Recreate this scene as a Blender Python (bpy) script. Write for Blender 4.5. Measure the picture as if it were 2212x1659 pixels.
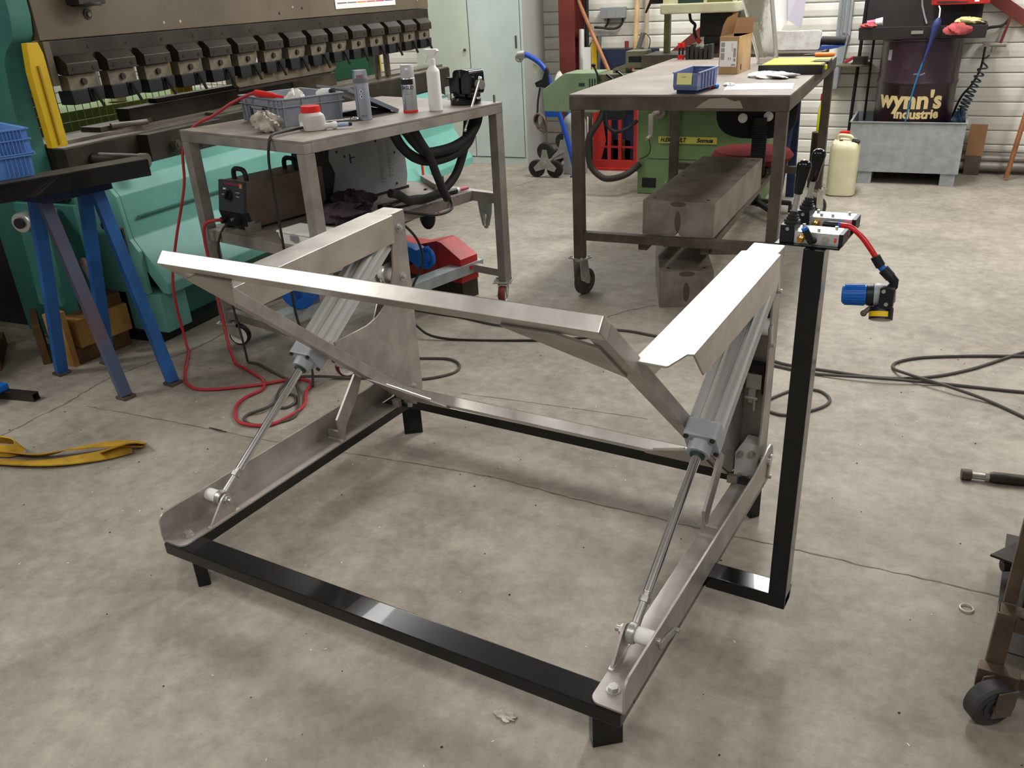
import bpy, bmesh, math, random
from mathutils import Vector, Matrix
random.seed(7)
for o in list(bpy.data.objects): bpy.data.objects.remove(o, do_unlink=True)
SC = bpy.context.scene
COL = SC.collection
R = math.radians

# ------------------------------------------------------------------ camera
cd = bpy.data.cameras.new('camera'); cam = bpy.data.objects.new('camera', cd); COL.objects.link(cam)
cd.sensor_fit = 'HORIZONTAL'; cd.sensor_width = 36.0; cd.lens = 30.125
cd.shift_x = -0.01457; cd.shift_y = 0.02876; cd.clip_start = 0.02; cd.clip_end = 100
_f = Vector((-0.459, 0.768, -0.447)).normalized(); _r = Vector((0.868, 0.494, -0.045))
_r = (_r - _f * _r.dot(_f)).normalized(); _u = _r.cross(_f)
cam.matrix_world = Matrix(((_r.x, _u.x, -_f.x, 1.673), (_r.y, _u.y, -_f.y, -1.040), (_r.z, _u.z, -_f.z, 1.320), (0, 0, 0, 1)))
SC.camera = cam

# ------------------------------------------------------------------ world, lamps, exposure
w = bpy.data.worlds.new('hall_ambient'); SC.world = w; w.use_nodes = True
w.node_tree.nodes['Background'].inputs[0].default_value = (0.97, 0.98, 1.0, 1)
w.node_tree.nodes['Background'].inputs[1].default_value = 0.30
SC.view_settings.view_transform = 'Standard'; SC.view_settings.look = 'None'
SC.view_settings.exposure = 0.0; SC.view_settings.gamma = 1.0; SC.view_settings.use_curve_mapping = False
def area(name, loc, sx, sy, power, yaw=0.0, col=(1.0, 0.99, 0.965)):
    l = bpy.data.lights.new(name, 'AREA'); l.shape = 'RECTANGLE'; l.size = sx; l.size_y = sy
    l.energy = power; l.color = col
    o = bpy.data.objects.new(name, l); COL.objects.link(o); o.location = loc; o.rotation_euler = (0, 0, yaw)
    return o
LIGHTS = [  # fluorescent rows under the hall roof: x, y, length, watts, heading
    (0.45, 4.2, 2.4, 125, 0.1), (-2.3, 3.7, 2.4, 60, 0.1), (2.9, 3.3, 2.4, 75, 0.1), (-3.3, -1.35, 2.4, 125, 1.57), (0.9, -1.9, 1.8, 34, 1.57), (3.3, -1.5, 2.0, 45, 1.57), (-4.6, 2.6, 2.4, 70, 0.1)]  # last lamp is unseen, added to brighten what lies behind the brake
for (lx, ly, ll, lw, lh) in LIGHTS: area('tube_light', (lx, ly, 3.28), 0.40, ll, lw, lh)

# ------------------------------------------------------------------ materials
def lin(c):
    return tuple(((v / 12.92) if v <= 0.04045 else ((v + 0.055) / 1.055) ** 2.4) for v in c)
def hexc(h): return lin(tuple(int(h[i:i + 2], 16) / 255 for i in (0, 2, 4)))
def M(name, col, rough=0.5, metal=0.0, var=0.0, vscale=6.0, col2=None, bump=0.0, bscale=60.0, spec=0.5, coat=0.0, trans=0.0, alpha=1.0, stretch=None, ior=1.45, rvar=0.0, ramp=(0.38, 0.62)):
    m = bpy.data.materials.new(name); m.use_nodes = True
    nt = m.node_tree; b = nt.nodes['Principled BSDF']
    c = hexc(col) if isinstance(col, str) else col
    b.inputs['Base Color'].default_value = (*c, 1); b.inputs['Roughness'].default_value = rough; b.inputs['Metallic'].default_value = metal
    b.inputs['Specular IOR Level'].default_value = spec; b.inputs['Coat Weight'].default_value = coat
    b.inputs['Transmission Weight'].default_value = trans; b.inputs['Alpha'].default_value = alpha; b.inputs['IOR'].default_value = ior
    tc = None
    def coords():
        t = nt.nodes.new('ShaderNodeTexCoord'); mp = nt.nodes.new('ShaderNodeMapping'); nt.links.new(t.outputs['Object'], mp.inputs[0])
        if stretch: mp.inputs['Scale'].default_value = stretch
        return mp.outputs[0]
    if col2 is not None or var > 0 or bump > 0 or rvar > 0: tc = coords()
    if col2 is not None or var > 0 or rvar > 0:
        n = nt.nodes.new('ShaderNodeTexNoise'); n.inputs['Scale'].default_value = vscale; n.inputs['Detail'].default_value = 6; n.inputs['Roughness'].default_value = 0.62
        nt.links.new(tc, n.inputs['Vector'])
        if col2 is not None or var > 0:
            c2 = hexc(col2) if isinstance(col2, str) else (col2 if col2 is not None else tuple(x * (1 - var) for x in c))
            rp = nt.nodes.new('ShaderNodeValToRGB'); rp.color_ramp.elements[0].position = ramp[0]; rp.color_ramp.elements[1].position = ramp[1]
            rp.color_ramp.elements[0].color = (*c2, 1); rp.color_ramp.elements[1].color = (*c, 1)
            nt.links.new(n.outputs['Fac'], rp.inputs[0]); nt.links.new(rp.outputs[0], b.inputs['Base Color'])
        if rvar > 0:
            mr = nt.nodes.new('ShaderNodeMapRange'); mr.inputs['To Min'].default_value = max(0.02, rough - rvar); mr.inputs['To Max'].default_value = rough + rvar
            nt.links.new(n.outputs['Fac'], mr.inputs[0]); nt.links.new(mr.outputs[0], b.inputs['Roughness'])
    if bump > 0:
        n2 = nt.nodes.new('ShaderNodeTexNoise'); n2.inputs['Scale'].default_value = bscale; n2.inputs['Detail'].default_value = 4
        nt.links.new(tc, n2.inputs['Vector'])
        bp = nt.nodes.new('ShaderNodeBump'); bp.inputs['Strength'].default_value = bump; bp.inputs['Distance'].default_value = 0.004
        nt.links.new(n2.outputs['Fac'], bp.inputs['Height']); nt.links.new(bp.outputs[0], b.inputs['Normal'])
    return m

# ------------------------------------------------------------------ mesh collector
class MB:
    def __init__(s): s.v = []; s.f = []
    def add(s, vs, fs):
        k = len(s.v); s.v += [tuple(p) for p in vs]; s.f += [tuple(i + k for i in f) for f in fs]; return s
    def box(s, x0, x1, y0, y1, z0, z1):
        return s.add([(x0, y0, z0), (x1, y0, z0), (x1, y1, z0), (x0, y1, z0), (x0, y0, z1), (x1, y0, z1), (x1, y1, z1), (x0, y1, z1)],
                     [(0, 3, 2, 1), (4, 5, 6, 7), (0, 1, 5, 4), (1, 2, 6, 5), (2, 3, 7, 6), (3, 0, 4, 7)])
    def obox(s, c, ax, ay, az):   # centre and three half-axis vectors
        c, ax, ay, az = map(Vector, (c, ax, ay, az)); vs = []
        for k in (-1, 1):
            for (i, j) in ((-1, -1), (1, -1), (1, 1), (-1, 1)): vs.append(c + ax * i + ay * j + az * k)
        return s.add(vs, [(0, 3, 2, 1), (4, 5, 6, 7), (0, 1, 5, 4), (1, 2, 6, 5), (2, 3, 7, 6), (3, 0, 4, 7)])
    def bar(s, p0, p1, wd, ht, up=(0, 0, 1)):
        p0, p1, up = map(Vector, (p0, p1, up)); d = (p1 - p0); L = d.length; d.normalize()
        sd = d.cross(up).normalized(); u = sd.cross(d)
        return s.obox((p0 + p1) / 2, d * (L / 2), sd * (wd / 2), u * (ht / 2))
    def prism(s, poly, a0, a1, fn):   # poly of 2-D points, fn(u, v, a) -> xyz
        n = len(poly); vs = [fn(u, v, a0) for (u, v) in poly] + [fn(u, v, a1) for (u, v) in poly]
        fs = [tuple(range(n))[::-1], tuple(range(n, 2 * n))] + [(i, (i + 1) % n, n + (i + 1) % n, n + i) for i in range(n)]
        return s.add(vs, fs)
    def px(s, poly, x0, x1): return s.prism(poly, x0, x1, lambda u, v, a: (a, u, v))   # (y, z) outline
    def py(s, poly, y0, y1): return s.prism(poly, y0, y1, lambda u, v, a: (u, a, v))   # (x, z) outline
    def pz(s, poly, z0, z1): return s.prism(poly, z0, z1, lambda u, v, a: (u, v, a))   # (x, y) outline
    def cyl(s, p0, p1, r0, r1=None, seg=20, cap=True):
        p0, p1 = Vector(p0), Vector(p1); r1 = r0 if r1 is None else r1
        return s.lathe([(0, r0), ((p1 - p0).length, r1)], p0, p1 - p0, seg, cap)
    def lathe(s, prof, org, axis=(0, 0, 1), seg=24, cap=True):
        org = Vector(org); d = Vector(axis).normalized(); a = d.orthogonal().normalized(); b = d.cross(a); n = len(prof); vs = []
        for (h, r) in prof:
            for i in range(seg):
                t = 2 * math.pi * i / seg; vs.append(org + d * h + (a * math.cos(t) + b * math.sin(t)) * r)
        fs = []
        for k in range(n - 1):
            for i in range(seg):
                j = (i + 1) % seg; fs.append((k * seg + i, k * seg + j, (k + 1) * seg + j, (k + 1) * seg + i))
        if cap:
            if prof[0][1] > 1e-6: fs.append(tuple(range(seg))[::-1])
            if prof[-1][1] > 1e-6: fs.append(tuple((n - 1) * seg + i for i in range(seg)))
        return s.add(vs, fs)
    def tube(s, pts, r, seg=8, closed=False):
        P = [Vector(p) for p in pts]; n = len(P); vs = []; fs = []; nrm = None
        for i in range(n):
            if closed: t = (P[(i + 1) % n] - P[i - 1])
            else: t = P[min(i + 1, n - 1)] - P[max(i - 1, 0)]
            if t.length < 1e-9: t = Vector((0, 0, 1))
            t.normalize()
            if nrm is None: nrm = t.orthogonal().normalized()
            nrm = (nrm - t * nrm.dot(t)); nrm = nrm.normalized() if nrm.length > 1e-6 else t.orthogonal().normalized()
            b = t.cross(nrm); rr = r[i] if isinstance(r, (list, tuple)) else r
            for k in range(seg):
                a = 2 * math.pi * k / seg; vs.append(P[i] + (nrm * math.cos(a) + b * math.sin(a)) * rr)
        for i in range(n if closed else n - 1):
            j = (i + 1) % n
            for k in range(seg):
                l = (k + 1) % seg; fs.append((i * seg + k, i * seg + l, j * seg + l, j * seg + k))
        if not closed: fs += [tuple(range(seg))[::-1], tuple((n - 1) * seg + k for k in range(seg))]
        return s.add(vs, fs)
    def ball(s, c, r, seg=16, rings=9, sc=(1, 1, 1)):
        c = Vector(c); vs = []; fs = []
        for i in range(rings + 1):
            ph = math.pi * i / rings
            for k in range(seg):
                a = 2 * math.pi * k / seg; vs.append((c.x + r * sc[0] * math.sin(ph) * math.cos(a), c.y + r * sc[1] * math.sin(ph) * math.sin(a), c.z - r * sc[2] * math.cos(ph)))
        for i in range(rings):
            for k in range(seg):
                l = (k + 1) % seg; fs.append((i * seg + k, i * seg + l, (i + 1) * seg + l, (i + 1) * seg + k))
        return s.add(vs, fs)
    def ring(s, c, axis, R0, r, seg=28, sub=8):
        c = Vector(c); d = Vector(axis).normalized(); a = d.orthogonal().normalized(); b = d.cross(a)
        return s.tube([c + (a * math.cos(2 * math.pi * i / seg) + b * math.sin(2 * math.pi * i / seg)) * R0 for i in range(seg)], r, sub, True)
    def build(s, name, mat, parent=None, bevel=0.0, smooth=False, seg=2, loc=None):
        me = bpy.data.meshes.new(name); me.from_pydata(s.v, [], s.f); me.validate(); me.update()
        bm = bmesh.new(); bm.from_mesh(me); bmesh.ops.remove_doubles(bm, verts=bm.verts, dist=1e-6); bmesh.ops.recalc_face_normals(bm, faces=bm.faces)
        if bevel > 0:
            es = [e for e in bm.edges if len(e.link_faces) == 2 and e.calc_face_angle(0) > 0.5]
            if es: bmesh.ops.bevel(bm, geom=es, offset=bevel, segments=seg, profile=0.6, affect='EDGES', clamp_overlap=True)
        bm.to_mesh(me); bm.free()
        me.materials.append(mat)
        if smooth or bevel > 0:
            for p in me.polygons: p.use_smooth = True
            try: me.set_sharp_from_angle(angle=R(38))
            except Exception: pass
        o = bpy.data.objects.new(name, me); COL.objects.link(o)
        if bevel > 0:
            wn = o.modifiers.new('weighted_normal', 'WEIGHTED_NORMAL'); wn.keep_sharp = True; wn.weight = 80
        if parent is not None: o.parent = parent
        if loc is not None: o.location = loc
        return o

def tag(o, label=None, cat=None, group=None, kind=None):
    if label: o['label'] = label
    if cat: o['category'] = cat
    if group: o['group'] = group
    if kind: o['kind'] = kind
    return o
def thing(name, label, cat, loc=(0, 0, 0), yaw=0.0, group=None):
    o = bpy.data.objects.new(name, None); COL.objects.link(o); o.empty_display_size = 0.05
    o.location = loc; o.rotation_euler = (0, 0, yaw)
    return tag(o, label, cat, group)
def struct(o): o['kind'] = 'structure'; return o
def copy_tree(o, parent=None):
    c = o.copy(); COL.objects.link(c)
    if parent is not None: c.parent = parent
    for ch in list(o.children): copy_tree(ch, c)
    return c
def smooth_path(pts, k=6):   # Catmull-Rom through the points
    P = [Vector(p) for p in pts]; out = []
    for i in range(len(P) - 1):
        p0 = P[max(i - 1, 0)]; p1 = P[i]; p2 = P[i + 1]; p3 = P[min(i + 2, len(P) - 1)]
        for j in range(k):
            t = j / k; out.append(0.5 * ((2 * p1) + (p2 - p0) * t + (2 * p0 - 5 * p1 + 4 * p2 - p3) * t * t + (3 * p1 - p0 - 3 * p2 + p3) * t ** 3))
    out.append(P[-1]); return out
def arc(c, r, a0, a1, n):
    return [(c[0] + r * math.cos(R(a0 + (a1 - a0) * i / n)), c[1] + r * math.sin(R(a0 + (a1 - a0) * i / n))) for i in range(n + 1)]
def rrect(x0, x1, y0, y1, r, n=4):
    return arc((x1 - r, y1 - r), r, 0, 90, n) + arc((x0 + r, y1 - r), r, 90, 180, n) + arc((x0 + r, y0 + r), r, 180, 270, n) + arc((x1 - r, y0 + r), r, 270, 360, n)
def text(name, body, mat, parent, size, mtx, ext=0.0008, bold=0.0, shear=0.0, sx=1.0, deform=None, align='CENTER', spacing=1.0):
    c = bpy.data.curves.new(name, 'FONT'); c.body = body; c.size = size; c.extrude = ext; c.offset = bold; c.shear = shear; c.align_x = align; c.align_y = 'CENTER'; c.space_character = spacing; c.resolution_u = 3
    t = bpy.data.objects.new(name, c); COL.objects.link(t)
    dg = bpy.context.evaluated_depsgraph_get(); me = bpy.data.meshes.new_from_object(t.evaluated_get(dg)); bpy.data.objects.remove(t); bpy.data.curves.remove(c)
    for v in me.vertices:
        p = Vector((v.co.x * sx, v.co.y, v.co.z))
        v.co = deform(p) if deform else mtx @ p
    me.materials.clear(); me.materials.append(mat); me.name = name
    o = bpy.data.objects.new(name, me); COL.objects.link(o)
    if parent is not None: o.parent = parent
    return o
def frame_mtx(o, x, y):   # text plane: origin, x direction, up direction
    x = Vector(x).normalized(); y = Vector(y); y = (y - x * y.dot(x)).normalized(); z = x.cross(y)
    return Matrix(((x.x, y.x, z.x, o[0]), (x.y, y.y, z.y, o[1]), (x.z, y.z, z.z, o[2]), (0, 0, 0, 1)))

MT = dict(
    siding=M('siding_white', 'e6e3da', 0.55, var=0.10, vscale=3.0, col2='d3cfc4', bump=0.05),
    siding_grey=M('siding_grey', 'b9bab4', 0.55, col2='a9aaa4', vscale=3.0),
    ceil=M('roof_sheet', 'd9d7d0', 0.7, var=0.1),
    inox=M('brushed_stainless', 'cfcac4', 0.34, 0.95, col2='b5b0aa', vscale=7.0, bump=0.03, bscale=40, rvar=0.06),
    inox_mat=M('mill_finish_stainless', 'b7b0aa', 0.46, 0.55, col2='9c958f', vscale=9.0, bump=0.05, bscale=30, rvar=0.07),
    inox_edge=M('cut_stainless_edge', 'd8d4cc', 0.35, 0.8),
    black=M('black_gloss_paint', '0b0b0c', 0.20, 0.0, coat=0.25, bump=0.02, bscale=20, spec=0.35),
    black_mat=M('black_plastic', '17171a', 0.45, bump=0.05),
    rubber=M('black_rubber', '1a1917', 0.7, col2='2b2926', vscale=8),
    chrome=M('chromed_rod', 'e6e6e8', 0.20, 1.0),
    alu=M('anodised_aluminium', 'dededd', 0.27, 0.7),
    alu_grey=M('cast_grey_end_cap', 'b3b6bb', 0.45, 0.1, col2='a6aaaf', vscale=20),
    zinc=M('zinc_plated', 'c6c4bd', 0.35, 0.75, var=0.2, vscale=30),
    white_pl=M('off_white_plastic', 'e8e7e3', 0.5, var=0.08, vscale=12),
    brass=M('brass', 'c79a3e', 0.28, 0.9),
    red_hose=M('red_polyurethane', 'd0161b', 0.3, coat=0.3),
    blue_pl=M('blue_plastic', '1565bd', 0.4),
    yellow_st=M('yellow_sticker', 'f2c715', 0.5),
    glass=M('clear_plastic_lens', 'e8e8e6', 0.08, 0.0, trans=0.9, ior=1.45),
    steel_dk=M('dark_mill_scale_steel', '675d52', 0.5, 0.25, col2='4a4238', vscale=5, bump=0.1, bscale=40, rvar=0.12),
    steel_gr=M('grey_bare_steel', 'a39c94', 0.45, 0.35, col2='847d75', vscale=6, bump=0.1, bscale=50, rvar=0.1),
    steel_top=M('worn_steel_plate', '9c938b', 0.45, 0.2, col2='7d746c', vscale=4, bump=0.05, bscale=30, rvar=0.12),
    brown_dk=M('oily_brown_steel', '3c352c', 0.5, 0.3, col2='2a241d', vscale=6, bump=0.1),
    ram=M('taupe_machine_paint', '6f6250', 0.55, 0.0, col2='5e5242', vscale=2.5),
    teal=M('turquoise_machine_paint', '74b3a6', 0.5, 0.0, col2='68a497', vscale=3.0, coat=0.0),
    teal_shaded=M('shaded_turquoise_paint', '437f74', 0.45, col2='3a7066', vscale=3.0),  # the turquoise again, with the machine's shaded faces put into the colour
    green=M('light_green_machine_paint', '7b9566', 0.45, col2='6b8658', vscale=4.0),
    green_ol=M('olive_green_paint', '7d7f52', 0.5, col2='66683f', vscale=5.0),
    grey_gr=M('grey_green_cast_iron', '75745a', 0.5, 0.2, col2='5c5b45', vscale=6.0),
    cream=M('cream_enamel', 'c9c5a4', 0.45, col2='b3af8e', vscale=5),
    yellow=M('safety_yellow_paint', 'd8b21c', 0.45, col2='c49e14', vscale=5),
    blue_tr=M('blue_trestle_paint', '2563a8', 0.5, col2='1d4f8a', vscale=7, bump=0.08),
    blue_rust=M('scuffed_blue_paint', '4a5873', 0.6, col2='6a4a44', vscale=5, ramp=(0.3, 0.6)),
    blue_crate=M('blue_crate_plastic', '5a86c8', 0.5),
    bin_blue=M('slate_blue_bin_plastic', '67729c', 0.45),
    wood=M('raw_timber', 'b58a4c', 0.7, col2='94692f', vscale=8, stretch=(6, 1, 1), bump=0.1),
    wood_dk=M('dark_stained_timber', '6a4a2a', 0.7, col2='4c341c', vscale=8),
    wood_lt=M('pale_handle_timber', 'c9ab80', 0.6, col2='b39468', vscale=10),
    copper=M('copper_brown_pipe', 'a5704c', 0.5, 0.2, col2='8a5838', vscale=6),
    grey_pl=M('grey_crate_plastic', '8f959e', 0.5, var=0.08, vscale=8),
    grey_md=M('mid_grey_plastic', '8a8c8c', 0.5),
    white=M('white_plastic', 'eceae4', 0.4, var=0.05, vscale=8),
    trans_white=M('milky_plastic', 'd9d4cc', 0.35, trans=0.25),
    red=M('red_paint', 'b42a24', 0.45, col2='98211c', vscale=5),
    red_cap=M('red_plastic', 'd8261f', 0.35),
    red_ox=M('red_oxide_paint', '73302a', 0.55, col2='5e2621', vscale=4),
    locker=M('pale_blue_grey_enamel', 'c6d0cd', 0.4, col2='bac5c1', vscale=2),
    locker_l=M('pale_green_grey_enamel', 'c9d0c4', 0.4, col2='bcc4b8', vscale=2),
    locker_s=M('grey_enamel', 'b0b1ad', 0.45),
    navy=M('navy_blue_board', '232b49', 0.6, col2='1c2238', vscale=3),
    orange=M('orange_red_paint', 'd84a2c', 0.45),
    galv=M('galvanised_sheet', 'a9aeb0', 0.45, 0.25, col2='969c9e', vscale=14, rvar=0.1),
    drum=M('dark_purple_drum_paint', '2f1c28', 0.35, 0.0, col2='26161d', vscale=3, coat=0.2),
    charcoal=M('charcoal_plastic', '2e2a28', 0.55, col2='262220', vscale=6),
    cream_let=M('cream_lettering', 'd7c08a', 0.5),
    jerry=M('ivory_polyethylene', 'd8d2b0', 0.45, col2='cbc4a0', vscale=5),
    card=M('corrugated_cardboard', 'bb9a72', 0.8, col2='ab8a62', vscale=6),
    card_in=M('cardboard_inside', '9a7450', 0.85),
    paper=M('white_paper', 'f4f4f2', 0.6),
    print_grey=M('grey_print', '9a9a9e', 0.6),
    ink=M('black_ink', '16161a', 0.6),
    note=M('yellow_note_paper', 'f3f0a0', 0.6),
    case_y=M('bright_yellow_plastic', 'f2e619', 0.4),
    red_seat=M('dark_red_fabric', '6d1417', 0.9, col2='571013', vscale=30),
    cable=M('black_cable_rubber', '24221f', 0.55),
    cable_gr=M('dusty_grey_cable', '4a4640', 0.65),
    cable_red=M('red_cable_rubber', 'b03038', 0.5),
    cyan=M('blue_air_hose', '2273a8', 0.45),
    coil=M('teal_black_hose', '1f3138', 0.4),
    strap=M('yellow_webbing', 'c49a28', 0.85, col2='8a6a22', vscale=12, bump=0.3, bscale=120, ramp=(0.25, 0.6)),
    rag=M('grubby_rag', 'c9c3b6', 0.9, col2='8f887a', vscale=14),
    rag_dk=M('dark_purple_rag', '4a3d46', 0.95, col2='332a30', vscale=14),
    pink=M('pink_cap', 'b8587a', 0.5),
    red_cloth=M('faded_red_cloth', 'c05a5a', 0.9, col2='a04646', vscale=20),
    cream_cloth=M('cream_glove', 'cfc48c', 0.9, col2='b3a76f', vscale=20),
    can_grey=M('grey_spray_can_lacquer', '9aa0ab', 0.35, 0.3),
    can_silver=M('silver_spray_can', 'b6b6b8', 0.3, 0.7),
    clear_cap=M('smoky_clear_cap', 'd7dbe2', 0.12, trans=0.85),
    film=M('clear_blister_plastic', 'f0f0ee', 0.1, trans=0.85, col2='e4e0da', vscale=9, bump=0.4, bscale=14),
    crumple=M('crumpled_white_film', 'efeeec', 0.45, col2='d5d1cb', vscale=16, bump=0.4, bscale=40),
    brownbox=M('brown_welder_lacquer', '75665a', 0.45, 0.1, col2='5f5145', vscale=4),
    weld_grey=M('grey_welder_lacquer', '9b9d9d', 0.45, col2='8b8d8d', vscale=4),
    dark_panel=M('dark_slate_panel', '34363c', 0.45),
    mesh_y=M('pale_yellow_mesh_wire', 'b9b878', 0.5),
    dkgreen=M('dark_green_paint', '1f3a30', 0.5),
    cloth_blue=M('dark_blue_cloth', '27324f', 0.9, col2='1d2740', vscale=8),
    black_fab=M('black_fabric', '16161a', 0.85),
)
# ================================================================== the hall
def floor_material():
    m = bpy.data.materials.new('worn_concrete'); m.use_nodes = True; nt = m.node_tree; b = nt.nodes['Principled BSDF']
    tc = nt.nodes.new('ShaderNodeTexCoord')
    def noise(sc, det=6, rough=0.6):
        n = nt.nodes.new('ShaderNodeTexNoise'); n.inputs['Scale'].default_value = sc; n.inputs['Detail'].default_value = det; n.inputs['Roughness'].default_value = rough
        nt.links.new(tc.outputs['Object'], n.inputs['Vector']); return n
    def ramp(n, p0, c0, p1, c1):
        r = nt.nodes.new('ShaderNodeValToRGB'); r.color_ramp.elements[0].position = p0; r.color_ramp.elements[1].position = p1
        r.color_ramp.elements[0].color = (*hexc(c0), 1); r.color_ramp.elements[1].color = (*hexc(c1), 1); nt.links.new(n.outputs['Fac'], r.inputs[0]); return r
    def mix(a, bb, fac, mode='MIX'):
        x = nt.nodes.new('ShaderNodeMix'); x.data_type = 'RGBA'; x.blend_type = mode
        nt.links.new(a, x.inputs[6]); nt.links.new(bb, x.inputs[7])
        if isinstance(fac, float): x.inputs[0].default_value = fac
        else: nt.links.new(fac, x.inputs[0])
        return x.outputs[2]
    base = ramp(noise(1.3, 8, 0.65), 0.38, '787065', 0.62, 'aaa295')
    fine = ramp(noise(22, 8, 0.7), 0.34, '6f685e', 0.66, 'aea698')
    mid = ramp(noise(6.5, 8, 0.7), 0.40, '7a7267', 0.60, 'aba396')
    c = mix(base.outputs[0], mid.outputs[0], 0.40); c = mix(c, fine.outputs[0], 0.36)
    pale = ramp(noise(3.1, 5, 0.55), 0.60, '000000', 0.72, 'a8a8a8')       # pale scuffs
    light = nt.nodes.new('ShaderNodeRGB'); light.outputs[0].default_value = (*hexc('b9b1a4'), 1)
    c = mix(c, light.outputs[0], pale.outputs[0])
    dark = ramp(noise(2.2, 6, 0.6), 0.30, 'b0b0b0', 0.42, '000000')        # oily patches
    oil = nt.nodes.new('ShaderNodeRGB'); oil.outputs[0].default_value = (*hexc('635a4e'), 1)
    c = mix(c, oil.outputs[0], dark.outputs[0])
    spk = ramp(noise(150, 2, 0.5), 0.30, '8c8c8c', 0.36, '000000')
    sp = nt.nodes.new('ShaderNodeRGB'); sp.outputs[0].default_value = (*hexc('5f574c'), 1)
    c = mix(c, sp.outputs[0], spk.outputs[0])
    nt.links.new(c, b.inputs['Base Color']); b.inputs['Roughness'].default_value = 0.62; b.inputs['Specular IOR Level'].default_value = 0.35
    bp = nt.nodes.new('ShaderNodeBump'); bp.inputs['Strength'].default_value = 0.12; bp.inputs['Distance'].default_value = 0.004
    nt.links.new(noise(60, 6).outputs['Fac'], bp.inputs['Height']); nt.links.new(bp.outputs[0], b.inputs['Normal'])
    return m
MT['floor'] = floor_material()
MT['joint'] = M('dirt_filled_joint', '5a5247', 0.9, col2='7d7466', vscale=14)
floor = struct(MB().add([(-9, -6, 0), (9, -6, 0), (9, 7.2, 0), (-9, 7.2, 0)], [(0, 1, 2, 3)]).build('floor', MT['floor']))
def joint(pts, wd):   # a dirt filled saw cut or crack, a wavering ribbon a hair above the slab
    b = MB(); P = smooth_path([(x, y, 0) for x, y in pts], 14); vs = []; rnd = random.Random(len(pts) * 31)
    for i, p in enumerate(P):
        t = (P[min(i + 1, len(P) - 1)] - P[max(i - 1, 0)]).normalized(); nrm = Vector((-t.y, t.x, 0)); ww = wd * rnd.uniform(0.35, 1.0); off = rnd.uniform(-1, 1) * wd * 0.5
        vs += [(p + nrm * (off + ww / 2)), (p + nrm * (off - ww / 2))]
    for v in vs: v.z = 0.0006
    b.add(vs, [(2 * i, 2 * i + 1, 2 * i + 3, 2 * i + 2) for i in range(len(P) - 1)])
    return b.build('joint', MT['joint'], floor)
joint([(-1.2, 0.60), (-1.107, 0.613), (-0.695, 0.66), (-0.324, 0.70), (0.319, 0.80), (0.72, 0.812), (1.068, 0.822), (1.364, 0.838), (1.801, 0.86), (2.4, 0.89)], 0.006)
joint([(-1.20, 0.1), (-1.263, 0.304), (-1.302, 0.588), (-1.35, 0.80), (-1.33, 0.98), (-1.278, 1.193), (-1.36, 1.7), (-1.5, 2.6)], 0.011)
joint([(-1.70, 3.5), (-1.674, 3.838), (-1.58, 4.573), (-1.56, 4.9)], 0.012)
joint([(0.02, 1.271), (0.3, 1.31), (0.708, 1.361)], 0.004)
joint([(0.31, 2.42), (0.22, 2.30), (0.17, 2.19)], 0.008)

WALL_YAW = R(4.0); WALL_O = (1.456, 5.88, 0)
wall_back = struct(MB().box(-8.5, 5.5, 0.02, 0.22, 0, 3.4).build('wall_back', MT['siding']))
wall_back.location = WALL_O; wall_back.rotation_euler = (0, 0, WALL_YAW)
bd = MB().px([(0.02, 0.0025), (0.004, 0.0025), (0.0, 0.010), (-0.003, 0.046), (0.0, 0.084), (0.004, 0.0905), (0.02, 0.0905)], -8.5, 5.5)
first = bd.build('siding_board', MT['siding'], wall_back)
for k in range(1, 36):
    o = first.copy(); COL.objects.link(o); o.parent = wall_back; o.location = (0, 0, 0.093 * k)
wl = struct(MB().box(-0.2, 0, -8, 7.5, 0, 3.4).build('wall_left', MT['siding_grey'])); wl.location = (-7.0, 0, 0)
ceiling = struct(MB().box(-9, 9, -6, 7.2, 3.4, 3.5).build('ceiling', MT['ceil']))
for k in range(9):   # roof purlins
    MB().box(-9, 9, -5.6 + 1.5 * k, -5.5 + 1.5 * k, 3.33, 3.4).build('purlin', MT['red_ox'], ceiling)
fixm = M('fixture_enamel', 'e8e8e4', 0.4)
for i, (lx, ly, ll, lw, lh) in enumerate(LIGHTS):
    t = thing('ceiling_light', ['twin tube fluorescent fitting above the press brake end', 'twin tube fluorescent fitting above the steel bench', 'twin tube fluorescent fitting above the wash stand', 'twin tube fluorescent fitting near the left wall', 'twin tube fluorescent fitting behind the viewer', 'twin tube fluorescent fitting far to the right', 'unseen fluorescent fitting added to light the hall beyond the press brake'][i], 'light', (lx, ly, 3.3), lh, 'ceiling fluorescent fittings')
    MB().box(-0.27, 0.27, -ll / 2 - 0.05, ll / 2 + 0.05, 0.0, 0.02).build('housing', fixm, t)

glare_pane = bpy.data.materials.new('glare_window_pane'); glare_pane.use_nodes = True
_b = glare_pane.node_tree.nodes['Principled BSDF']; _b.inputs['Base Color'].default_value = (0.8, 0.85, 0.9, 1); _b.inputs['Emission Color'].default_value = (0.92, 0.97, 1.0, 1); _b.inputs['Emission Strength'].default_value = 5.0
for k, x0 in enumerate((-7.1, -5.2, -3.3, -1.4)):       # unseen lit windows, added to put glare on the arm tops
    wn_ = struct(thing('window_%d' % (k + 1), None, None, WALL_O, WALL_YAW))
    MB().box(x0, x0 + 1.7, -0.02, -0.012, 2.25, 3.15).build('pane', glare_pane, wn_)
    for (a, b_, c, d_) in ((x0 - 0.05, x0 + 1.75, 2.20, 2.25), (x0 - 0.05, x0 + 1.75, 3.15, 3.20), (x0 - 0.05, x0, 2.25, 3.15), (x0 + 1.7, x0 + 1.75, 2.25, 3.15), (x0 + 0.83, x0 + 0.87, 2.25, 3.15)):
        MB().box(a, b_, -0.05, 0.0, c, d_).build('frame', MT['siding_grey'], wn_, 0.004)
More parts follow.
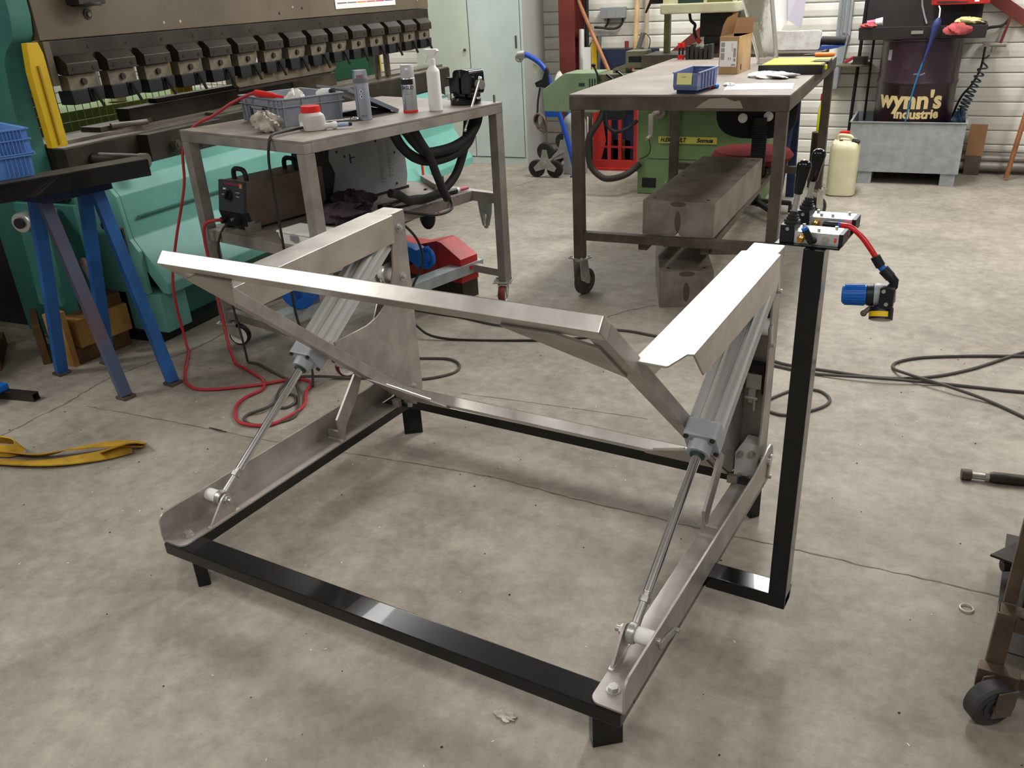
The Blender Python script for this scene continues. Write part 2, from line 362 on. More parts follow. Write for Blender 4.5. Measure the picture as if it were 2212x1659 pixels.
# ================================================================== the tilting frame in the foreground
W = 1.215
mach = thing('tilting_lift_frame', 'stainless steel tilting lift with two air cylinders on a low black frame', 'machine')
ZB, ZT = 0.110, 0.141
BL = MT['black']; IX = MT['inox']; IM = MT['inox_mat']
def mpart(b, name, mat, parent=mach, bevel=0.0, smooth=False, label=None):
    o = b.build(name, mat, parent, bevel, smooth)
    if label: o['label'] = label
    return o
TW = 0.0633
mpart(MB().box(0, W, 0, TW, ZB, ZT), 'front_beam', BL, bevel=0.004, label='black front tube of the base frame')
mpart(MB().box(0, W, 0.9144, 0.9144 + TW, ZB, ZT), 'rear_beam', BL, bevel=0.004, label='black rear tube of the base frame')
for x0 in (0, W - TW):
    mpart(MB().box(x0, x0 + TW, TW, 0.9144, ZB, ZT - 0.0005), 'side_beam', BL, bevel=0.004, label='black side tube of the base frame')
for (cx, cy, an) in ((0.0325, 0.062, 140), (1.159, 0.058, 40), (0.037, 0.953, 40), (1.172, 0.955, -40)):
    a = R(an); ax = Vector((math.cos(a), math.sin(a), 0)) * 0.0305; ay = Vector((-math.sin(a), math.cos(a), 0)) * 0.0155
    mpart(MB().obox((cx, cy, ZB / 2), ax, ay, (0, 0, ZB / 2)), 'foot', BL, bevel=0.003, label='black tube foot set diagonally under the frame corner')
# control stand
mpart(MB().box(W, 1.390, 0.455, 0.512, ZB, ZT), 'stand_foot_bar', BL, bevel=0.004, label='black bar from frame to control post')
mpart(MB().box(1.3535, 1.390, 0.4544, 0.4990, ZB, 0.8886), 'control_post', BL, bevel=0.003, label='tall black square control post')
mpart(MB().pz([(1.300, 0.470), (1.412, 0.466), (1.4135, 0.655), (1.302, 0.655)], 0.8886, 0.8912), 'valve_plate', BL, bevel=0.0006)

def mx(x, s): return x if s == 0 else W - x            # mirror across the machine
def px(b, poly, x0, x1, s): return b.px(poly, mx(x0, s), mx(x1, s))
TH = R(41); CT, ST = math.cos(TH), math.sin(TH)
A_ = (0.105, 0.824)                                       # underside front edge of the platform (y, z)
def pl(s_, n_=0.0): return (A_[0] + CT * s_ + ST * n_, A_[1] - ST * s_ + CT * n_)
def yz(y, z): return (y, z)
BT = 0.032; BD = 0.037
# platform ring of box tube, tilted
def slab(x0, x1, s0, s1, n0, n1, name, mat, bevel=0.003, label=None):
    b = MB().px([pl(s0, n0), pl(s1, n0), pl(s1, n1), pl(s0, n1)], x0, x1); return mpart(b, name, mat, bevel=bevel, label=label)
slab(0.087, W - 0.087, 0, BD, 0, BT, 'cross_bar', IX, label='bright front cross bar of the tilted platform')
for s in (0, 1):
    a, b_ = sorted((mx(0.087, s), mx(0.120, s)))
    slab(a, b_, BD, 1.03, 0.0, BT, 'side_bar', IM, label='sloping side bar of the tilted platform')
slab(0.120, W - 0.120, 0.93, 0.967, 0, BT, 'rear_bar', IX)
for s in (0, 1):
    def gus(poly, name, n0=0.0005, n1=0.0055):
        vs = []; P = [(mx(x, s), q) for x, q in poly]
        bb = MB(); bb.prism(P, n0, n1, lambda u, v, a: (u, *pl(v, a))); return mpart(bb, name, IM, bevel=0.0008)
    gus([(0.174, 0.030), (0.284, 0.030), (0.110, 0.222), (0.110, 0.066)], 'front_gusset', -0.0052, -0.0002)
    gus([(0.108, 0.768), (0.293, 0.931), (0.293, 0.952), (0.108, 0.952)], 'rear_gusset', -0.0052, -0.0002)
    wd = MB().bar((mx(0.15, s), *pl(0.808, 0.0)), (mx(0.255, s), *pl(0.896, 0.0)), 0.006, 0.006); mpart(wd, 'weld_bead', MT['inox_edge'])
# rails, posts, arms, cylinders, one of each per side
for s in (0, 1):
    side = 'left' if s == 0 else 'right'
    # L rail: floor flange and upright flange in one folded plate
    rail = MB()
    fl = arc((0.046, 0.025), 0.020, 270, 360, 5) + [(0.066, 0.852), (-0.002, 0.852), (-0.002, 0.005)]
    rail.pz([(mx(x, s), y) for x, y in fl], 0.1412, 0.1462)
    up = [(0.006, 0.1412), (0.004, 0.158), (0.006, 0.196)] + [(0.006 + 0.022 - 0.022 * math.cos(R(t)), 0.193 + 0.022 * math.sin(R(t))) for t in (20, 45, 70, 90)] + [(0.60, 0.2145), (0.80, 0.214), (0.880, 0.224)] + [(0.922 + 0.045 * math.cos(R(t)), 0.190 + 0.045 * math.sin(R(t))) for t in (110, 70, 35, 0, -35, -60)] + [(0.905, 0.1412)]
    rail.px(up, mx(-0.006, s), mx(-0.001, s))
    mpart(rail, 'rail', IM, bevel=0.001, label='folded stainless rail bolted on the %s frame side' % side)
    mpart(MB().cyl((mx(0.036, s), 0.048, 0.146), (mx(0.036, s), 0.048, 0.1475), 0.014, seg=20).cyl((mx(0.036, s), 0.048, 0.1475), (mx(0.036, s), 0.048, 0.1560), 0.0105, seg=6), 'rail_bolt', MT['zinc'], bevel=0.0006)
    # front pin bracket, spacer and pin
    br = MB(); px(br, [(0.092, 0.146), (0.138, 0.196)] + [(0.158 + 0.016 * math.cos(R(t)), 0.193 + 0.016 * math.sin(R(t))) for t in (140, 90, 40, 0)] + [(0.178, 0.146)], 0.0585, 0.0645, s)
    mpart(br, 'pin_bracket', IM, bevel=0.0008)
    mpart(MB().cyl((mx(-0.001, s), 0.158, 0.193), (mx(0.036, s), 0.158, 0.193), 0.0165, seg=24), 'spacer', MT['white_pl'], smooth=True, bevel=0.001, label='off-white spacer sleeve on the lower cylinder pin')
    mpart(MB().cyl((mx(-0.012, s), 0.158, 0.193), (mx(0.080, s), 0.158, 0.193), 0.0065, seg=16).cyl((mx(0.0645, s), 0.158, 0.193), (mx(0.0705, s), 0.158, 0.193), 0.012, seg=6), 'pin', MT['zinc'], bevel=0.0006)
    mpart(MB().bar((mx(0.061, s), 0.090, 0.1475), (mx(0.061, s), 0.19, 0.1475), 0.010, 0.004), 'weld_bead', MT['inox_edge'])
    # stop strut and its foot plate
    st = MB(); px(st, [(0.601, 0.150), (0.594, 0.168), (0.589, 0.215), (0.690, 0.321), (0.716, 0.298), (0.690, 0.253), (0.640, 0.200), (0.622, 0.181), (0.612, 0.150)], 0.050, 0.058, s)
    mpart(st, 'stop_strut', IM, bevel=0.001)
    mpart(MB().box(*sorted((mx(0.006, s), mx(0.062, s))), 0.596, 0.605, 0.1462, 0.172), 'stop_block', IM, bevel=0.001)
    mpart(MB().bar((mx(0.008, s), 0.594, 0.147), (mx(0.062, s), 0.594, 0.147), 0.006, 0.004), 'weld_bead', MT['inox_edge'])
    mpart(MB().box(*sorted((mx(0.052, s), mx(0.078, s))), 0.845, 0.860, 0.1462, 0.168), 'rail_end_lug', IM, bevel=0.001)
    # upright post: folded channel with a flared inner cheek
    web = MB().box(*sorted((mx(0.012, s), mx(0.085, s))), 0.960, 0.966, 0.165, 0.744)
    lowcut = [(0.60, 0.395), (0.70, 0.308), (0.80, 0.222), (0.885, 0.155), (0.93, 0.145), (0.966, 0.165), (0.966, 0.744)]
    flare = [(0.898, 0.744), (0.897, 0.66), (0.887, 0.585), (0.868, 0.535), (0.850, 0.508), (0.829, 0.489), (0.790, 0.469), (0.744, 0.459), (0.68, 0.458), (0.60, 0.460)]
    inner = MB(); px(inner, flare + lowcut, 0.080, 0.0855, s)
    outer = MB(); px(outer, ([(0.900, 0.744), (0.902, 0.62), (0.92, 0.555), (0.905, 0.50), (0.875, 0.47), (0.845, 0.42), (0.83, 0.36), (0.845, 0.26)] if s == 0 else [(0.900, 0.744), (0.902, 0.62), (0.905, 0.45), (0.900, 0.30), (0.885, 0.22)]) + [(0.880, 0.165), (0.92, 0.145), (0.966, 0.165), (0.966, 0.744)], 0.0125, 0.0175, s)
    b = MB(); b.add(web.v, web.f); b.add(inner.v, inner.f); b.add(outer.v, outer.f)
    mpart(b, 'upright_post', IM, bevel=0.0008, label='folded stainless post with flared cheek on the %s side' % side)
    # lifting arm: folded top plate with two cheeks, dropping slightly to the front
    arm = MB()
    ztop = lambda y: 0.7465 - 0.046 * (0.966 - y)
    def tp(x, y): return (mx(x, s), y)
    prof_top = [(0.012, 0.966), (0.086, 0.966), (0.086, 0.905), (0.0965, 0.900), (0.0965, 0.262), (0.034, 0.262), (0.030, 0.266), (0.016, 0.322), (0.004, 0.326), (0.004, 0.900), (0.012, 0.905)]
    n = len(prof_top); vs = [(mx(x, s), y, ztop(y)) for x, y in prof_top] + [(mx(x, s), y, ztop(y) - 0.005) for x, y in prof_top]
    arm.add(vs, [tuple(range(n)), tuple(range(n, 2 * n))[::-1]] + [(i, (i + 1) % n, n + (i + 1) % n, n + i) for i in range(n)])
    # rounded folds
    for (xe, y0, sg) in ((0.0965, 0.262, 1), (0.004, 0.326, -1)):
        ring0 = [(xe + sg * 0.0 - sg * 0.011 + sg * 0.011 * math.sin(R(t)), -0.011 + 0.011 * math.cos(R(t))) for t in (0, 22, 45, 68, 90)]
    inn = MB(); px(inn, [(0.262, ztop(0.262) - 0.002), (0.332, 0.646), (0.612, 0.654), (0.896, 0.664), (0.900, ztop(0.9) - 0.002)], 0.0915, 0.0965, s)
    out = MB(); px(out, [(0.326, ztop(0.326) - 0.002), (0.387, 0.650), (0.612, 0.656), (0.896, 0.664), (0.900, ztop(0.9) - 0.002)], 0.004, 0.009, s)
    arm.add(inn.v, inn.f); arm.add(out.v, out.f)
    mpart(arm, 'lift_arm', IX, bevel=0.0042, label='bright folded lifting arm on the %s side' % side)
    # air cylinder
    E = Vector((mx(0.045, s), 0.158, 0.193)); T = Vector((mx(0.045, s), 0.933, 0.700)); d = (T - E).normalized(); up = d.cross(Vector((1, 0, 0))).normalized()
    if up.z < 0: up = -up
    prof = []
    for i in range(72):
        t = 360 * i / 72; k = abs(((t + 45) % 90) - 45)         # 0 at faces, 45 at corners
        r = 0.0335
        if k > 31: r = 0.0445 if k > 34 else 0.040
        if 24 < k <= 31: r = 0.0300
        if k <= 24: r = 0.0345
        prof.append((r * math.cos(R(t)), r * math.sin(R(t))))
    X = Vector((1, 0, 0))
    body = MB().prism(prof, 0.47, 0.885, lambda u, v, a: E + d * a + X * u + up * v)
    cyl = mpart(body, 'cylinder_body', MT['alu'], smooth=True, label='extruded aluminium air cylinder of the %s arm' % side)
    cap = MB().prism([(x * 1.02, y * 1.02) for x, y in rrect(-0.036, 0.036, -0.036, 0.036, 0.008)], 0.43, 0.472, lambda u, v, a: E + d * a + X * u + up * v)
    cap.cyl(E + d * 0.405, E + d * 0.431, 0.025, 0.027, seg=28)
    co = mpart(cap, 'end_cap', MT['alu_grey'], cyl, bevel=0.002)
    for (u, v) in ((-0.029, -0.029), (0.029, -0.029), (0.029, 0.029), (-0.029, 0.029)): mpart(MB().cyl(E + d * 0.425 + X * u + up * v, E + d * 0.431 + X * u + up * v, 0.0055, seg=12), 'cap_screw', MT['black_mat'], cyl)
    mpart(MB().prism([(x, y) for x, y in rrect(-0.036, 0.036, -0.036, 0.036, 0.008)], 0.885, 0.915, lambda u, v, a: E + d * a + X * u + up * v), 'rear_cap', MT['alu_grey'], cyl, bevel=0.002)
    mpart(MB().cyl(E + d * 0.400, E + d * 0.407, 0.0165, seg=24), 'rod_wiper', MT['dkgreen'], cyl)
    mpart(MB().cyl(E + d * 0.085, E + d * 0.402, 0.0100, seg=24), 'piston_rod', MT['chrome'], smooth=True, bevel=0.0005, label='chromed piston rod')
    eye = MB().cyl(E + d * 0.016, E + d * 0.064, 0.0095, 0.0085, seg=20).cyl(E + d * 0.064, E + d * 0.076, 0.0125, seg=6).cyl(E + d * 0.076, E + d * 0.088, 0.0085, seg=6)
    eye.lathe([(-0.009, 0.0095), (-0.009, 0.019), (-0.005, 0.0215), (0.005, 0.0215), (0.009, 0.019), (0.009, 0.0095)], E, X, 28)
    mpart(eye, 'rod_eye', MT['zinc'], bevel=0.0008)
    # upper pins, white rollers, bolt heads
    mpart(MB().cyl((mx(0.016, s), 0.912, 0.560), (mx(0.045, s), 0.912, 0.560), 0.021, seg=28).cyl((mx(0.052, s), 0.912, 0.560), (mx(0.080, s), 0.912, 0.560), 0.021, seg=28), 'roller', MT['white_pl'], bevel=0.002, label='off-white roller inside the %s post' % side)
    mpart(MB().cyl((mx(0.045, s), 0.912, 0.560), (mx(0.052, s), 0.912, 0.560), 0.034, seg=28), 'roller_washer', MT['inox_edge'], bevel=0.001)
    for (y, z, nm) in ((0.933, 0.699, 'upper_bolt'), (0.926, 0.552, 'roller_bolt'), (0.918, 0.191, 'pivot_bolt')):
        bb = MB().cyl((mx(0.0855, s), y, z), (mx(0.0875, s), y, z), 0.0125, seg=20).cyl((mx(0.0875, s), y, z), (mx(0.0955, s), y, z), 0.0080, seg=16).cyl((mx(0.0955, s), y, z), (mx(0.098, s), y, z), 0.0045, seg=12)
        mpart(bb, nm, MT['zinc'], bevel=0.0006)
    mpart(MB().cyl((mx(-0.012, s), 0.918, 0.191), (mx(0.09, s), 0.918, 0.191), 0.009, seg=16), 'pivot_pin', MT['zinc'])
    # keeper clips on the outer faces
    for (p0, p1, xo) in (((0.163, 0.178), (0.255, 0.150), -0.006), ((0.893, 0.738), (0.930, 0.640), 0.0125), ((0.893, 0.575), (0.904, 0.512), 0.0125), ((0.936, 0.205), (0.914, 0.142), -0.006)):
        p0, p1 = Vector(p0), Vector(p1); dd = (p1 - p0).normalized(); nn = Vector((-dd.y, dd.x)); L = (p1 - p0).length
        pts = [p0 + dd * (0.009 - 0.009 * math.cos(R(t))) * 1.0 + nn * 0.009 * math.sin(R(t)) for t in (90, 45, 0, -45, -90)]
        pts += [p1 - dd * (0.007 - 0.007 * math.cos(R(t))) + nn * 0.007 * math.sin(R(t)) for t in (-90, -45, 0, 45, 90)]
        cl = MB().px([tuple(q) for q in pts], mx(xo - 0.0005, s), mx(xo - 0.0055, s))
        q = p1 - dd * 0.007; cl.cyl((mx(xo - 0.0055, s), q.x, q.y), (mx(xo - 0.012, s), q.x, q.y), 0.0055, seg=12)
        mpart(cl, 'keeper_clip', MT['zinc'], bevel=0.0006)
    # white bearing block with four bolts, between the post cheeks
    blk = MB().py([(mx(x, s), z) for x, z in ((0.020, 0.108), (0.078, 0.120), (0.078, 0.206), (0.060, 0.238), (0.020, 0.238))], 0.905, 0.955)
    bo = mpart(blk, 'bearing_block', MT['white_pl'], bevel=0.0025)
    for (x, z) in ((0.034, 0.212), (0.062, 0.206), (0.034, 0.140), (0.062, 0.140)):
        mpart(MB().cyl((mx(x, s), 0.905, z), (mx(x, s), 0.898, z), 0.0085, seg=16).cyl((mx(x, s), 0.8985, z), (mx(x, s), 0.894, z), 0.0055, seg=6), 'block_bolt', MT['zinc'], bo, bevel=0.0006)
# small flow valve inside the right post
fv = MB().box(W - 0.068, W - 0.030, 0.925, 0.958, 0.385, 0.425).box(W - 0.058, W - 0.040, 0.915, 0.930, 0.350, 0.385).cyl((W - 0.066, 0.918, 0.362), (W - 0.034, 0.918, 0.362), 0.005, seg=10).cyl((W - 0.042, 0.918, 0.362), (W - 0.042, 0.918, 0.330), 0.0055, seg=10)
mpart(fv, 'flow_fitting', MT['zinc'], bevel=0.001)
mpart(MB().box(W - 0.072, W - 0.026, 0.930, 0.9595, 0.420, 0.448).box(W - 0.030, W - 0.020, 0.93, 0.958, 0.37, 0.42), 'flow_fitting_cap', MT['black_mat'], bevel=0.002)
# two hand lever valves on the plate
for k, (vy, zz) in enumerate(((0.478, 0.8912), (0.588, 0.8912))):
    x0 = 1.307
    vb = mpart(MB().box(x0 + 0.024, x0 + 0.100, vy, vy + 0.046, zz, zz + 0.022), 'valve_body', MT['alu'], bevel=0.0012, label=['front hand valve, bright aluminium body', 'rear hand valve, bright aluminium body'][k])
    mpart(MB().box(x0 - 0.001, x0 + 0.0238, vy - 0.002, vy + 0.046, zz, zz + 0.032), 'lever_housing', MT['black_mat'], vb, bevel=0.002)
    mpart(MB().box(x0 + 0.1002, x0 + 0.107, vy, vy + 0.046, zz, zz + 0.022), 'end_plate', MT['black_mat'], vb, bevel=0.001)
    c0 = Vector((x0 + 0.013, vy + 0.020, zz + 0.032)); ld = Vector((0.12, 0.03, 1.0)).normalized()
    mpart(MB().lathe([(0, 0.0135), (0.004, 0.0135), (0.005, 0.010), (0.009, 0.012), (0.010, 0.0085), (0.014, 0.0100), (0.015, 0.007), (0.020, 0.0075)], c0, ld, 20), 'boot', MT['rubber'], vb, smooth=True)
    mpart(MB().cyl(c0 + ld * 0.018, c0 + ld * 0.058, 0.0050, seg=12), 'lever', MT['zinc'], vb, smooth=True)
    mpart(MB().lathe([(0.050, 0.0065), (0.052, 0.0080), (0.075, 0.0100), (0.092, 0.0122), (0.099, 0.0126), (0.104, 0.0112), (0.1075, 0.007), (0.109, 0.0)], c0, ld, 24), 'grip', MT['black'], vb, smooth=True)
    mpart(MB().cyl((x0 + 0.012, vy - 0.002, zz + 0.025), (x0 + 0.012, vy - 0.0035, zz + 0.025), 0.0032, seg=12), 'housing_screw', MT['zinc'], vb)
    for (xx, yy) in ((0.032, 0.036), (0.043, 0.012), (0.063, 0.012), (0.088, 0.036)): mpart(MB().cyl((x0 + xx, vy + yy, zz + 0.022), (x0 + xx, vy + yy, zz + 0.0265), 0.0029, seg=10), 'cap_screw', MT['zinc'], vb)
    mpart(MB().cyl((x0 + 0.038, vy, zz + 0.011), (x0 + 0.038, vy - 0.010, zz + 0.011), 0.0075, seg=6).cyl((x0 + 0.038, vy - 0.010, zz + 0.011), (x0 + 0.038, vy - 0.018, zz + 0.011), 0.0062, 0.005, seg=14), 'brass_silencer', MT['brass'], vb, bevel=0.0008)
    if k == 0:
        mpart(MB().tube([(x0 + 0.058, vy, zz + 0.008), (x0 + 0.056, vy - 0.013, zz + 0.010), (x0 + 0.050, vy - 0.016, zz + 0.022), (x0 + 0.046, vy - 0.018, zz + 0.030)], 0.0062, 10), 'elbow_fitting', MT['black_mat'], vb, smooth=True)
        mpart(MB().cyl((x0 + 0.046, vy - 0.018, zz + 0.030), (x0 + 0.044, vy - 0.019, zz + 0.034), 0.0055, seg=14), 'blue_collet', MT['blue_pl'], vb)
        mpart(MB().cyl((x0 + 0.078, vy, zz + 0.011), (x0 + 0.078, vy - 0.003, zz + 0.011), 0.0062, seg=18).cyl((x0 + 0.078, vy - 0.003, zz + 0.011), (x0 + 0.078, vy - 0.0045, zz + 0.011), 0.004, seg=6), 'blanking_plug', MT['zinc'], vb)
    else:
        mpart(MB().tube([(x0 + 0.056, vy, zz + 0.011), (x0 + 0.056, vy - 0.010, zz + 0.012), (x0 + 0.066, vy - 0.014, zz + 0.013), (x0 + 0.079, vy - 0.014, zz + 0.0135)], 0.0062, 10), 'elbow_fitting', MT['black_mat'], vb, smooth=True)
        mpart(MB().cyl((x0 + 0.079, vy - 0.014, zz + 0.0135), (x0 + 0.083, vy - 0.014, zz + 0.0138), 0.0056, seg=14), 'blue_collet', MT['blue_pl'], vb)
    mpart(MB().box(x0 + 0.0925, x0 + 0.0965, vy - 0.0006, vy + 0.001, zz + 0.007, zz + 0.015), 'orange_mark', MT['orange'], vb)

# hanging filter regulator with its red hose
reg = thing('pressure_regulator', 'air pressure regulator with blue knob hanging from a red hose', 'regulator', (1.478, 0.560, 0.785))
def rp(b, name, mat, **k): return b.build(name, mat, reg, **k)
O = Vector((1.478, 0.560, 0.785))
def L_(*p): return tuple(Vector(p) - O)
hp = smooth_path([L_(1.390, 0.574, 0.905), L_(1.410, 0.569, 0.9035), L_(1.430, 0.565, 0.890), L_(1.447, 0.562, 0.872), L_(1.460, 0.560, 0.856)], 8)
rp(MB().tube(hp, 0.0050, 12), 'red_hose', MT['red_hose'], smooth=True)
rp(MB().cyl(L_(1.458, 0.560, 0.858), L_(1.470, 0.560, 0.841), 0.0085, seg=16), 'hose_connector', MT['black_mat'], bevel=0.001)
rp(MB().cyl(L_(1.470, 0.560, 0.841), L_(1.477, 0.560, 0.834), 0.0065, seg=14), 'blue_collet', MT['blue_pl'])
rp(MB().cyl(L_(1.475, 0.560, 0.836), L_(1.489, 0.560, 0.823), 0.0095, seg=16).tube([L_(1.487, 0.560, 0.825), L_(1.496, 0.560, 0.816), L_(1.496, 0.559, 0.808), L_(1.488, 0.556, 0.797)], 0.0085, 12), 'elbow', MT['black_mat'], smooth=True)
ka = Vector((0.97, 0.14, 0.06)).normalized()                # knob axis
kb = Vector(L_(1.411, 0.550, 0.784))
rp(MB().lathe([(0, 0.013), (0.003, 0.0175), (0.042, 0.0185), (0.043, 0.017)], kb, ka, 28), 'knob', MT['blue_pl'], smooth=True)
rk = MB()
kx = ka.orthogonal().normalized(); ky = ka.cross(kx)
for i in range(22):
    a = 2 * math.pi * i / 22; rd = kx * math.cos(a) + ky * math.sin(a)
    rk.bar(kb + ka * 0.005 + rd * 0.0182, kb + ka * 0.040 + rd * 0.0190, 0.0022, 0.0018, rd)
rp(rk, 'knob_ribs', MT['blue_pl'])
rp(MB().lathe([(0.043, 0.016), (0.0435, 0.0195), (0.054, 0.0205), (0.056, 0.019)], kb, ka, 28), 'bonnet_ring', MT['black_mat'], smooth=True)
rp(MB().lathe([(0.055, 0.0195), (0.060, 0.0215), (0.067, 0.021), (0.085, 0.0185), (0.092, 0.012)], kb, ka, 28), 'body', MT['alu_grey'], smooth=True)
rp(MB().box(*(v for ab in zip(L_(1.478, 0.528, 0.772), L_(1.503, 0.545, 0.812)) for v in ab)), 'port_block', MT['black_mat'], bevel=0.005)
sc2 = MB()
for (xx, zz) in ((1.485, 0.806), (1.492, 0.783)): sc2.cyl(L_(xx, 0.528, zz), L_(xx, 0.525, zz), 0.0035, seg=12)
rp(sc2, 'port_screws', MT['zinc'])
ga = Vector((0.10, -0.42, -0.90)).normalized(); gb = Vector(L_(1.482, 0.553, 0.776))
rp(MB().lathe([(0, 0.008), (0.006, 0.010), (0.008, 0.0195), (0.010, 0.0205), (0.030, 0.0205)], gb, ga, 32), 'gauge_case', MT['black_mat'], smooth=True)
rp(MB().lathe([(0.030, 0.0206), (0.031, 0.020), (0.0335, 0.014), (0.0345, 0.0)], gb, ga, 32), 'gauge_lens', MT['glass'], smooth=True)
rp(MB().lathe([(0.0302, 0.0), (0.0303, 0.0195)], gb, ga, 32, cap=False), 'gauge_dial', MT['white'])
# sticker wrapped on the case
gx = ga.orthogonal(); gx = (Vector((-0.35, -0.9, 0.2)) - ga * Vector((-0.35, -0.9, 0.2)).dot(ga)).normalized(); gy = ga.cross(gx); sv = []; n = 14
for i in range(n + 1):
    a = R(-62 + 124 * i / n); rd = gx * math.cos(a) + gy * math.sin(a)
    sv += [gb + ga * 0.017 + rd * 0.0208, gb + ga * 0.0265 + rd * 0.0208]
rp(MB().add(sv, [(2 * i, 2 * i + 1, 2 * i + 3, 2 * i + 2) for i in range(n)]), 'yellow_sticker', MT['yellow_st'])
rp(MB().cyl(L_(1.466, 0.548, 0.768), L_(1.456, 0.540, 0.758), 0.0045, seg=12).ball(L_(1.455, 0.539, 0.757), 0.006, 12, 6), 'drain_cock', MT['steel_dk'], smooth=True)
# ================================================================== left bench on castors and everything on it
LTO = (-1.1872, 1.2617, 0); LTY = -0.136
lt = thing('work_bench', 'bare steel workbench on white castors with a lower shelf, under the spray cans', 'bench', LTO, LTY)
SG = MT['steel_gr']; LW, LL, LZ = 0.73, 1.066, 0.8839
MB().box(0, LW, 0, LL, LZ - 0.008, LZ).build('top_plate', MT['steel_top'], lt, 0.0015)
for (a, b_, c, d_) in ((0.0, LW, 0.0, 0.034), (0.0, LW, LL - 0.034, LL), (0.0, 0.034, 0.034, LL - 0.034), (LW - 0.034, LW, 0.034, LL - 0.034)):
    MB().box(a, b_, c, d_, LZ - 0.043, LZ - 0.008).build('top_rail', SG, lt, 0.003)
lg = MB().box(0, 0.045, 0, 0.045, 0.108, LZ - 0.043)
for (x, y) in ((0.0, 0.0), (LW - 0.045, 0.0), (0.0, LL - 0.045), (LW - 0.045, LL - 0.045)):
    o = lg.build('leg', SG, lt, 0.004); o.location = (x, y, 0)
SZ = 0.505
for (a, b_, c, d_) in ((0.045, LW - 0.045, 0.004, 0.040), (0.045, 0.50, LL - 0.040, LL - 0.004), (0.004, 0.04, 0.045, LL - 0.045)):
    MB().box(a, b_, c, d_, SZ - 0.045, SZ).build('shelf_rail', SG, lt, 0.003)
MB().box(0.50, LW - 0.045, LL - 0.040, LL - 0.004, SZ - 0.045, SZ).build('shelf_rail', SG, lt, 0.003)
MB().box(0.04, 0.56, 0.0405, LL - 0.0405, SZ - 0.005, SZ).box(0.555, 0.56, 0.0405, LL - 0.0405, SZ - 0.045, SZ - 0.005).build('shelf', MT['steel_top'], lt, 0.002)
for (a, b_, c, d_) in ((0.045, LW - 0.045, 0.008, 0.040), (0.045, LW - 0.045, LL - 0.040, LL - 0.008), (0.008, 0.04, 0.045, LL - 0.045)):
    MB().box(a, b_, c, d_, 0.125, 0.160).build('low_rail', SG, lt, 0.003)
al = MB().box(0, 0.075, 0, 0.60, 0, 0.004).box(0.071, 0.075, 0, 0.60, -0.045, 0).build('low_shelf_angle', MT['galv'], lt, 0.001); al.location = (0.44, 0.50, 0.164); al.rotation_euler = (0, 0, R(-2))
al = MB().box(0, 0.075, 0, 0.50, 0, 0.004).box(0.071, 0.075, 0, 0.50, -0.035, 0).build('low_shelf_angle', MT['galv'], lt, 0.001); al.location = (0.26, 0.05, 0.164)
def castor(parent, x, y, yaw, r=0.044, top=0.108, tread=None, hub=None, brake=True):
    c = thing('castor', None, None, (x, y, 0), yaw); c.parent = parent; del_keys = None
    MB().box(-0.042, 0.042, -0.036, 0.036, top - 0.008, top).build('mount_plate', MT['zinc'], c, 0.002)
    f = MB()
    for s in (-1, 1):
        f.px([(-0.026, top - 0.008), (0.026, top - 0.008), (0.030, top - 0.030), (0.046, r + 0.012), (0.040, r - 0.012), (0.026, r - 0.008), (-0.02, r + 0.018)], s * 0.021 - 0.0015, s * 0.021 + 0.0015)
    f.cyl((0, 0, top - 0.016), (0, 0, top - 0.008), 0.026, seg=20).box(-0.0225, 0.0225, -0.024, 0.024, top - 0.019, top - 0.016)
    f.build('fork', MT['zinc'], c, 0.0008)
    wc = (0, 0.030, r)
    MB().lathe([(-0.015, r * 0.80), (-0.015, r * 0.94), (-0.011, r), (0.011, r), (0.015, r * 0.94), (0.015, r * 0.80)], wc, (1, 0, 0), 32, cap=False).build('tyre', tread or MT['rubber'], c, smooth=True)
    MB().lathe([(-0.017, 0.006), (-0.017, 0.014), (-0.012, 0.018), (-0.010, r * 0.66), (-0.0155, r * 0.72), (-0.0155, r * 0.82), (0.0155, r * 0.82), (0.0155, r * 0.72), (0.010, r * 0.66), (0.012, 0.018), (0.017, 0.014), (0.017, 0.006)], wc, (1, 0, 0), 32).build('wheel', hub or MT['white'], c, smooth=True)
    MB().cyl((-0.026, 0.03, r), (0.026, 0.03, r), 0.005, seg=12).build('axle', MT['zinc'], c)
    bl = MB()
    for sx in (-0.032, 0.032):
        for sy in (-0.027, 0.027): bl.cyl((sx, sy, top), (sx, sy, top + 0.006), 0.006, seg=6)
    bl.build('plate_bolts', MT['zinc'], c)
    if brake: MB().bar((0, -0.02, top - 0.022), (0, -0.062, top - 0.010), 0.030, 0.004).build('brake_pedal', MT['zinc'], c, 0.001)
    return c
RT_ = M('dark_red_tyre', '6a2420', 0.6)
castor(lt, 0.03, 0.03, R(-60), hub=MT['white'])
castor(lt, LW - 0.028, 0.03, R(-20), tread=RT_)
castor(lt, 0.03, LL - 0.03, R(30), tread=RT_)
castor(lt, LW - 0.028, LL - 0.03, R(-150), tread=RT_)

def on(lx, ly, z=0.0, o=LTO, yaw=LTY):     # bench coordinates to hall coordinates
    return (o[0] + math.cos(yaw) * lx - math.sin(yaw) * ly, o[1] + math.sin(yaw) * lx + math.cos(yaw) * ly, z)
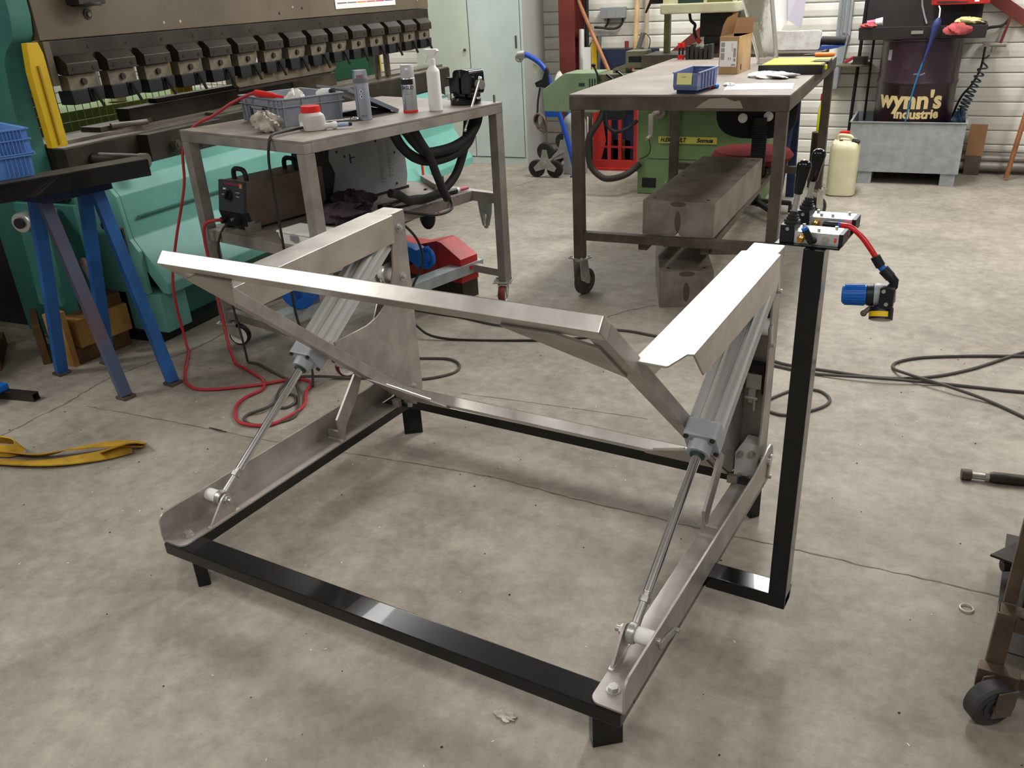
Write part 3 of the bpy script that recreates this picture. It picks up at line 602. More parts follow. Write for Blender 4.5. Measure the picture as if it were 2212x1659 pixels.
# grey parts crate
CY = LTY + R(-11.5)
cr = thing('storage_crate', 'grey plastic crate with a black handle holding tools, behind the red-capped jar', 'crate', on(0.39, 0.187, LZ), CY)
GP = MT['grey_pl']; cw, cl, ch = 0.335, 0.266, 0.100                # local x runs to -cw, y to +cl
b = MB(); t_ = 0.004; ins = 0.010
def crate_shell(b, x0, x1, y0, y1, h, t_, taper):
    o0 = [(x0 + taper, y0 + taper, 0), (x1 - taper, y0 + taper, 0), (x1 - taper, y1 - taper, 0), (x0 + taper, y1 - taper, 0)]
    o1 = [(x0, y0, h), (x1, y0, h), (x1, y1, h), (x0, y1, h)]
    i1 = [(x0 + t_, y0 + t_, h), (x1 - t_, y0 + t_, h), (x1 - t_, y1 - t_, h), (x0 + t_, y1 - t_, h)]
    i0 = [(x0 + taper + t_, y0 + taper + t_, t_), (x1 - taper - t_, y0 + taper + t_, t_), (x1 - taper - t_, y1 - taper - t_, t_), (x0 + taper + t_, y1 - taper - t_, t_)]
    f = [(3, 2, 1, 0), (12, 13, 14, 15)]
    for i in range(4):
        j = (i + 1) % 4; f += [(i, j, 4 + j, 4 + i), (4 + i, 4 + j, 8 + j, 8 + i), (8 + i, 8 + j, 12 + j, 12 + i)]
    return b.add(o0 + o1 + i1 + i0, f)
crate_shell(b, -cw, 0, 0, cl, ch, t_, 0.008).build('shell', GP, cr, 0.0015)
rb = MB(); e = 0.006
rb.box(-cw - e, e, -e, 0.001, ch - 0.004, ch).box(-cw - e, e, cl - 0.001, cl + e, ch - 0.004, ch).box(-e * 0, e, 0, cl, ch - 0.004, ch).box(-cw - e, -cw, 0, cl, ch - 0.004, ch)
rb.box(-cw - e, e, -e, 0.005, 0.070, 0.073).box(-0.005, e, 0, cl, 0.070, 0.073).box(-cw - e, -cw + 0.005, 0, cl, 0.070, 0.073).box(-cw, 0, cl - 0.005, cl + e, 0.070, 0.073)
rb.build('rim_flange', GP, cr, 0.0008)
for k in range(4):
    y = 0.012 + k * 0.078
    MB().box(-0.007, e - 0.001, y, y + 0.003, 0.004, ch - 0.004).build('rib', GP, cr)
for x in (-0.322, -0.285, -0.085, -0.045, -0.012):
    MB().box(x, x + 0.003, -e + 0.001, 0.008, 0.004, ch - 0.004).build('rib', GP, cr)
MB().py([(-0.235, 0.066), (-0.110, 0.066), (-0.118, 0.030), (-0.135, 0.012), (-0.205, 0.012), (-0.222, 0.030)][::-1], -0.0075, -0.0035).build('handle_recess', GP, cr, 0.001)
MB().tube(smooth_path([(-0.228, -0.010, 0.064), (-0.220, -0.012, 0.036), (-0.203, -0.013, 0.018), (-0.140, -0.013, 0.018), (-0.124, -0.012, 0.036), (-0.117, -0.010, 0.064)], 4), 0.006, 8).build('handle', MT['black_mat'], cr, smooth=True)
MB().box(-0.222, -0.123, -0.012, -0.006, 0.058, 0.068).build('handle_hinge', MT['grey_md'], cr, 0.001)
MB().box(-0.182, -0.140, -0.0082, -0.0072, 0.034, 0.052).build('label_card', MT['paper'], cr)
MB().box(-cw + 0.012, -0.010, 0.010, cl - 0.010, -0.0001, 0.003).build('foot_strip', MT['black_mat'], cr)
def inc(x, y, z): # crate coords to hall coords
    p = Vector((math.cos(CY) * x - math.sin(CY) * y, math.sin(CY) * x + math.cos(CY) * y, z)); q = Vector(on(0.39, 0.187, LZ)); return tuple(p + q)
er = thing('electrode_holder', 'red welding clamp handle with a long red lead, resting on the grey crate rim', 'welding clamp', (-0.951, 1.452, 0.998))
MB().lathe([(0, 0.008), (0.012, 0.0135), (0.10, 0.011), (0.15, 0.009), (0.16, 0.006), (0.205, 0.005), (0.207, 0.0)], (0, 0, 0), (0.199, -0.057, -0.004), 16).build('handle', MT['red_cap'], er, smooth=True)
MB().tube(smooth_path([Vector(p) - Vector((-0.951, 1.452, 0.998)) for p in ((-0.947, 1.451, 0.998), (-0.99, 1.45, 0.990), (-1.06, 1.42, 0.960), (-1.12, 1.375, 0.920), (-1.185, 1.33, 0.885), (-1.225, 1.29, 0.80), (-1.245, 1.275, 0.666), (-1.285, 1.21, 0.457), (-1.312, 1.175, 0.31), (-1.318, 1.165, 0.19), (-1.315, 1.165, 0.085), (-1.295, 1.152, 0.02), (-1.27, 1.137, 0.007))], 6), 0.006, 8).build('lead', MT['cable_red'], er, smooth=True)
def rag(name, label, cat, loc, sx, sy, sz, mat, seed, n=26, group=None):
    rnd = random.Random(seed); b = MB(); ph = [(rnd.uniform(0, 6.28), rnd.uniform(3, 9), rnd.uniform(2, 7)) for _ in range(7)]; vs = []; fs = []; m = n // 2
    for i in range(m + 1):
        th = math.pi * i / m
        for k in range(n):
            a = 2 * math.pi * k / n; r = 1.0
            for (p, fa, fb) in ph: r += 0.085 * math.sin(p + fa * a + fb * th)
            x, y, z = math.sin(th) * math.cos(a) * r, math.sin(th) * math.sin(a) * r, -math.cos(th) * r
            vs.append((x * sx, y * sy, max(z * sz + sz * 0.80, 0.0)))
    for i in range(m):
        for k in range(n):
            l = (k + 1) % n; fs.append((i * n + k, i * n + l, (i + 1) * n + l, (i + 1) * n + k))
    o = b.add(vs, fs).build(name, mat, None, smooth=True); o.location = loc
    return tag(o, label, cat, group)
rag('gas_nozzle_cover', 'crumpled white wrapper among the tools inside the grey crate', 'wrapper', inc(-0.12, 0.13, 0.050), 0.045, 0.03, 0.034, MT['crumple'], 5)
gr = thing('angle_clamp', 'white plastic fitting with a dark tip inside the far end of the grey crate', 'fitting', inc(-0.09, 0.225, 0.047), CY)
MB().lathe([(0, 0.010), (0.03, 0.016), (0.07, 0.012)], (-0.03, 0, 0.045), (1, 0.3, 0.15), 14).build('body', MT['white'], gr, smooth=True)
MB().lathe([(0, 0.008), (0.02, 0.009)], (0.038, 0.02, 0.056), (1, 0.3, 0.15), 12).build('tip', MT['black_mat'], gr, smooth=True)
MB().cyl((-0.02, 0, 0), (-0.02, 0, 0.04), 0.008, seg=10).build('stem', MT['grey_md'], gr)
tool = thing('hand_tool', 'grey tool body lying in the bottom of the grey crate', 'tool', inc(-0.22, 0.12, 0.0045), CY)
MB().cyl((-0.06, -0.04, 0.022), (0.09, 0.06, 0.022), 0.022, seg=16).build('body', MT['grey_md'], tool, 0.003)
# leaning lid
lid = thing('crate_lid', 'grey crate lid leaning from the crate rim down to the bench top', 'lid', (0, 0, 0))
p0, p1 = Vector(on(0.455, 0.470, LZ + 0.104)), Vector(on(0.190, 0.535, LZ + 0.104)); q0, q1 = Vector(on(0.515, 0.665, LZ + 0.003)), Vector(on(0.255, 0.760, LZ + 0.003)); th_ = Vector((0, 0.001, 0.007))
MB().add([p0, p1, q1, q0, p0 + th_, p1 + th_, q1 + th_, q0 + th_], [(0, 1, 2, 3), (4, 7, 6, 5), (0, 4, 5, 1), (1, 5, 6, 2), (2, 6, 7, 3), (3, 7, 4, 0)]).build('panel', GP, lid, 0.001)
MB().bar(p0 + th_ * 0.3, q0 + th_ * 0.3, 0.006, 0.016).build('edge_lip', GP, lid, 0.001)
MB().bar(q0 + th_ * 0.3, q1 + th_ * 0.3, 0.004, 0.006).build('edge_lip', GP, lid, 0.001)
tag(MB().box(-0.07, 0.05, -0.05, 0.12, 0, 0.012).build('black_pouch', MT['black_fab'], None, 0.004), 'flat black pouch lying under the leaning grey lid', 'pouch').location = on(0.42, 0.560, LZ)
# jar with red lid
jr = thing('plastic_jar', 'milky square jar with a red screw lid and white label', 'jar', on(0.541, 0.205, LZ), LTY + R(-20))
b = MB(); secs = [(0, 0.050, 0.036), (0.003, 0.054, 0.040), (0.040, 0.054, 0.040), (0.052, 0.050, 0.037), (0.060, 0.038, 0.032), (0.062, 0.031, 0.031)]; vs = []; n = 32
for (z, hx, hy) in secs:
    for i in range(n):
        a = 2 * math.pi * i / n; c_, s_ = math.cos(a), math.sin(a); p = 4 if z < 0.055 else 2.2
        r = 1 / (abs(c_) ** p + abs(s_) ** p) ** (1 / p); vs.append((c_ * r * hx, s_ * r * hy, z))
fs = [tuple(range(n))[::-1], tuple((len(secs) - 1) * n + i for i in range(n))]
for k in range(len(secs) - 1):
    for i in range(n): j = (i + 1) % n; fs.append((k * n + i, k * n + j, (k + 1) * n + j, (k + 1) * n + i))
b.add(vs, fs).build('jar_body', MT['trans_white'], jr, smooth=True)
lidp = []
for i in range(48):
    a = 2 * math.pi * i / 48; r = 0.0345 + (0.0006 if i % 2 else 0); lidp.append((r * math.cos(a), r * math.sin(a)))
MB().pz(lidp, 0.0605, 0.083).build('lid', MT['red_cap'], jr, 0.0015)
MB().box(-0.018, 0.018, -0.0412, -0.0402, 0.010, 0.030).build('label_card', MT['paper'], jr)
rag('paper_rag', 'crumpled grubby white rag in front of the grey crate', 'rag', on(0.415, 0.105, LZ), 0.055, 0.042, 0.036, MT['rag'], 11)
# ratchet wrench
rw = thing('ratchet_wrench', 'chrome ratchet wrench lying beside the red-capped jar', 'wrench', on(0.455, 0.330, LZ), LTY)
wv = Vector((0.085, 0.125, 0)).normalized()
MB().cyl((-0.03, -0.045, 0.008), Vector((-0.03, -0.045, 0.008)) + wv * 0.045, 0.007, seg=14).cyl(Vector((-0.03, -0.045, 0.008)) + wv * 0.045, Vector((-0.03, -0.045, 0.008)) + wv * 0.155, 0.0048, seg=12).build('handle', MT['chrome'], rw, 0.0008)
MB().ring(tuple(Vector((-0.03, -0.045, 0.009)) + wv * 0.170), (0, 0, 1), 0.014, 0.0055, 20, 8).build('ring_head', MT['chrome'], rw, smooth=True)
# TIG torch with cable going over the edge
tt = thing('welding_torch', 'white handled welding torch with a blue tip and black cable hanging over the bench edge', 'torch', on(0.545, 0.165, LZ), LTY)
tv = Vector((0.115, 0.135, 0.0)).normalized(); t0 = Vector((0.005, 0.005, 0.014))
MB().lathe([(0, 0.009), (0.012, 0.0105), (0.014, 0.0095), (0.016, 0.0105), (0.060, 0.0115), (0.085, 0.0095), (0.090, 0.012), (0.098, 0.0135), (0.106, 0.012), (0.108, 0.006)], t0, tv, 20).build('handle', MT['white'], tt, smooth=True)
MB().lathe([(0.106, 0.007), (0.110, 0.008), (0.148, 0.0075)], t0, tv, 16).build('blue_tip', M('pale_blue_tip', '9fb0cc', 0.4), tt, smooth=True)
MB().lathe([(0.148, 0.0072), (0.160, 0.006), (0.161, 0.0)], t0, tv, 16).build('dark_end', MT['black_mat'], tt, smooth=True)
MB().tube(smooth_path([t0 + tv * 0.002, t0 - tv * 0.03 + Vector((0, 0, -0.002)), (-0.005, -0.10, 0.012), (0.012, -0.155, 0.010), (0.018, -0.180, -0.02), (0.010, -0.187, -0.10), (0.015, -0.190, -0.30), (0.01, -0.186, -0.50), (0.02, -0.19, -0.64), (0.06, -0.20, -0.73), (0.10, -0.22, -0.83), (0.14, -0.26, -0.876)], 6), 0.0048, 8).build('cable', MT['cable'], tt, smooth=True)
# spray can A: grey with clear cap
ca = thing('spray_can', 'grey spray can with a smoky clear cap over a red nozzle', 'spray can', on(0.53, 0.469, LZ), LTY + R(15), 'spray cans on the bench')
MB().lathe([(0, 0.026), (0.002, 0.0285), (0.005, 0.0275), (0.007, 0.0282), (0.128, 0.0282), (0.131, 0.0272), (0.134, 0.0280)], (0, 0, 0), seg=36).build('can_body', MT['can_grey'], ca, smooth=True)
MB().lathe([(0.134, 0.026), (0.145, 0.017), (0.146, 0.0)], (0, 0, 0), seg=28).build('dome', MT['steel_dk'], ca, smooth=True)
MB().lathe([(0.144, 0.009), (0.148, 0.0095), (0.149, 0.007), (0.160, 0.0065), (0.161, 0.0)], (0, 0, 0), seg=18).build('nozzle', MT['red_cap'], ca, smooth=True)
MB().lathe([(0.134, 0.0285), (0.172, 0.0272), (0.178, 0.0255), (0.179, 0.0), (0.1775, 0.0), (0.1765, 0.0245), (0.171, 0.0262), (0.134, 0.0275)], (0, 0, 0), seg=36, cap=False).build('clear_cap', MT['clear_cap'], ca, smooth=True)
def wrap(r, ang, z):   # place flat artwork on an upright cylinder: p.x along the surface, p.y up
    return lambda p: Vector(((r + p.z) * math.cos(ang + p.x / r), (r + p.z) * math.sin(ang + p.x / r), z + p.y))
def decal(b, poly, f):
    k = len(b.v); n = len(poly); b.v += [tuple(f(Vector((x, y, 0.0)))) for x, y in poly]; b.f.append(tuple(range(k, k + n)))
def band(r, a0, a1, z0, z1, n=18):
    b = MB(); vs = []
    for i in range(n + 1):
        a = a0 + (a1 - a0) * i / n; vs += [(r * math.cos(a), r * math.sin(a), z0), (r * math.cos(a), r * math.sin(a), z1)]
    return b.add(vs, [(2 * i, 2 * i + 2, 2 * i + 3, 2 * i + 1) for i in range(n)])
for z in (0.104, 0.086):
    f = wrap(0.02835, R(-62), z); dm = MB(); decal(dm, [(0, -0.0085), (0.0075, 0), (0, 0.0085), (-0.0075, 0)], f); dm.build('warning_diamond', MT['paper'], ca)
    f2 = wrap(0.0285, R(-62), z); im = MB(); decal(im, [(0, -0.005), (0.0045, 0), (0, 0.005), (-0.0045, 0)], f2); im.build('warning_diamond_field', MT['can_grey'], ca)
    f3 = wrap(0.02865, R(-62), z); im = MB(); decal(im, [(-0.0018, -0.0025), (0.0018, -0.0025), (0.0022, 0.0), (0.0, 0.0032), (-0.0018, 0.0006)], f3); im.build('warning_symbol', MT['ink'], ca)
band(0.0284, R(-100), R(-97), 0.010, 0.124, 3).build('dark_stripe', MT['ink'], ca)
text('volume_print', '500 ml', MT['ink'], ca, 0.008, None, 0.0001, 0.0001, deform=wrap(0.0284, R(-60), 0.016))
# spray can B: black and silver, grey cap
cb = thing('spray_can', 'silver and black spray can with a grey cap and red base ring', 'spray can', on(0.566, 0.685, LZ), LTY + R(12), 'spray cans on the bench')
MB().lathe([(0.010, 0.0285), (0.128, 0.0285), (0.131, 0.0265)], (0, 0, 0), seg=36).build('can_body', MT['can_silver'], cb, smooth=True)
MB().lathe([(0, 0.0285), (0.001, 0.0297), (0.009, 0.0297), (0.0105, 0.0287)], (0, 0, 0), seg=36).build('red_base_ring', MT['red_cap'], cb, smooth=True)
MB().lathe([(0.129, 0.0265), (0.132, 0.0268), (0.172, 0.0258), (0.178, 0.0238), (0.179, 0.0)], (0, 0, 0), seg=36).build('cap', M('pale_grey_cap', 'b5b7b8', 0.45), cb, smooth=True)
band(0.0287, R(-135), R(-15), 0.106, 0.126).build('black_band', MT['ink'], cb)
text('can_lettering', 'BAGLID', MT['ink'], cb, 0.018, None, 0.0001, 0.0004, 0.25, 0.85, wrap(0.0287, R(-70), 0.094))
for i in range(3): band(0.0287, R(-95), R(-40), 0.082 - i * 0.006, 0.0832 - i * 0.006).build('print_line', MT['ink'], cb)
pb = MB(); decal(pb, [(-0.030, 0.018), (-0.020, 0.024), (-0.012, 0.016), (0.0, 0.010), (0.018, 0.006), (0.030, -0.002), (0.030, -0.014), (-0.030, -0.014)], wrap(0.0287, R(-70), 0.026)); pb.build('dark_artwork', MT['ink'], cb)
pw = MB(); decal(pw, [(-0.028, 0.006), (-0.010, 0.000), (0.004, -0.008), (0.028, -0.010), (0.028, -0.0115), (0.0, -0.0105), (-0.012, -0.004), (-0.028, 0.002)], wrap(0.0289, R(-70), 0.026)); pw.build('pale_artwork', MT['can_silver'], cb)
band(0.02605, R(-75), R(-45), 0.152, 0.168, 8).build('cap_label', MT['paper'], cb)
# trigger spray bottle
sb = thing('spray_bottle', 'tall white trigger spray bottle beside the vise', 'bottle', on(0.639, 0.755, LZ), LTY + R(20))
MB().lathe([(0, 0.025), (0.003, 0.0275), (0.145, 0.0265), (0.152, 0.0250), (0.166, 0.0135), (0.172, 0.0120), (0.176, 0.0120)], (0, 0, 0), seg=36).build('bottle', MT['white'], sb, smooth=True)
MB().lathe([(0.174, 0.0125), (0.192, 0.0125), (0.194, 0.009), (0.206, 0.0085)], (0, 0, 0), seg=24).build('collar', MT['white'], sb, smooth=True)
MB().py([(-0.030, 0.226), (-0.026, 0.230), (0.024, 0.229), (0.030, 0.222), (0.020, 0.214), (0.010, 0.200), (-0.010, 0.200), (-0.012, 0.214), (-0.030, 0.216)], -0.010, 0.010).build('spray_head', MT['white'], sb, 0.003)
MB().py([(-0.016, 0.214), (-0.010, 0.214), (-0.018, 0.196), (-0.026, 0.180), (-0.029, 0.182), (-0.022, 0.198)], -0.006, 0.006).build('trigger', MT['white'], sb, 0.001)
# vise
vs_ = thing('bench_vise', 'black bench vise with a long chrome handle on the far bench corner', 'vise', on(0.612, 0.968, LZ), LTY + R(-6)); vs_.scale = (1.15, 1.15, 1.12)
BKm = MT['black']
MB().lathe([(0, 0.056), (0.018, 0.056), (0.020, 0.050), (0.024, 0.048)], (0, 0, 0), seg=36).build('swivel_base', BKm, vs_, smooth=False, bevel=0.001)
MB().box(-0.030, 0.030, -0.030, 0.030, 0.024, 0.040).py([(-0.045, 0.038), (-0.045, 0.086), (-0.062, 0.086), (-0.062, 0.094), (-0.025, 0.094), (-0.022, 0.112), (-0.012, 0.120), (0.010, 0.123), (0.010, 0.038)], -0.036, 0.036).build('fixed_jaw', BKm, vs_, 0.004)
MB().py([(0.018, 0.038), (0.018, 0.120), (0.030, 0.124), (0.060, 0.122), (0.068, 0.112), (0.070, 0.060), (0.062, 0.038)], -0.036, 0.036).build('moving_jaw', BKm, vs_, 0.005)
MB().box(-0.045, 0.060, -0.020, 0.020, 0.026, 0.044).build('slide', MT['brown_dk'], vs_, 0.002)
MB().box(0.0105, 0.0175, -0.034, 0.034, 0.095, 0.118).build('jaw_plates', MT['steel_dk'], vs_)
MB().cyl((0.068, 0, 0.070), (0.092, 0, 0.070), 0.0165, seg=24).build('screw_boss', MT['steel_gr'], vs_, 0.002)
hv = Vector((-0.05, -0.42, -0.88)).normalized(); hc = Vector((0.088, -0.016, 0.072))
MB().cyl(hc - hv * 0.022, hc + hv * 0.165, 0.0048, seg=12).ball(hc - hv * 0.022, 0.0085, 14, 8).ball(hc + hv * 0.165, 0.0075, 14, 8).build('handle', MT['chrome'], vs_, smooth=True)
MB().cyl((-0.030, -0.050, 0.018), (-0.030, -0.050, 0.042), 0.007, seg=14).cyl((-0.026, -0.050, 0.034), (-0.095, -0.060, 0.022), 0.0045, seg=10).build('swivel_lock', MT['chrome'], vs_, 0.0008)
tag(MB().cyl((0, 0, 0), (0, 0, 0.030), 0.0055, seg=14).build('steel_pin', MT['steel_gr'], None, 0.001), 'short steel pin standing on the bench corner beside the vise', 'pin').location = on(0.702, 1.048, LZ)
# ---------------- shelf: brown welder
bw = thing('welding_power_source', 'brown box welder with a dark control panel and black handles on the bench shelf', 'welder', on(0.09, 0.055, SZ), LTY)
def WX(pts): return pts
MB().px([(0.03, 0.012), (0.36, 0.012), (0.40, 0.05), (0.40, 0.185), (0.012, 0.185), (-0.012, 0.075), (0.004, 0.03)], 0.003, 0.157).build('case', MT['brownbox'], bw, 0.002)
pf = MB().add([(0.0, -0.0125, 0.074), (0.160, -0.0125, 0.074), (0.160, 0.0115, 0.188), (0.0, 0.0115, 0.188), (0.0, 0.004, 0.074), (0.160, 0.004, 0.074), (0.160, 0.025, 0.188), (0.0, 0.025, 0.188)], [(0, 1, 2, 3), (7, 6, 5, 4), (0, 4, 5, 1), (1, 5, 6, 2), (2, 6, 7, 3), (3, 7, 4, 0)]); pf.build('control_panel', MT['dark_panel'], bw, 0.0015)
MB().px([(-0.0135, 0.075), (0.0, 0.012), (0.025, 0.012), (0.012, 0.075)], 0.0, 0.160).build('lower_front', MT['black_mat'], bw, 0.0015)
pn = Vector((0, -0.979, 0.206)); pu = Vector((0, 0.206, 0.979)); po = lambda x, h: Vector((x, -0.0127 + 0.206 * h * 1.02, 0.074 + h))
MB().cyl(po(0.075, 0.062), po(0.075, 0.062) + pn * 0.012, 0.020, 0.018, seg=20).bar(po(0.068, 0.050) + pn * 0.016, po(0.083, 0.078) + pn * 0.016, 0.010, 0.012, pn).build('selector_knob', MT['black_mat'], bw, 0.001)
MB().obox(po(0.070, 0.085) + pn * 0.0195, (0.006, 0, 0), pu * 0.0015, pn * 0.003).build('knob_pointer', MT['paper'], bw)
MB().obox(po(0.090, 0.104), (0.048, 0, 0), pu * 0.004, pn * 0.0006).build('red_lettering_strip', M('dim_red_print', '7c2f2a', 0.6), bw)
MB().obox(po(0.145, 0.100), (0.008, 0, 0), pu * 0.008, pn * 0.0008).build('orange_badge', M('orange_badge', 'b77a3a', 0.6), bw)
for (x, h, hw) in ((0.040, 0.086, 0.010), (0.032, 0.062, 0.009), (0.125, 0.075, 0.012), (0.125, 0.060, 0.010)):
    MB().obox(po(x, h), (hw, 0, 0), pu * 0.0016, pn * 0.0006).build('scale_marking', MT['print_grey'], bw)
for (x, h) in ((0.03, 0.040), (0.125, 0.040)):
    MB().cyl((x, -0.012, h), (x, -0.030, h - 0.002), 0.013, seg=18).build('cable_socket', MT['black_mat'], bw, 0.001)
MB().cyl((0.078, -0.008, 0.044), (0.078, -0.016, 0.044), 0.006, seg=14).build('push_button', MT['zinc'], bw)
for (y0) in (0.055, 0.300):
    MB().tube(smooth_path([(0.045, y0, 0.183), (0.047, y0, 0.212), (0.062, y0, 0.226), (0.105, y0, 0.226), (0.120, y0, 0.212), (0.122, y0, 0.183)], 5), 0.0095, 8).build('handle', MT['black_mat'], bw, smooth=True)
MB().box(0.135, 0.165, -0.002, 0.03, 0.0, 0.040).box(0.160, 0.164, 0.03, 0.055, 0, 0.028).build('front_foot', MT['steel_top'], bw, 0.001)
MB().box(0.0, 0.02, 0.0, 0.03, 0.0, 0.013).box(0.0, 0.16, 0.33, 0.36, 0.0, 0.013).build('rubber_foot', MT['rubber'], bw)
MB().tube(smooth_path([(0.03, -0.028, 0.040), (0.02, -0.055, 0.043), (-0.01, -0.078, 0.030), (-0.024, -0.086, -0.02), (-0.02, -0.09, -0.12), (0.0, -0.10, -0.25), (0.03, -0.115, -0.36), (0.075, -0.14, -0.45), (0.14, -0.169, -0.498)], 6), 0.0065, 8).build('red_lead', MT['cable_red'], bw, smooth=True)
MB().tube(smooth_path([(0.05, -0.02, 0.022), (0.045, -0.045, 0.005), (0.03, -0.068, -0.06), (0.035, -0.07, -0.15), (0.05, -0.07, -0.30), (0.10, -0.09, -0.42), (0.17, -0.13, -0.495)], 6), 0.0048, 8).build('black_lead', MT['cable'], bw, smooth=True)
# grey welder behind
gw = thing('inverter_welder', 'big light grey welder with louvred side and black front on the bench shelf', 'welder', on(0.10, 0.470, SZ), LTY)
MB().px([(0.035, 0.012), (0.46, 0.012), (0.475, 0.06), (0.470, 0.205), (0.395, 0.318), (0.055, 0.318), (0.03, 0.20), (0.055, 0.14), (0.030, 0.06)], 0.0, 0.145).build('case', MT['weld_grey'], gw, 0.003)
MB().px([(-0.05, 0.0), (0.045, 0.0), (0.045, 0.08), (0.068, 0.15), (0.040, 0.20), (0.060, 0.32), (-0.03, 0.32), (-0.055, 0.20)], 0.004, 0.139).build('front_moulding', MT['black_mat'], gw, 0.004)
MB().box(0.004, 0.141, 0.02, 0.48, 0.0, 0.0119).build('base_tray', MT['black_mat'], gw)
MB().cyl((0.1452, 0.105, 0.278), (0.147, 0.105, 0.278), 0.026, seg=28).build('round_emblem', MT['charcoal'], gw)
MB().ring((0.1475, 0.105, 0.278), (1, 0, 0), 0.013, 0.002, 20, 6).build('emblem_ring', MT['weld_grey'], gw)
for (y, z) in ((0.075, 0.225), (0.115, 0.200), (0.30, 0.235), (0.405, 0.17), (0.40, 0.035), (0.17, 0.045)): MB().cyl((0.145, y, z), (0.1475, y, z), 0.005, seg=12).build('panel_screw', MT['black_mat'], gw)
MB().box(0.1452, 0.1462, 0.142, 0.148, 0.168, 0.205).box(0.1452, 0.1462, 0.148, 0.172, 0.186, 0.191).build('print_mark', MT['ink'], gw)
for col in range(2):
    for k in range(11):
        MB().bar((0.1455, 0.318 + 0.050 * col - 0.004, 0.060 + 0.0145 * k + 0.02 * col), (0.1455, 0.345 + 0.050 * col - 0.004, 0.060 + 0.0145 * k + 0.02 * col), 0.006, 0.0035).build('louvre', MT['weld_grey'], gw, 0.001)
# loose cables and torch under the bench top
def tube_thing(name, label, cat, pts, r, mat, k=8, seg=8, group=None):
    o = MB().tube(smooth_path(pts, k), r, seg).build(name, mat, None, smooth=True); return tag(o, label, cat, group)
hb = thing('torch_hose_bundle', 'thick black hose bundle looped under the bench top by the far leg', 'hose', on(0.62, 0.75, 0.56), LTY)
def hbp(y, z, x=0.0): return (x, y - 0.75, z - 0.56)
for (dx, dz, r, pts) in ((0.0, 0.0, 0.020, [(0.52, 0.838), (0.56, 0.775), (0.62, 0.725), (0.70, 0.695), (0.80, 0.690), (0.90, 0.705), (0.97, 0.745), (1.01, 0.835)]),
                          (0.03, 0.0, 0.020, [(0.56, 0.838), (0.60, 0.790), (0.66, 0.740), (0.74, 0.730), (0.84, 0.735), (0.93, 0.760), (0.98, 0.800), (1.00, 0.838)]),
                          (-0.03, 0.0, 0.018, [(1.00, 0.838), (0.985, 0.760), (0.95, 0.68), (0.89, 0.600), (0.80, 0.552), (0.70, 0.540), (0.60, 0.552), (0.545, 0.585), (0.50, 0.60)]),
                          (0.05, 0.0, 0.017, [(0.585, 0.838), (0.615, 0.790), (0.66, 0.725), (0.69, 0.650), (0.725, 0.570), (0.745, 0.535)])):
    MB().tube(smooth_path([hbp(y, z + dz, dx) for y, z in pts], 8), r, 12).build('hose_loop', MT['rubber'], hb, smooth=True)
tg = thing('tig_torch', 'black torch head with a pink ceramic cap lying on the shelf edge', 'torch', on(0.53, 0.905, SZ), LTY)
MB().cyl((-0.02, -0.16, 0.012), (0.0, 0.05, 0.012), 0.010, 0.012, seg=14).build('head', MT['black_mat'], tg, 0.001)
MB().cyl((0.0, 0.05, 0.012), (0.002, 0.065, 0.012), 0.010, seg=14).build('collar', MT['white'], tg)
MB().cyl((0.002, 0.065, 0.012), (0.008, 0.118, 0.012), 0.0095, 0.008, seg=14).build('pink_cap', MT['pink'], tg, 0.001)
co_ = thing('coiled_cable', 'black power cable in two loose loops on the bench shelf', 'cable', on(0.50, 0.68, SZ), LTY)
MB().tube(smooth_path([(-0.02, 0.15, 0.012), (-0.05, 0.02, 0.012), (-0.02, -0.10, 0.012), (0.03, -0.14, 0.02), (0.06, -0.06, 0.02), (0.05, 0.05, 0.022), (0.0, 0.09, 0.022), (-0.04, 0.02, 0.022), (-0.02, -0.12, 0.024), (0.05, -0.15, 0.022), (0.085, -0.03, -0.02), (0.095, 0.08, -0.045), (0.09, 0.17, -0.04), (0.05, 0.20, 0.0), (0.0, 0.17, 0.012), (-0.05, 0.08, 0.012)], 8), 0.0062, 8).build('cable_loop', MT['cable'], co_, smooth=True)
MB().box(-0.035, 0.01, -0.145, -0.10, 0.0, 0.030).build('plug', MT['black_mat'], co_, 0.006)
wb_ = thing('plastic_box', 'white plastic box on the bench shelf in front of the brown welder', 'box', on(0.50, 0.015, SZ), LTY + R(4))
MB().add([(0, 0, 0), (0.16, 0, 0), (0.16, 0.10, 0), (0, 0.10, 0), (-0.006, -0.006, 0.042), (0.166, -0.006, 0.042), (0.166, 0.106, 0.042), (-0.006, 0.106, 0.042)], [(3, 2, 1, 0), (4, 5, 6, 7), (0, 1, 5, 4), (1, 2, 6, 5), (2, 3, 7, 6), (3, 0, 4, 7)]).build('tub', MT['white'], wb_, 0.002)
MB().box(-0.010, 0.170, -0.010, 0.110, 0.0425, 0.050).build('lid', MT['white'], wb_, 0.002)
MB().box(0.06, 0.10, -0.0115, -0.007, 0.018, 0.038).build('latch', MT['grey_md'], wb_, 0.001)
rag('cloth_rag', 'dark purple cloth bundle behind the bench leg on the shelf', 'rag', on(0.42, 0.36, SZ), 0.10, 0.10, 0.035, MT['rag_dk'], 21)
rag('cloth_rag', 'dark purple cloth heap against the grey welder', 'rag', on(0.36, 0.50, SZ), 0.10, 0.07, 0.045, MT['rag_dk'], 22)
tag(MB().box(-0.005, 0.045, -0.12, 0.12, 0.0, 0.028).build('steel_bar', MT['steel_top'], None, 0.002), 'grey flat bar on the shelf beyond the grey welder', 'bar')
bpy.context.collection.objects[-1] if False else None
bpy.data.objects['steel_bar'].location = on(0.30, 1.02, SZ - 0.0); bpy.data.objects['steel_bar'].rotation_euler = (0, 0, LTY + R(60))
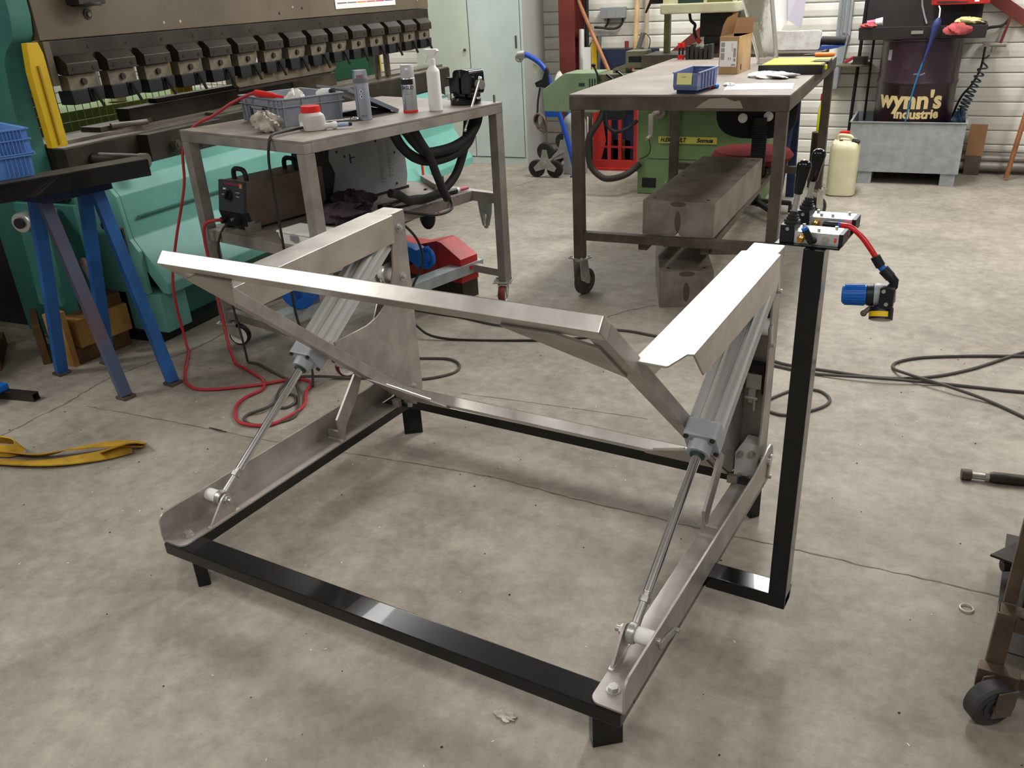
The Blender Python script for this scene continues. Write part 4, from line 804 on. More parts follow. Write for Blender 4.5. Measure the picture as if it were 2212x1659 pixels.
cp = thing('ground_clamp', 'zinc spring clamp hanging from the shelf rail by the far leg', 'clamp', on(0.615, LL - 0.022, SZ - 0.046), LTY)
MB().py([(-0.035, 0.0), (0.035, 0.0), (0.030, -0.05), (0.012, -0.110), (0.004, -0.110), (0.012, -0.055), (-0.010, -0.055), (-0.004, -0.110), (-0.014, -0.110), (-0.028, -0.05)], -0.010, 0.010).build('jaws', MT['zinc'], cp, 0.002)
MB().cyl((-0.008, 0, -0.114), (0.0065, 0, -0.114), 0.008, seg=14).build('jaw_pads', MT['zinc'], cp, 0.001)
# ---------------- lower frame items
tb = thing('welding_wire_box', 'red metal toolbox with a sloping end standing on the floor under the bench', 'toolbox', on(0.18, 1.01, 0.0), LTY)
MB().py([(-0.17, 0.23), (0.05, 0.23), (0.20, 0.27), (0.23, 0.265), (0.345, 0.20), (0.345, 0.085), (0.20, 0.085), (-0.17, 0.085)], -0.06, 0.06).build('box_body', MT['red'], tb, 0.004)
MB().box(-0.17, 0.34, -0.055, 0.055, 0.0, 0.0849).build('box_stand', MT['brown_dk'], tb)
MB().box(0.195, 0.199, -0.0625, 0.0625, 0.087, 0.268).build('lid_seam', MT['red_ox'], tb)
MB().cyl((0.345, 0, 0.15), (0.356, 0, 0.15), 0.010, seg=12).build('end_knob', MT['red'], tb)
gd = thing('angle_grinder', 'blue and green grinder with black guard lying on the low shelf', 'grinder', on(0.335, 0.865, 0.165), LTY)
MB().py([(-0.10, 0.02), (-0.10, 0.10), (0.0, 0.095), (0.03, 0.085), (0.05, 0.10), (0.06, 0.06), (0.05, 0.02), (0.03, 0.0), (-0.02, 0.03)], -0.035, 0.035).build('body', MT['blue_pl'], gd, 0.008)
MB().tube(smooth_path([(0.05, 0, 0.09), (0.09, 0, 0.08), (0.10, 0, 0.04), (0.07, 0, 0.008), (0.03, 0, 0.008)], 5), 0.011, 8).build('loop_handle', MT['blue_pl'], gd, smooth=True)
MB().lathe([(0, 0.05), (0.02, 0.068), (0.03, 0.068), (0.05, 0.05)], (-0.155, 0, 0.07), (1, 0, 0), 26).build('wheel_guard', MT['dkgreen'], gd, smooth=True)
MB().box(-0.09, -0.05, -0.03, 0.03, 0.0, 0.02).build('foot', MT['black_mat'], gd)
tag(MB().ball((0, 0, 0), 0.05, 16, 10, (0.8, 0.6, 1.15)).build('black_plug_connector', MT['black_mat'], None, smooth=True), 'black rubber plug hanging below the shelf in front of the red toolbox', 'plug').location = on(0.36, 0.93, 0.385)
tag(MB().tube(smooth_path([(0, 0, 0), (0.01, 0.0, 0.04), (-0.01, 0.02, 0.075)], 5), 0.012, 8).build('plug_lead', MT['cable'], None, smooth=True), 'short black lead between the shelf and the hanging plug', 'cable').location = on(0.36, 0.93, 0.43)
drm = thing('wire_drum', 'blue keg lying on the low rails of the bench', 'keg', on(0.305, 0.235, 0.171), LTY + R(28))
MB().lathe([(0, 0.070), (0.004, 0.074), (0.03, 0.076)], (0, -0.09, 0.076), (0, 1, 0), 32).build('lid', MT['blue_pl'], drm, smooth=True)
MB().lathe([(0.031, 0.0745), (0.041, 0.0745)], (0, -0.09, 0.076), (0, 1, 0), 32, cap=False).build('clamp_ring', MT['brown_dk'], drm, smooth=True)
MB().lathe([(0.042, 0.074), (0.180, 0.072), (0.184, 0.068), (0.184, 0.0)], (0, -0.09, 0.076), (0, 1, 0), 32).build('body', MT['blue_pl'], drm, smooth=True)
MB().obox((0, -0.0905, 0.068), (0.012, 0, 0.008), (0, 0.002, 0), (-0.006, 0, 0.016)).build('lid_mark', M('dark_blue_mark', '14418f', 0.5), drm)
tube_thing('power_cable', 'black cable hanging from the shelf coil down behind the lift post', 'cable', [on(0.56, 0.50, 0.50), on(0.60, 0.55, 0.46), on(0.62, 0.60, 0.38), on(0.61, 0.62, 0.28), on(0.585, 0.58, 0.20), on(0.60, 0.52, 0.12), on(0.66, 0.50, 0.05), on(0.80, 0.54, 0.006), (0.10, 1.86, 0.006), (0.28, 2.02, 0.006)], 0.0055, MT['cable'])
for (yy, la) in ((2.18, 'thin red rod leaning on the turquoise apron, nearer one'), (2.325, 'thin red rod leaning on the turquoise apron, farther one')):
    pass
# ================================================================== press brake along the left
BO = (-1.49, 1.19, 0); BY = 0.12
pb = thing('press_brake', 'large turquoise press brake with a taupe ram and a row of punch clamps', 'machine', BO, BY)
TQ = MT['teal']; BD_ = MT['brown_dk']
def onb(x, y, z=0.0): return on(x, y, z, BO, BY)
# ram
MB().box(-0.30, -0.20, -0.045, 3.02, 1.212, 2.3).build('ram', MT['ram'], pb, 0.004)
MB().box(-0.29, -0.205, -0.015, 3.02, 1.090, 1.209).build('clamp_bar', BD_, pb, 0.003)
MB().box(-0.285, -0.19, -0.046, -0.016, 1.05, 1.209).build('ram_end_strip', MT['ram'], pb, 0.002)
for k in range(15): MB().cyl((-0.206, 0.075 + 0.2 * k + 0.1, 1.178), (-0.2035, 0.075 + 0.2 * k + 0.1, 1.178), 0.007, seg=12).build('bar_hole', MT['black_mat'], pb)
silver = M('worn_grey_clamp', '7d7565', 0.5, 0.3, col2='5f5848', vscale=14)
clamp0 = MB().px([(0, 1.154), (0.152, 1.154), (0.152, 1.086), (0, 1.086)], -0.2, -0.2).build('tmp', silver, pb); bpy.data.objects.remove(clamp0)
def clamp_meshes(sloped):
    a = MB().py([(-0.205, 1.157), (-0.180, 1.154), (-0.150, 1.126), (-0.150, 1.086), (-0.205, 1.086)], 0.0, 0.152)
    pl_ = [(0.004, 1.084), (0.150, 1.084), (0.150, 1.062), (0.128, 1.028), (0.004, 1.028)] if sloped else [(0.004, 1.084), (0.150, 1.084), (0.150, 1.028), (0.004, 1.028)]
    b = MB().px(pl_, -0.215, -0.168)
    c = MB().px([(0.000, 1.028), (0.080, 1.028), (0.080, 0.975), (0.002, 0.975)], -0.235, -0.160)
    d = MB().px([(0.088, 1.032), (0.165, 1.032), (0.160, 0.980), (0.092, 0.975)], -0.235, -0.165)
    return a, b, c, d
protoA = protoB = None
for k in range(15):
    sl = 5 <= k <= 9
    pr = protoB if sl else protoA
    if pr is None:
        c = thing('punch_clamp', None, None, (0, 0.2 * k, 0)); c.parent = pb
        a, b, cc, d = clamp_meshes(sl)
        a.build('wedge_block', BD_, c, 0.003); b.build('clamp_plate', silver, c, 0.002); cc.build('jaw', MT['black_mat'], c, 0.003); d.build('jaw', MT['black_mat'], c, 0.003)
        MB().cyl((-0.168, 0.074, 1.056), (-0.158, 0.074, 1.056), 0.0125, seg=14).build('clamp_screw', BD_, c, 0.001)
        MB().bar((-0.158, 0.105, 1.028), (-0.145, 0.128, 0.955), 0.014, 0.010).build('lever', BD_, c, 0.001)
        for yy in (0.03, 0.125): MB().cyl((-0.150, yy, 1.104), (-0.1485, yy, 1.104), 0.008, seg=12).build('block_screw', MT['black_mat'], c)
        if sl: protoB = c
        else: protoA = c
    else:
        c = copy_tree(pr, pb); c.location = (0, 0.2 * k, 0)
MB().px([(0.98, 0.985), (1.84, 0.985), (1.845, 0.945), (1.80, 0.930), (1.0, 0.930), (0.98, 0.945)], -0.215, -0.185).build('punch_tool', MT['ram'], pb, 0.003)
MB().px([(1.0, 0.9299), (1.80, 0.9299), (1.80, 0.912), (1.0, 0.912)], -0.206, -0.194).build('punch_edge', BD_, pb)
# items on ram face
MB().cyl((-0.20, 0.205, 1.294), (-0.196, 0.205, 1.294), 0.020, seg=24).build('ram_plug', BD_, pb, 0.001)
MB().cyl((-0.198, 0.208, 1.293), (-0.192, 0.208, 1.293), 0.010, seg=6).build('plug_nut', silver, pb)
MB().box(-0.20, -0.13, 0.115, 0.245, 1.328, 1.45).cyl((-0.165, 0.18, 1.335), (-0.165, 0.18, 1.322), 0.055, seg=22).build('ram_guide', MT['charcoal'], pb, 0.004)
for (y, z) in ((0.605, 1.243), (0.705, 1.243), (1.54, 1.270), (2.88, 1.262)): MB().cyl((-0.2, y, z), (-0.199, y, z), 0.006, seg=10).build('paint_chip', MT['cream'], pb)
for (y, z) in ((1.42, 1.245), (1.62, 1.262), (2.80, 1.285), (2.79, 1.30)): MB().cyl((-0.2, y, z), (-0.199, y, z), 0.007, seg=10).build('tapped_hole', MT['black_mat'], pb)
# calendar held on the ram
cal_ = thing('wall_calendar', 'white calendar sheet with a coloured bottom strip stuck on the press ram', 'calendar', onb(-0.198, 1.93, 1.245), BY)
MB().box(0.0, 0.003, 0.0, 0.66, 0.0, 0.40).build('sheet', MT['paper'], cal_)
for i, h in enumerate(('6a6a78', '7a7a88', 'e08a3a', 'd8503a', 'cc3a6a', '4a3a9a')):
    MB().box(0.003, 0.0038, 0.02 + 0.103 * i, 0.115 + 0.103 * i, 0.026, 0.032).build('printed_strip', M('strip_%d' % i, h, 0.6), cal_)
for j in range(5):
    MB().box(0.003, 0.0036, 0.06 + 0.12 * j, 0.062 + 0.12 * j, 0.05, 0.38).build('printed_rule', M('pale_pink_rule', 'd9cdd6', 0.7), cal_)
# side frames
MB().py([(-0.20, 2.3), (-0.20, 1.30), (-0.215, 1.235), (-0.235, 1.21), (-0.27, 1.185), (-0.30, 1.145), (-0.315, 1.06), (-0.323, 0.98), (-0.323, 0.62), (-0.42, 0.62), (-0.42, 2.3)], -0.145, -0.055).build('side_frame', MT['teal_shaded'], pb, 0.004)  # frame stands in shadow; that shade is put into its colour
MB().box(-1.20, -0.4205, -0.135, -0.065, 0.05, 2.3).build('frame_web', MT['charcoal'], pb, 0.003)
MB().py([(-0.45, 2.3), (-0.45, 0.5), (-1.30, 0.5), (-1.30, 2.3)], 2.60, 2.70).build('side_frame', M('mid_green_panel', '3f7d5c', 0.5, var=0.1), pb, 0.004)
# bed
MB().box(-0.62, -0.30, -0.05, 3.35, 0.60, 0.815).build('bed', BD_, pb, 0.003)
STt = M('worn_bed_top', '7b7468', 0.45, 0.35, col2='5f584c', vscale=5)
MB().box(-0.45, -0.305, -0.05, 3.35, 0.8155, 0.832).build('bed_top_rail', STt, pb, 0.002)
MB().box(-0.298, -0.225, -0.05, 3.30, 0.690, 0.812).build('bed_front_rail', BD_, pb, 0.002)
MB().box(-0.300, -0.232, -0.05, 3.30, 0.8125, 0.818).build('rail_cap', STt, pb)
MB().box(-0.224, -0.165, 0.33, 0.80, 0.685, 0.812).build('die_stop_plate', BD_, pb, 0.003)
for y in (0.47, 0.66): MB().cyl((-0.165, y, 0.748), (-0.135, y, 0.748), 0.020, seg=20).cyl((-0.135, y, 0.748), (-0.130, y, 0.748), 0.012, seg=6).build('plate_bolt', MT['steel_dk'], pb, 0.002)
MB().cyl((-0.22, 0.075, 0.755), (-0.02, 0.125, 0.745), 0.026, seg=22).build('shaft', MT['brown_dk'], pb, 0.002)
MB().cyl((-0.02, 0.125, 0.745), (0.012, 0.133, 0.743), 0.029, seg=22).cyl((0.012, 0.133, 0.743), (0.014, 0.1335, 0.743), 0.012, seg=14).build('shaft_end', MT['steel_dk'], pb, 0.003)
MB().box(-0.30, -0.10, 0.0, 0.20, 0.700, 0.715).build('shaft_bracket', BD_, pb)
MB().box(-0.42, -0.345, 0.43, 1.62, 0.832, 0.905).box(-0.41, -0.36, 0.62, 1.62, 0.905, 0.925).build('die_holder', BD_, pb, 0.003)
MB().box(-0.43, -0.34, 1.63, 2.05, 0.832, 0.900).build('die_holder', MT['ram'], pb, 0.003)
MB().box(-0.46, -0.34, 0.25, 0.55, 0.832, 0.852).build('die_shim', MT['steel_dk'], pb, 0.002)
MB().cyl((-0.33, 0.30, 0.850), (-0.28, 0.46, 0.846), 0.012, seg=12).build('die_pin', STt, pb)
MB().box(-0.34, -0.25, 0.86, 1.30, 0.819, 0.831).build('gauge_rail', STt, pb, 0.002)
for (y, h) in ((2.46, 0.17), (2.58, 0.21)):
    MB().cyl((-0.30, y, 0.832), (-0.30, y, 0.832 + h), 0.020, seg=16).build('back_stop_post', MT['steel_dk'], pb, 0.002)
# turquoise front cover
cover = [(-0.165, 0.70), (-0.085, 0.675), (-0.045, 0.625), (-0.030, 0.45), (0.100, 0.262), (0.100, 0.218), (0.06, 0.218), (-0.06, 0.40), (-0.10, 0.62), (-0.165, 0.66)]
MB().py(cover, 0.0, 2.93).build('front_cover', TQ, pb, 0.006)
MB().py([(-0.45, 0.66), (-0.165, 0.70), (-0.085, 0.675), (-0.045, 0.625), (-0.030, 0.45), (0.004, 0.40), (0.004, 0.215), (-0.45, 0.215)], -0.022, -0.001).build('cover_end_panel', MT['teal'], pb, 0.004)
MB().box(-0.031, -0.022, 0.05, 2.90, 0.528, 0.534).build('cover_seam', MT['teal_shaded'], pb)
MB().box(-0.14, 0.055, -0.015, 0.13, 0.045, 0.214).build('plinth_pillar', TQ, pb, 0.004)
MB().box(-0.50, -0.045, 0.20, 2.75, 0.045, 0.40).build('plinth_panel', MT['teal_shaded'], pb, 0.004)
MB().box(-0.55, 0.02, -0.03, 2.80, 0.0, 0.045).build('base_skid', MT['black_mat'], pb)
MB().py([(-0.25, 0.66), (-0.12, 0.66), (-0.15, 0.25), (-0.28, 0.25)], -0.32, -0.30).build('valve_bracket', MT['teal_shaded'], pb, 0.002)
MB().ball((0.010, 0.03, 0.0), 0.0, 4, 3).build('tmp2', TQ, pb); bpy.data.objects.remove(bpy.data.objects['tmp2'])
MB().ball((-0.115, -0.045, 0.512), 0.020, 16, 10).cyl((-0.115, -0.022, 0.512), (-0.115, -0.040, 0.512), 0.006, seg=10).build('knob', MT['black'], pb, smooth=True)
MB().box(-0.065, -0.047, -0.0245, -0.022, 0.36, 0.50).build('slot_plate', MT['ram'], pb)
MB().box(-0.060, -0.054, -0.0255, -0.0245, 0.372, 0.492).build('slot', MT['black_mat'], pb)
MB().cyl((-0.20, -0.035, 0.635), (-0.20, -0.022, 0.635), 0.016, seg=16).build('stop_button', MT['red'], pb)
# yellow light guards and mesh behind the tools
def guard_post(x, y0, y1, z0, z1, top=0.0, label=None):
    b = MB().px([(y0, z0), (y1, z0), (y1, z1 - top * 0.4), (y1 - (y1 - y0) * 0.15, z1), (y0 + (y1 - y0) * 0.2, z1), (y0, z1 - top)], x - 0.03, x)
    o = b.build('light_guard', MT['yellow'], pb, 0.003)
    MB().box(x + 0.0002, x + 0.006, y0 + (y1 - y0) * 0.42, y0 + (y1 - y0) * 0.52, z0 + 0.01, z1 - 0.08).build('guard_groove', M('deep_yellow', 'a5820f', 0.5), pb)
    return o
guard_post(-0.165, -0.150, -0.075, 0.835, 1.21, 0.10)
for (y0, y1, z0, z1) in ((1.21, 1.34, 0.70, 1.10), (3.00, 3.09, 0.60, 1.15), (3.17, 3.32, 0.60, 1.15)):
    MB().box(-0.84, -0.80, y0, y1, z0, z1).build('guard_post', MT['yellow'], pb, 0.004)
MB().box(-0.95, -0.91, 1.9, 2.62, 0.70, 0.93).build('guard_panel', MT['yellow'], pb, 0.003)
wm = MB()
for i in range(38): wm.cyl((-0.78, 0.12 + 0.045 * i, 0.70), (-0.78, 0.12 + 0.045 * i, 1.20), 0.0022, seg=5)
for i in range(12): wm.cyl((-0.777, 0.12, 0.70 + 0.045 * i), (-0.777, 1.80, 0.70 + 0.045 * i), 0.0022, seg=5)
tag(wm.build('wire_mesh', MT['mesh_y'], pb), kind='stuff')
MB().box(-0.92, -0.55, -0.14, 3.3, 2.2, 2.3).build('top_beam', BD_, pb)
MB().py([(-0.52, 0.60), (-0.46, 0.60), (-0.46, 0.05), (-0.52, 0.05)], -0.02, 3.3).build('rear_panel', MT['teal_shaded'], pb)
MB().cyl((-0.176, -0.37, 0.598), (-0.222, -0.20, 0.600), 0.037, seg=28).build('motor_cylinder', MT['zinc'], pb, 0.004)
MB().cyl((-0.1755, -0.371, 0.598), (-0.173, -0.380, 0.598), 0.020, seg=20).build('motor_cap', MT['black_mat'], pb)
MB().box(-0.60, -0.12, -0.172, -0.146, 0.05, 0.62).build('left_lower_panel', MT['teal_shaded'], pb, 0.004)
MB().tube(smooth_path([(-0.14, -0.175, 0.40), (-0.10, -0.21, 0.40), (-0.05, -0.23, 0.34), (-0.04, -0.23, 0.22), (-0.06, -0.22, 0.12)], 6), 0.014, 10).build('hydraulic_hose', M('worn_brown_hose', '5a4c3a', 0.6), pb, smooth=True)
# grey and dark machinery seen through the gap, beyond the mesh
bkm = thing('hydraulic_cabinet', 'pale green machine cabinet seen through the mesh guard', 'cabinet', onb(-1.55, 0.15), BY)
MB().box(0, 0.45, 0.0, 0.40, 0, 1.12).build('cabinet_body', M('pale_green_paint', '8aa069', 0.5, var=0.15), bkm, 0.004)
MB().box(0.02, 0.45, 0.42, 1.70, 0, 0.84).build('cabinet_base', M('pale_green_paint_b', '7f9a5e', 0.5, var=0.15), bkm, 0.004)
MB().box(0.4505, 0.453, 0.05, 0.36, 0.60, 0.95).build('door_panel', MT['weld_grey'], bkm)
MB().cyl((0.46, 0.40, 0.70), (0.46, 0.40, 1.08), 0.035, seg=16).build('grey_pipe', MT['weld_grey'], bkm)
MB().lathe([(0, 0.05), (0.14, 0.045), (0.20, 0.06), (0.24, 0.05)], (0.35, 1.02, 0.842), (0, 0.1, 1), 18).build('cream_bottle', MT['jerry'], bkm, smooth=True)
rs = thing('steel_sheet', 'cream cut steel sheet propped behind the punch tool', 'sheet', onb(-0.72, 1.52, 0.0), BY)
MB().px([(0.0, 0.84), (0.0, 0.93), (0.03, 0.93), (0.05, 0.98), (0.07, 0.93), (0.13, 0.93), (0.15, 0.87), (0.25, 0.85), (0.25, 0.80), (0.0, 0.80)], 0, 0.004).build('sheet_plate', MT['cream'], rs)
MB().box(-0.05, 0.05, -0.02, 0.26, 0.0, 0.80).build('sheet_stand', MT['brown_dk'], rs)
# dark cupboard to the left of the machine
dk = thing('dark_cupboard', 'dark cupboard in shadow to the left of the press brake', 'cupboard', onb(-1.35, -1.15), BY)
MB().box(0, 0.5, 0, 0.85, 0, 2.2).build('cupboard_body', MT['charcoal'], dk, 0.004)
MB().box(0.5, 0.505, 0.30, 0.84, 0.78, 1.0).build('cupboard_panel', M('dim_beige_panel', '8d8268', 0.6), dk)
MB().box(0.5, 0.505, 0.02, 0.82, 1.17, 1.18).build('cupboard_ledge', MT['grey_md'], dk)
for (yy) in (2.18, 2.325):
    o = MB().cyl((0.0, 0.0, 0), (-0.005, 0.0, 0.40), 0.0085, seg=12).build('red_rod', MT['orange'], None, smooth=False)
    o.location = onb(0.125, yy, 0.0); tag(o, 'thin red rod standing by the turquoise apron, %s' % ('left one of the two' if yy < 2.2 else 'right one of the two'), 'rod', 'red rods by the press brake')
# ================================================================== trestle, beam, crate, timber in front of the brake
tr = thing('steel_trestle', 'blue steel trestle with splayed box legs carrying a black beam', 'trestle', (-1.31, 0.80, 0))
BT_ = MT['blue_tr']
for (f, ax, mat, lab) in (((-1.575, 0.757), (-1.305, 0.705), BT_, None), ((-1.125, 0.715), (-1.245, 0.690), MT['blue_rust'], 'scuffed, paint worn leg'), ((-1.495, 0.915), (-1.27, 0.87), BT_, None), ((-1.062, 0.880), (-1.205, 0.865), BT_, None)):
    p0 = Vector((f[0] + 1.31, f[1] - 0.80, 0.012)); p1 = Vector((ax[0] + 1.31, ax[1] - 0.80, 0.765))
    o = MB().bar(p0, p1, 0.042, 0.042, (0.3, 1, 0)).build('leg', mat, tr, 0.004)
    if lab: o['label'] = lab
    MB().box(p0.x - 0.026, p0.x + 0.026, p0.y - 0.026, p0.y + 0.026, 0, 0.012).build('foot_pad', MT['steel_dk'], tr, 0.002)
MB().box(-0.03, 0.145, -0.145, 0.11, 0.735, 0.7725).build('head_plate', MT['cloth_blue'], tr, 0.004)
bm_ = thing('steel_beam', 'long black box beam lying on the blue trestle', 'beam', (-1.10, 0.72, 0.773), R(-12))
MB().box(-0.105, 0.0, -1.3, 0.275, 0.0, 0.0575).build('beam_body', MT['black'], bm_, 0.003)
MB().box(-0.100, -0.005, -1.298, 0.274, 0.0577, 0.0582).build('lighter_top', M('lighter_beam_top', '4c493f', 0.7, col2='3a382f', vscale=9), bm_)  # thin sheet, lighter than the black beam below it
cr2 = thing('stacking_crate', 'blue perforated crate with cardboard inside on the black beam', 'crate', (-1.165, 0.655, 0.8315), R(-14))
BC = MT['blue_crate']
cb_ = MB(); crate_shell(cb_, -0.30, 0.0, -0.40, 0.0, 0.150, 0.006, 0.008).build('shell', BC, cr2, 0.002)
rr = MB()
for z in (0.146, 0.115, 0.072, 0.066):
    rr.box(-0.305, 0.008, -0.002, 0.008, z, z + 0.004).box(-0.0, 0.008, -0.405, 0.0, z, z + 0.004)
rr.build('rim_flange', BC, cr2)
for k in range(9): MB().box(-0.018 - 0.010 * k, -0.0155 - 0.010 * k, -0.003, 0.0065, 0.072, 0.148).build('rib', BC, cr2)
for k in range(8): MB().box(0.0, 0.0065, -0.020 - 0.011 * k, -0.0175 - 0.011 * k, 0.072, 0.148).build('rib', BC, cr2)
for k in range(16):
    for z in (0.020, 0.040):
        MB().box(-0.0072, -0.0012 + 0.001, -0.16 - 0.013 * k, -0.154 - 0.013 * k, z, z + 0.010).build('slot', MT['cloth_blue'], cr2)
for k in range(6): MB().box(-0.004, 0.001, -0.016 - 0.014 * k, -0.013 - 0.014 * k, 0.008, 0.066).build('rib', BC, cr2)
MB().box(0.0, 0.007, -0.32, -0.20, 0.082, 0.105).build('hand_hole', MT['black_mat'], cr2, 0.002)
for k in range(3): MB().box(0.0005, 0.0085, -0.24 - 0.018 * k, -0.231 - 0.018 * k, 0.122, 0.138).build('print_bar', MT['paper'], cr2)
cpc = tag(MB().add([(-0.26, -0.37, 0.008), (-0.10, -0.37, 0.008), (-0.10, -0.06, 0.008), (-0.26, -0.06, 0.008), (-0.24, -0.36, 0.215), (-0.15, -0.36, 0.225), (-0.06, -0.10, 0.150), (-0.20, -0.08, 0.165)], [(3, 2, 1, 0), (4, 5, 6, 7), (0, 1, 5, 4), (1, 2, 6, 5), (2, 3, 7, 6), (3, 0, 4, 7)]).build('cardboard_piece', MT['card'], None, 0.002), 'tan cardboard piece standing in the blue crate', 'cardboard'); cpc.location = (-1.165, 0.655, 0.8315); cpc.rotation_euler = (0, 0, R(-14))
# timber dunnage
def plank(name, label, loc, sx, sy, sz, yaw, mat, tilt=0.0, group=None):
    o = MB().box(-sx / 2, sx / 2, -sy / 2, sy / 2, 0, sz).build(name, mat, None, 0.003); o.location = loc; o.rotation_euler = (tilt, 0, R(yaw)); return tag(o, label, 'timber', group)
pal = thing('timber_pallet', 'raw timber pallet end behind the blue trestle legs', 'pallet', (-1.575, 0.85, 0))
for (x0, x1, y0, y1, z0, z1, m) in ((-0.10, -0.012, 0.0, 0.25, 0.0, 0.068, 'wood_dk'), (-0.11, 0.0, 0.02, 0.265, 0.0685, 0.185, 'wood'), (-0.11, -0.02, 0.12, 0.26, 0.1855, 0.235, 'wood_dk'), (-0.065, -0.012, -0.028, -0.001, 0.0, 0.235, 'wood'), (-0.13, -0.07, -0.03, -0.002, 0.0, 0.215, 'wood')):
    MB().box(x0, x1, y0, y1, z0, z1).build('timber_block', MT[m], pal, 0.003)
plank('timber_board', 'dark board standing on edge left of the timber pallet', (-1.84, 0.86, 0), 0.03, 0.26, 0.17, 60, MT['wood_dk'])
plank('timber_board', 'dark plank lying flat behind the trestle near the left edge', (-2.02, 0.72, 0), 0.12, 0.34, 0.06, 55, MT['wood_dk'])
# dark wheeled thing at far left
cw_ = thing('trolley', 'dark trolley with a rubber wheel in the shadow at the left edge', 'trolley', (-1.90, 0.66, 0), R(20))
MB().box(-0.25, 0.0, -0.30, 0.05, 0.12, 0.30).build('trolley_body', MT['charcoal'], cw_, 0.006)
MB().lathe([(-0.02, 0.02), (-0.02, 0.055), (0.0, 0.062), (0.02, 0.055), (0.02, 0.02)], (0.02, 0.0, 0.062), (1, 0.2, 0), 26).build('wheel', MT['rubber'], cw_, smooth=True)
MB().box(-0.01, 0.01, -0.02, 0.02, 0.06, 0.14).build('fork', MT['zinc'], cw_, 0.002)
# floor items at left
bt = thing('box_tube_offcut', 'short dark square steel tube lying on the floor by the blue item', 'tube', (-1.50, 0.535, 0), R(14))
to = MB(); h = 0.0155
for (a, b_, c, d_) in ((-0.13, 0.075, -h, -h + 0.003), (-0.13, 0.075, h - 0.003, h)): to.box(a, b_, c, d_, 0.0, 2 * h)
to.box(-0.13, 0.075, -h + 0.003, h - 0.003, 0, 0.003).box(-0.13, 0.075, -h + 0.003, h - 0.003, 2 * h - 0.003, 2 * h)
to.build('tube_wall', MT['brown_dk'], bt)
bw_ = thing('blue_wheel_chock', 'bright blue rounded plastic item cut by the left picture edge', 'plastic item', (-1.545, 0.488, 0), R(10))
MB().lathe([(-0.02, 0.0), (-0.02, 0.03), (-0.012, 0.036), (0.012, 0.036), (0.02, 0.03), (0.02, 0.0)], (-0.03, -0.03, 0.036), (0.5, 1, 0), 26).build('disc', MT['blue_pl'], bw_, smooth=True)
MB().box(-0.05, -0.005, -0.002, 0.05, 0.031, 0.055).build('arm', MT['blue_pl'], bw_, 0.005)
# lifting strap
def ribbon(b, path, wid, up=(0, 0, 1), th=0.004, roll=None):
    P = smooth_path(path, 6); vs = []
    for i, p in enumerate(P):
        t = (P[min(i + 1, len(P) - 1)] - P[max(i - 1, 0)]).normalized(); u = Vector(up); a = 0 if roll is None else roll(i / (len(P) - 1))
        s = t.cross(u).normalized(); n_ = s.cross(t); sd = s * math.cos(a) + n_ * math.sin(a); nn = n_ * math.cos(a) - s * math.sin(a); w2 = wid / 2
        vs += [p + sd * w2, p - sd * w2, p - sd * w2 + nn * th, p + sd * w2 + nn * th]
    fs = [(0, 1, 2, 3), tuple(len(vs) - 4 + k for k in (3, 2, 1, 0))]
    for i in range(len(P) - 1):
        for k in range(4): l = (k + 1) % 4; fs.append((4 * i + k, 4 * i + l, 4 * i + 4 + l, 4 * i + 4 + k))
    return b.add(vs, fs)
sp = thing('lifting_strap', 'dirty yellow webbing strap folded flat on the floor at left', 'strap', (-0.95, 0.27, 0))
o_ = Vector((-0.95, 0.27, 0)); q_ = lambda x, y, z: Vector((x, y, z)) - o_
ribbon(MB(), [q_(-1.30, 0.10, 0.004), q_(-1.10, 0.185, 0.004), q_(-0.98, 0.225, 0.007), q_(-0.88, 0.275, 0.010), q_(-0.79, 0.36, 0.010), q_(-0.735, 0.44, 0.012)], 0.050, roll=lambda t: 0.25 * math.sin(5 * t)).build('strap_length', MT['strap'], sp, smooth=True)
ribbon(MB(), [q_(-1.35, 0.12, 0.012), q_(-1.12, 0.225, 0.014), q_(-0.98, 0.270, 0.013), q_(-0.90, 0.325, 0.024), q_(-0.82, 0.395, 0.026), q_(-0.76, 0.445, 0.020), q_(-0.715, 0.475, 0.010)], 0.046, roll=lambda t: 0.35 + 0.3 * math.sin(6 * t)).build('strap_length', MT['strap'], sp, smooth=True)
ribbon(MB(), [q_(-0.79, 0.365, 0.018), q_(-0.735, 0.435, 0.030), q_(-0.700, 0.468, 0.022)], 0.055, roll=lambda t: 0.5).build('folded_end', MT['strap'], sp, smooth=True)
ribbon(MB(), [q_(-1.32, 0.22, 0.02), q_(-1.20, 0.255, 0.03), q_(-1.11, 0.275, 0.030), q_(-1.075, 0.262, 0.022), q_(-1.09, 0.235, 0.022), q_(-1.18, 0.215, 0.020), q_(-1.3, 0.18, 0.02)], 0.040, roll=lambda t: 1.1).build('strap_loop', MT['strap'], sp, smooth=True)
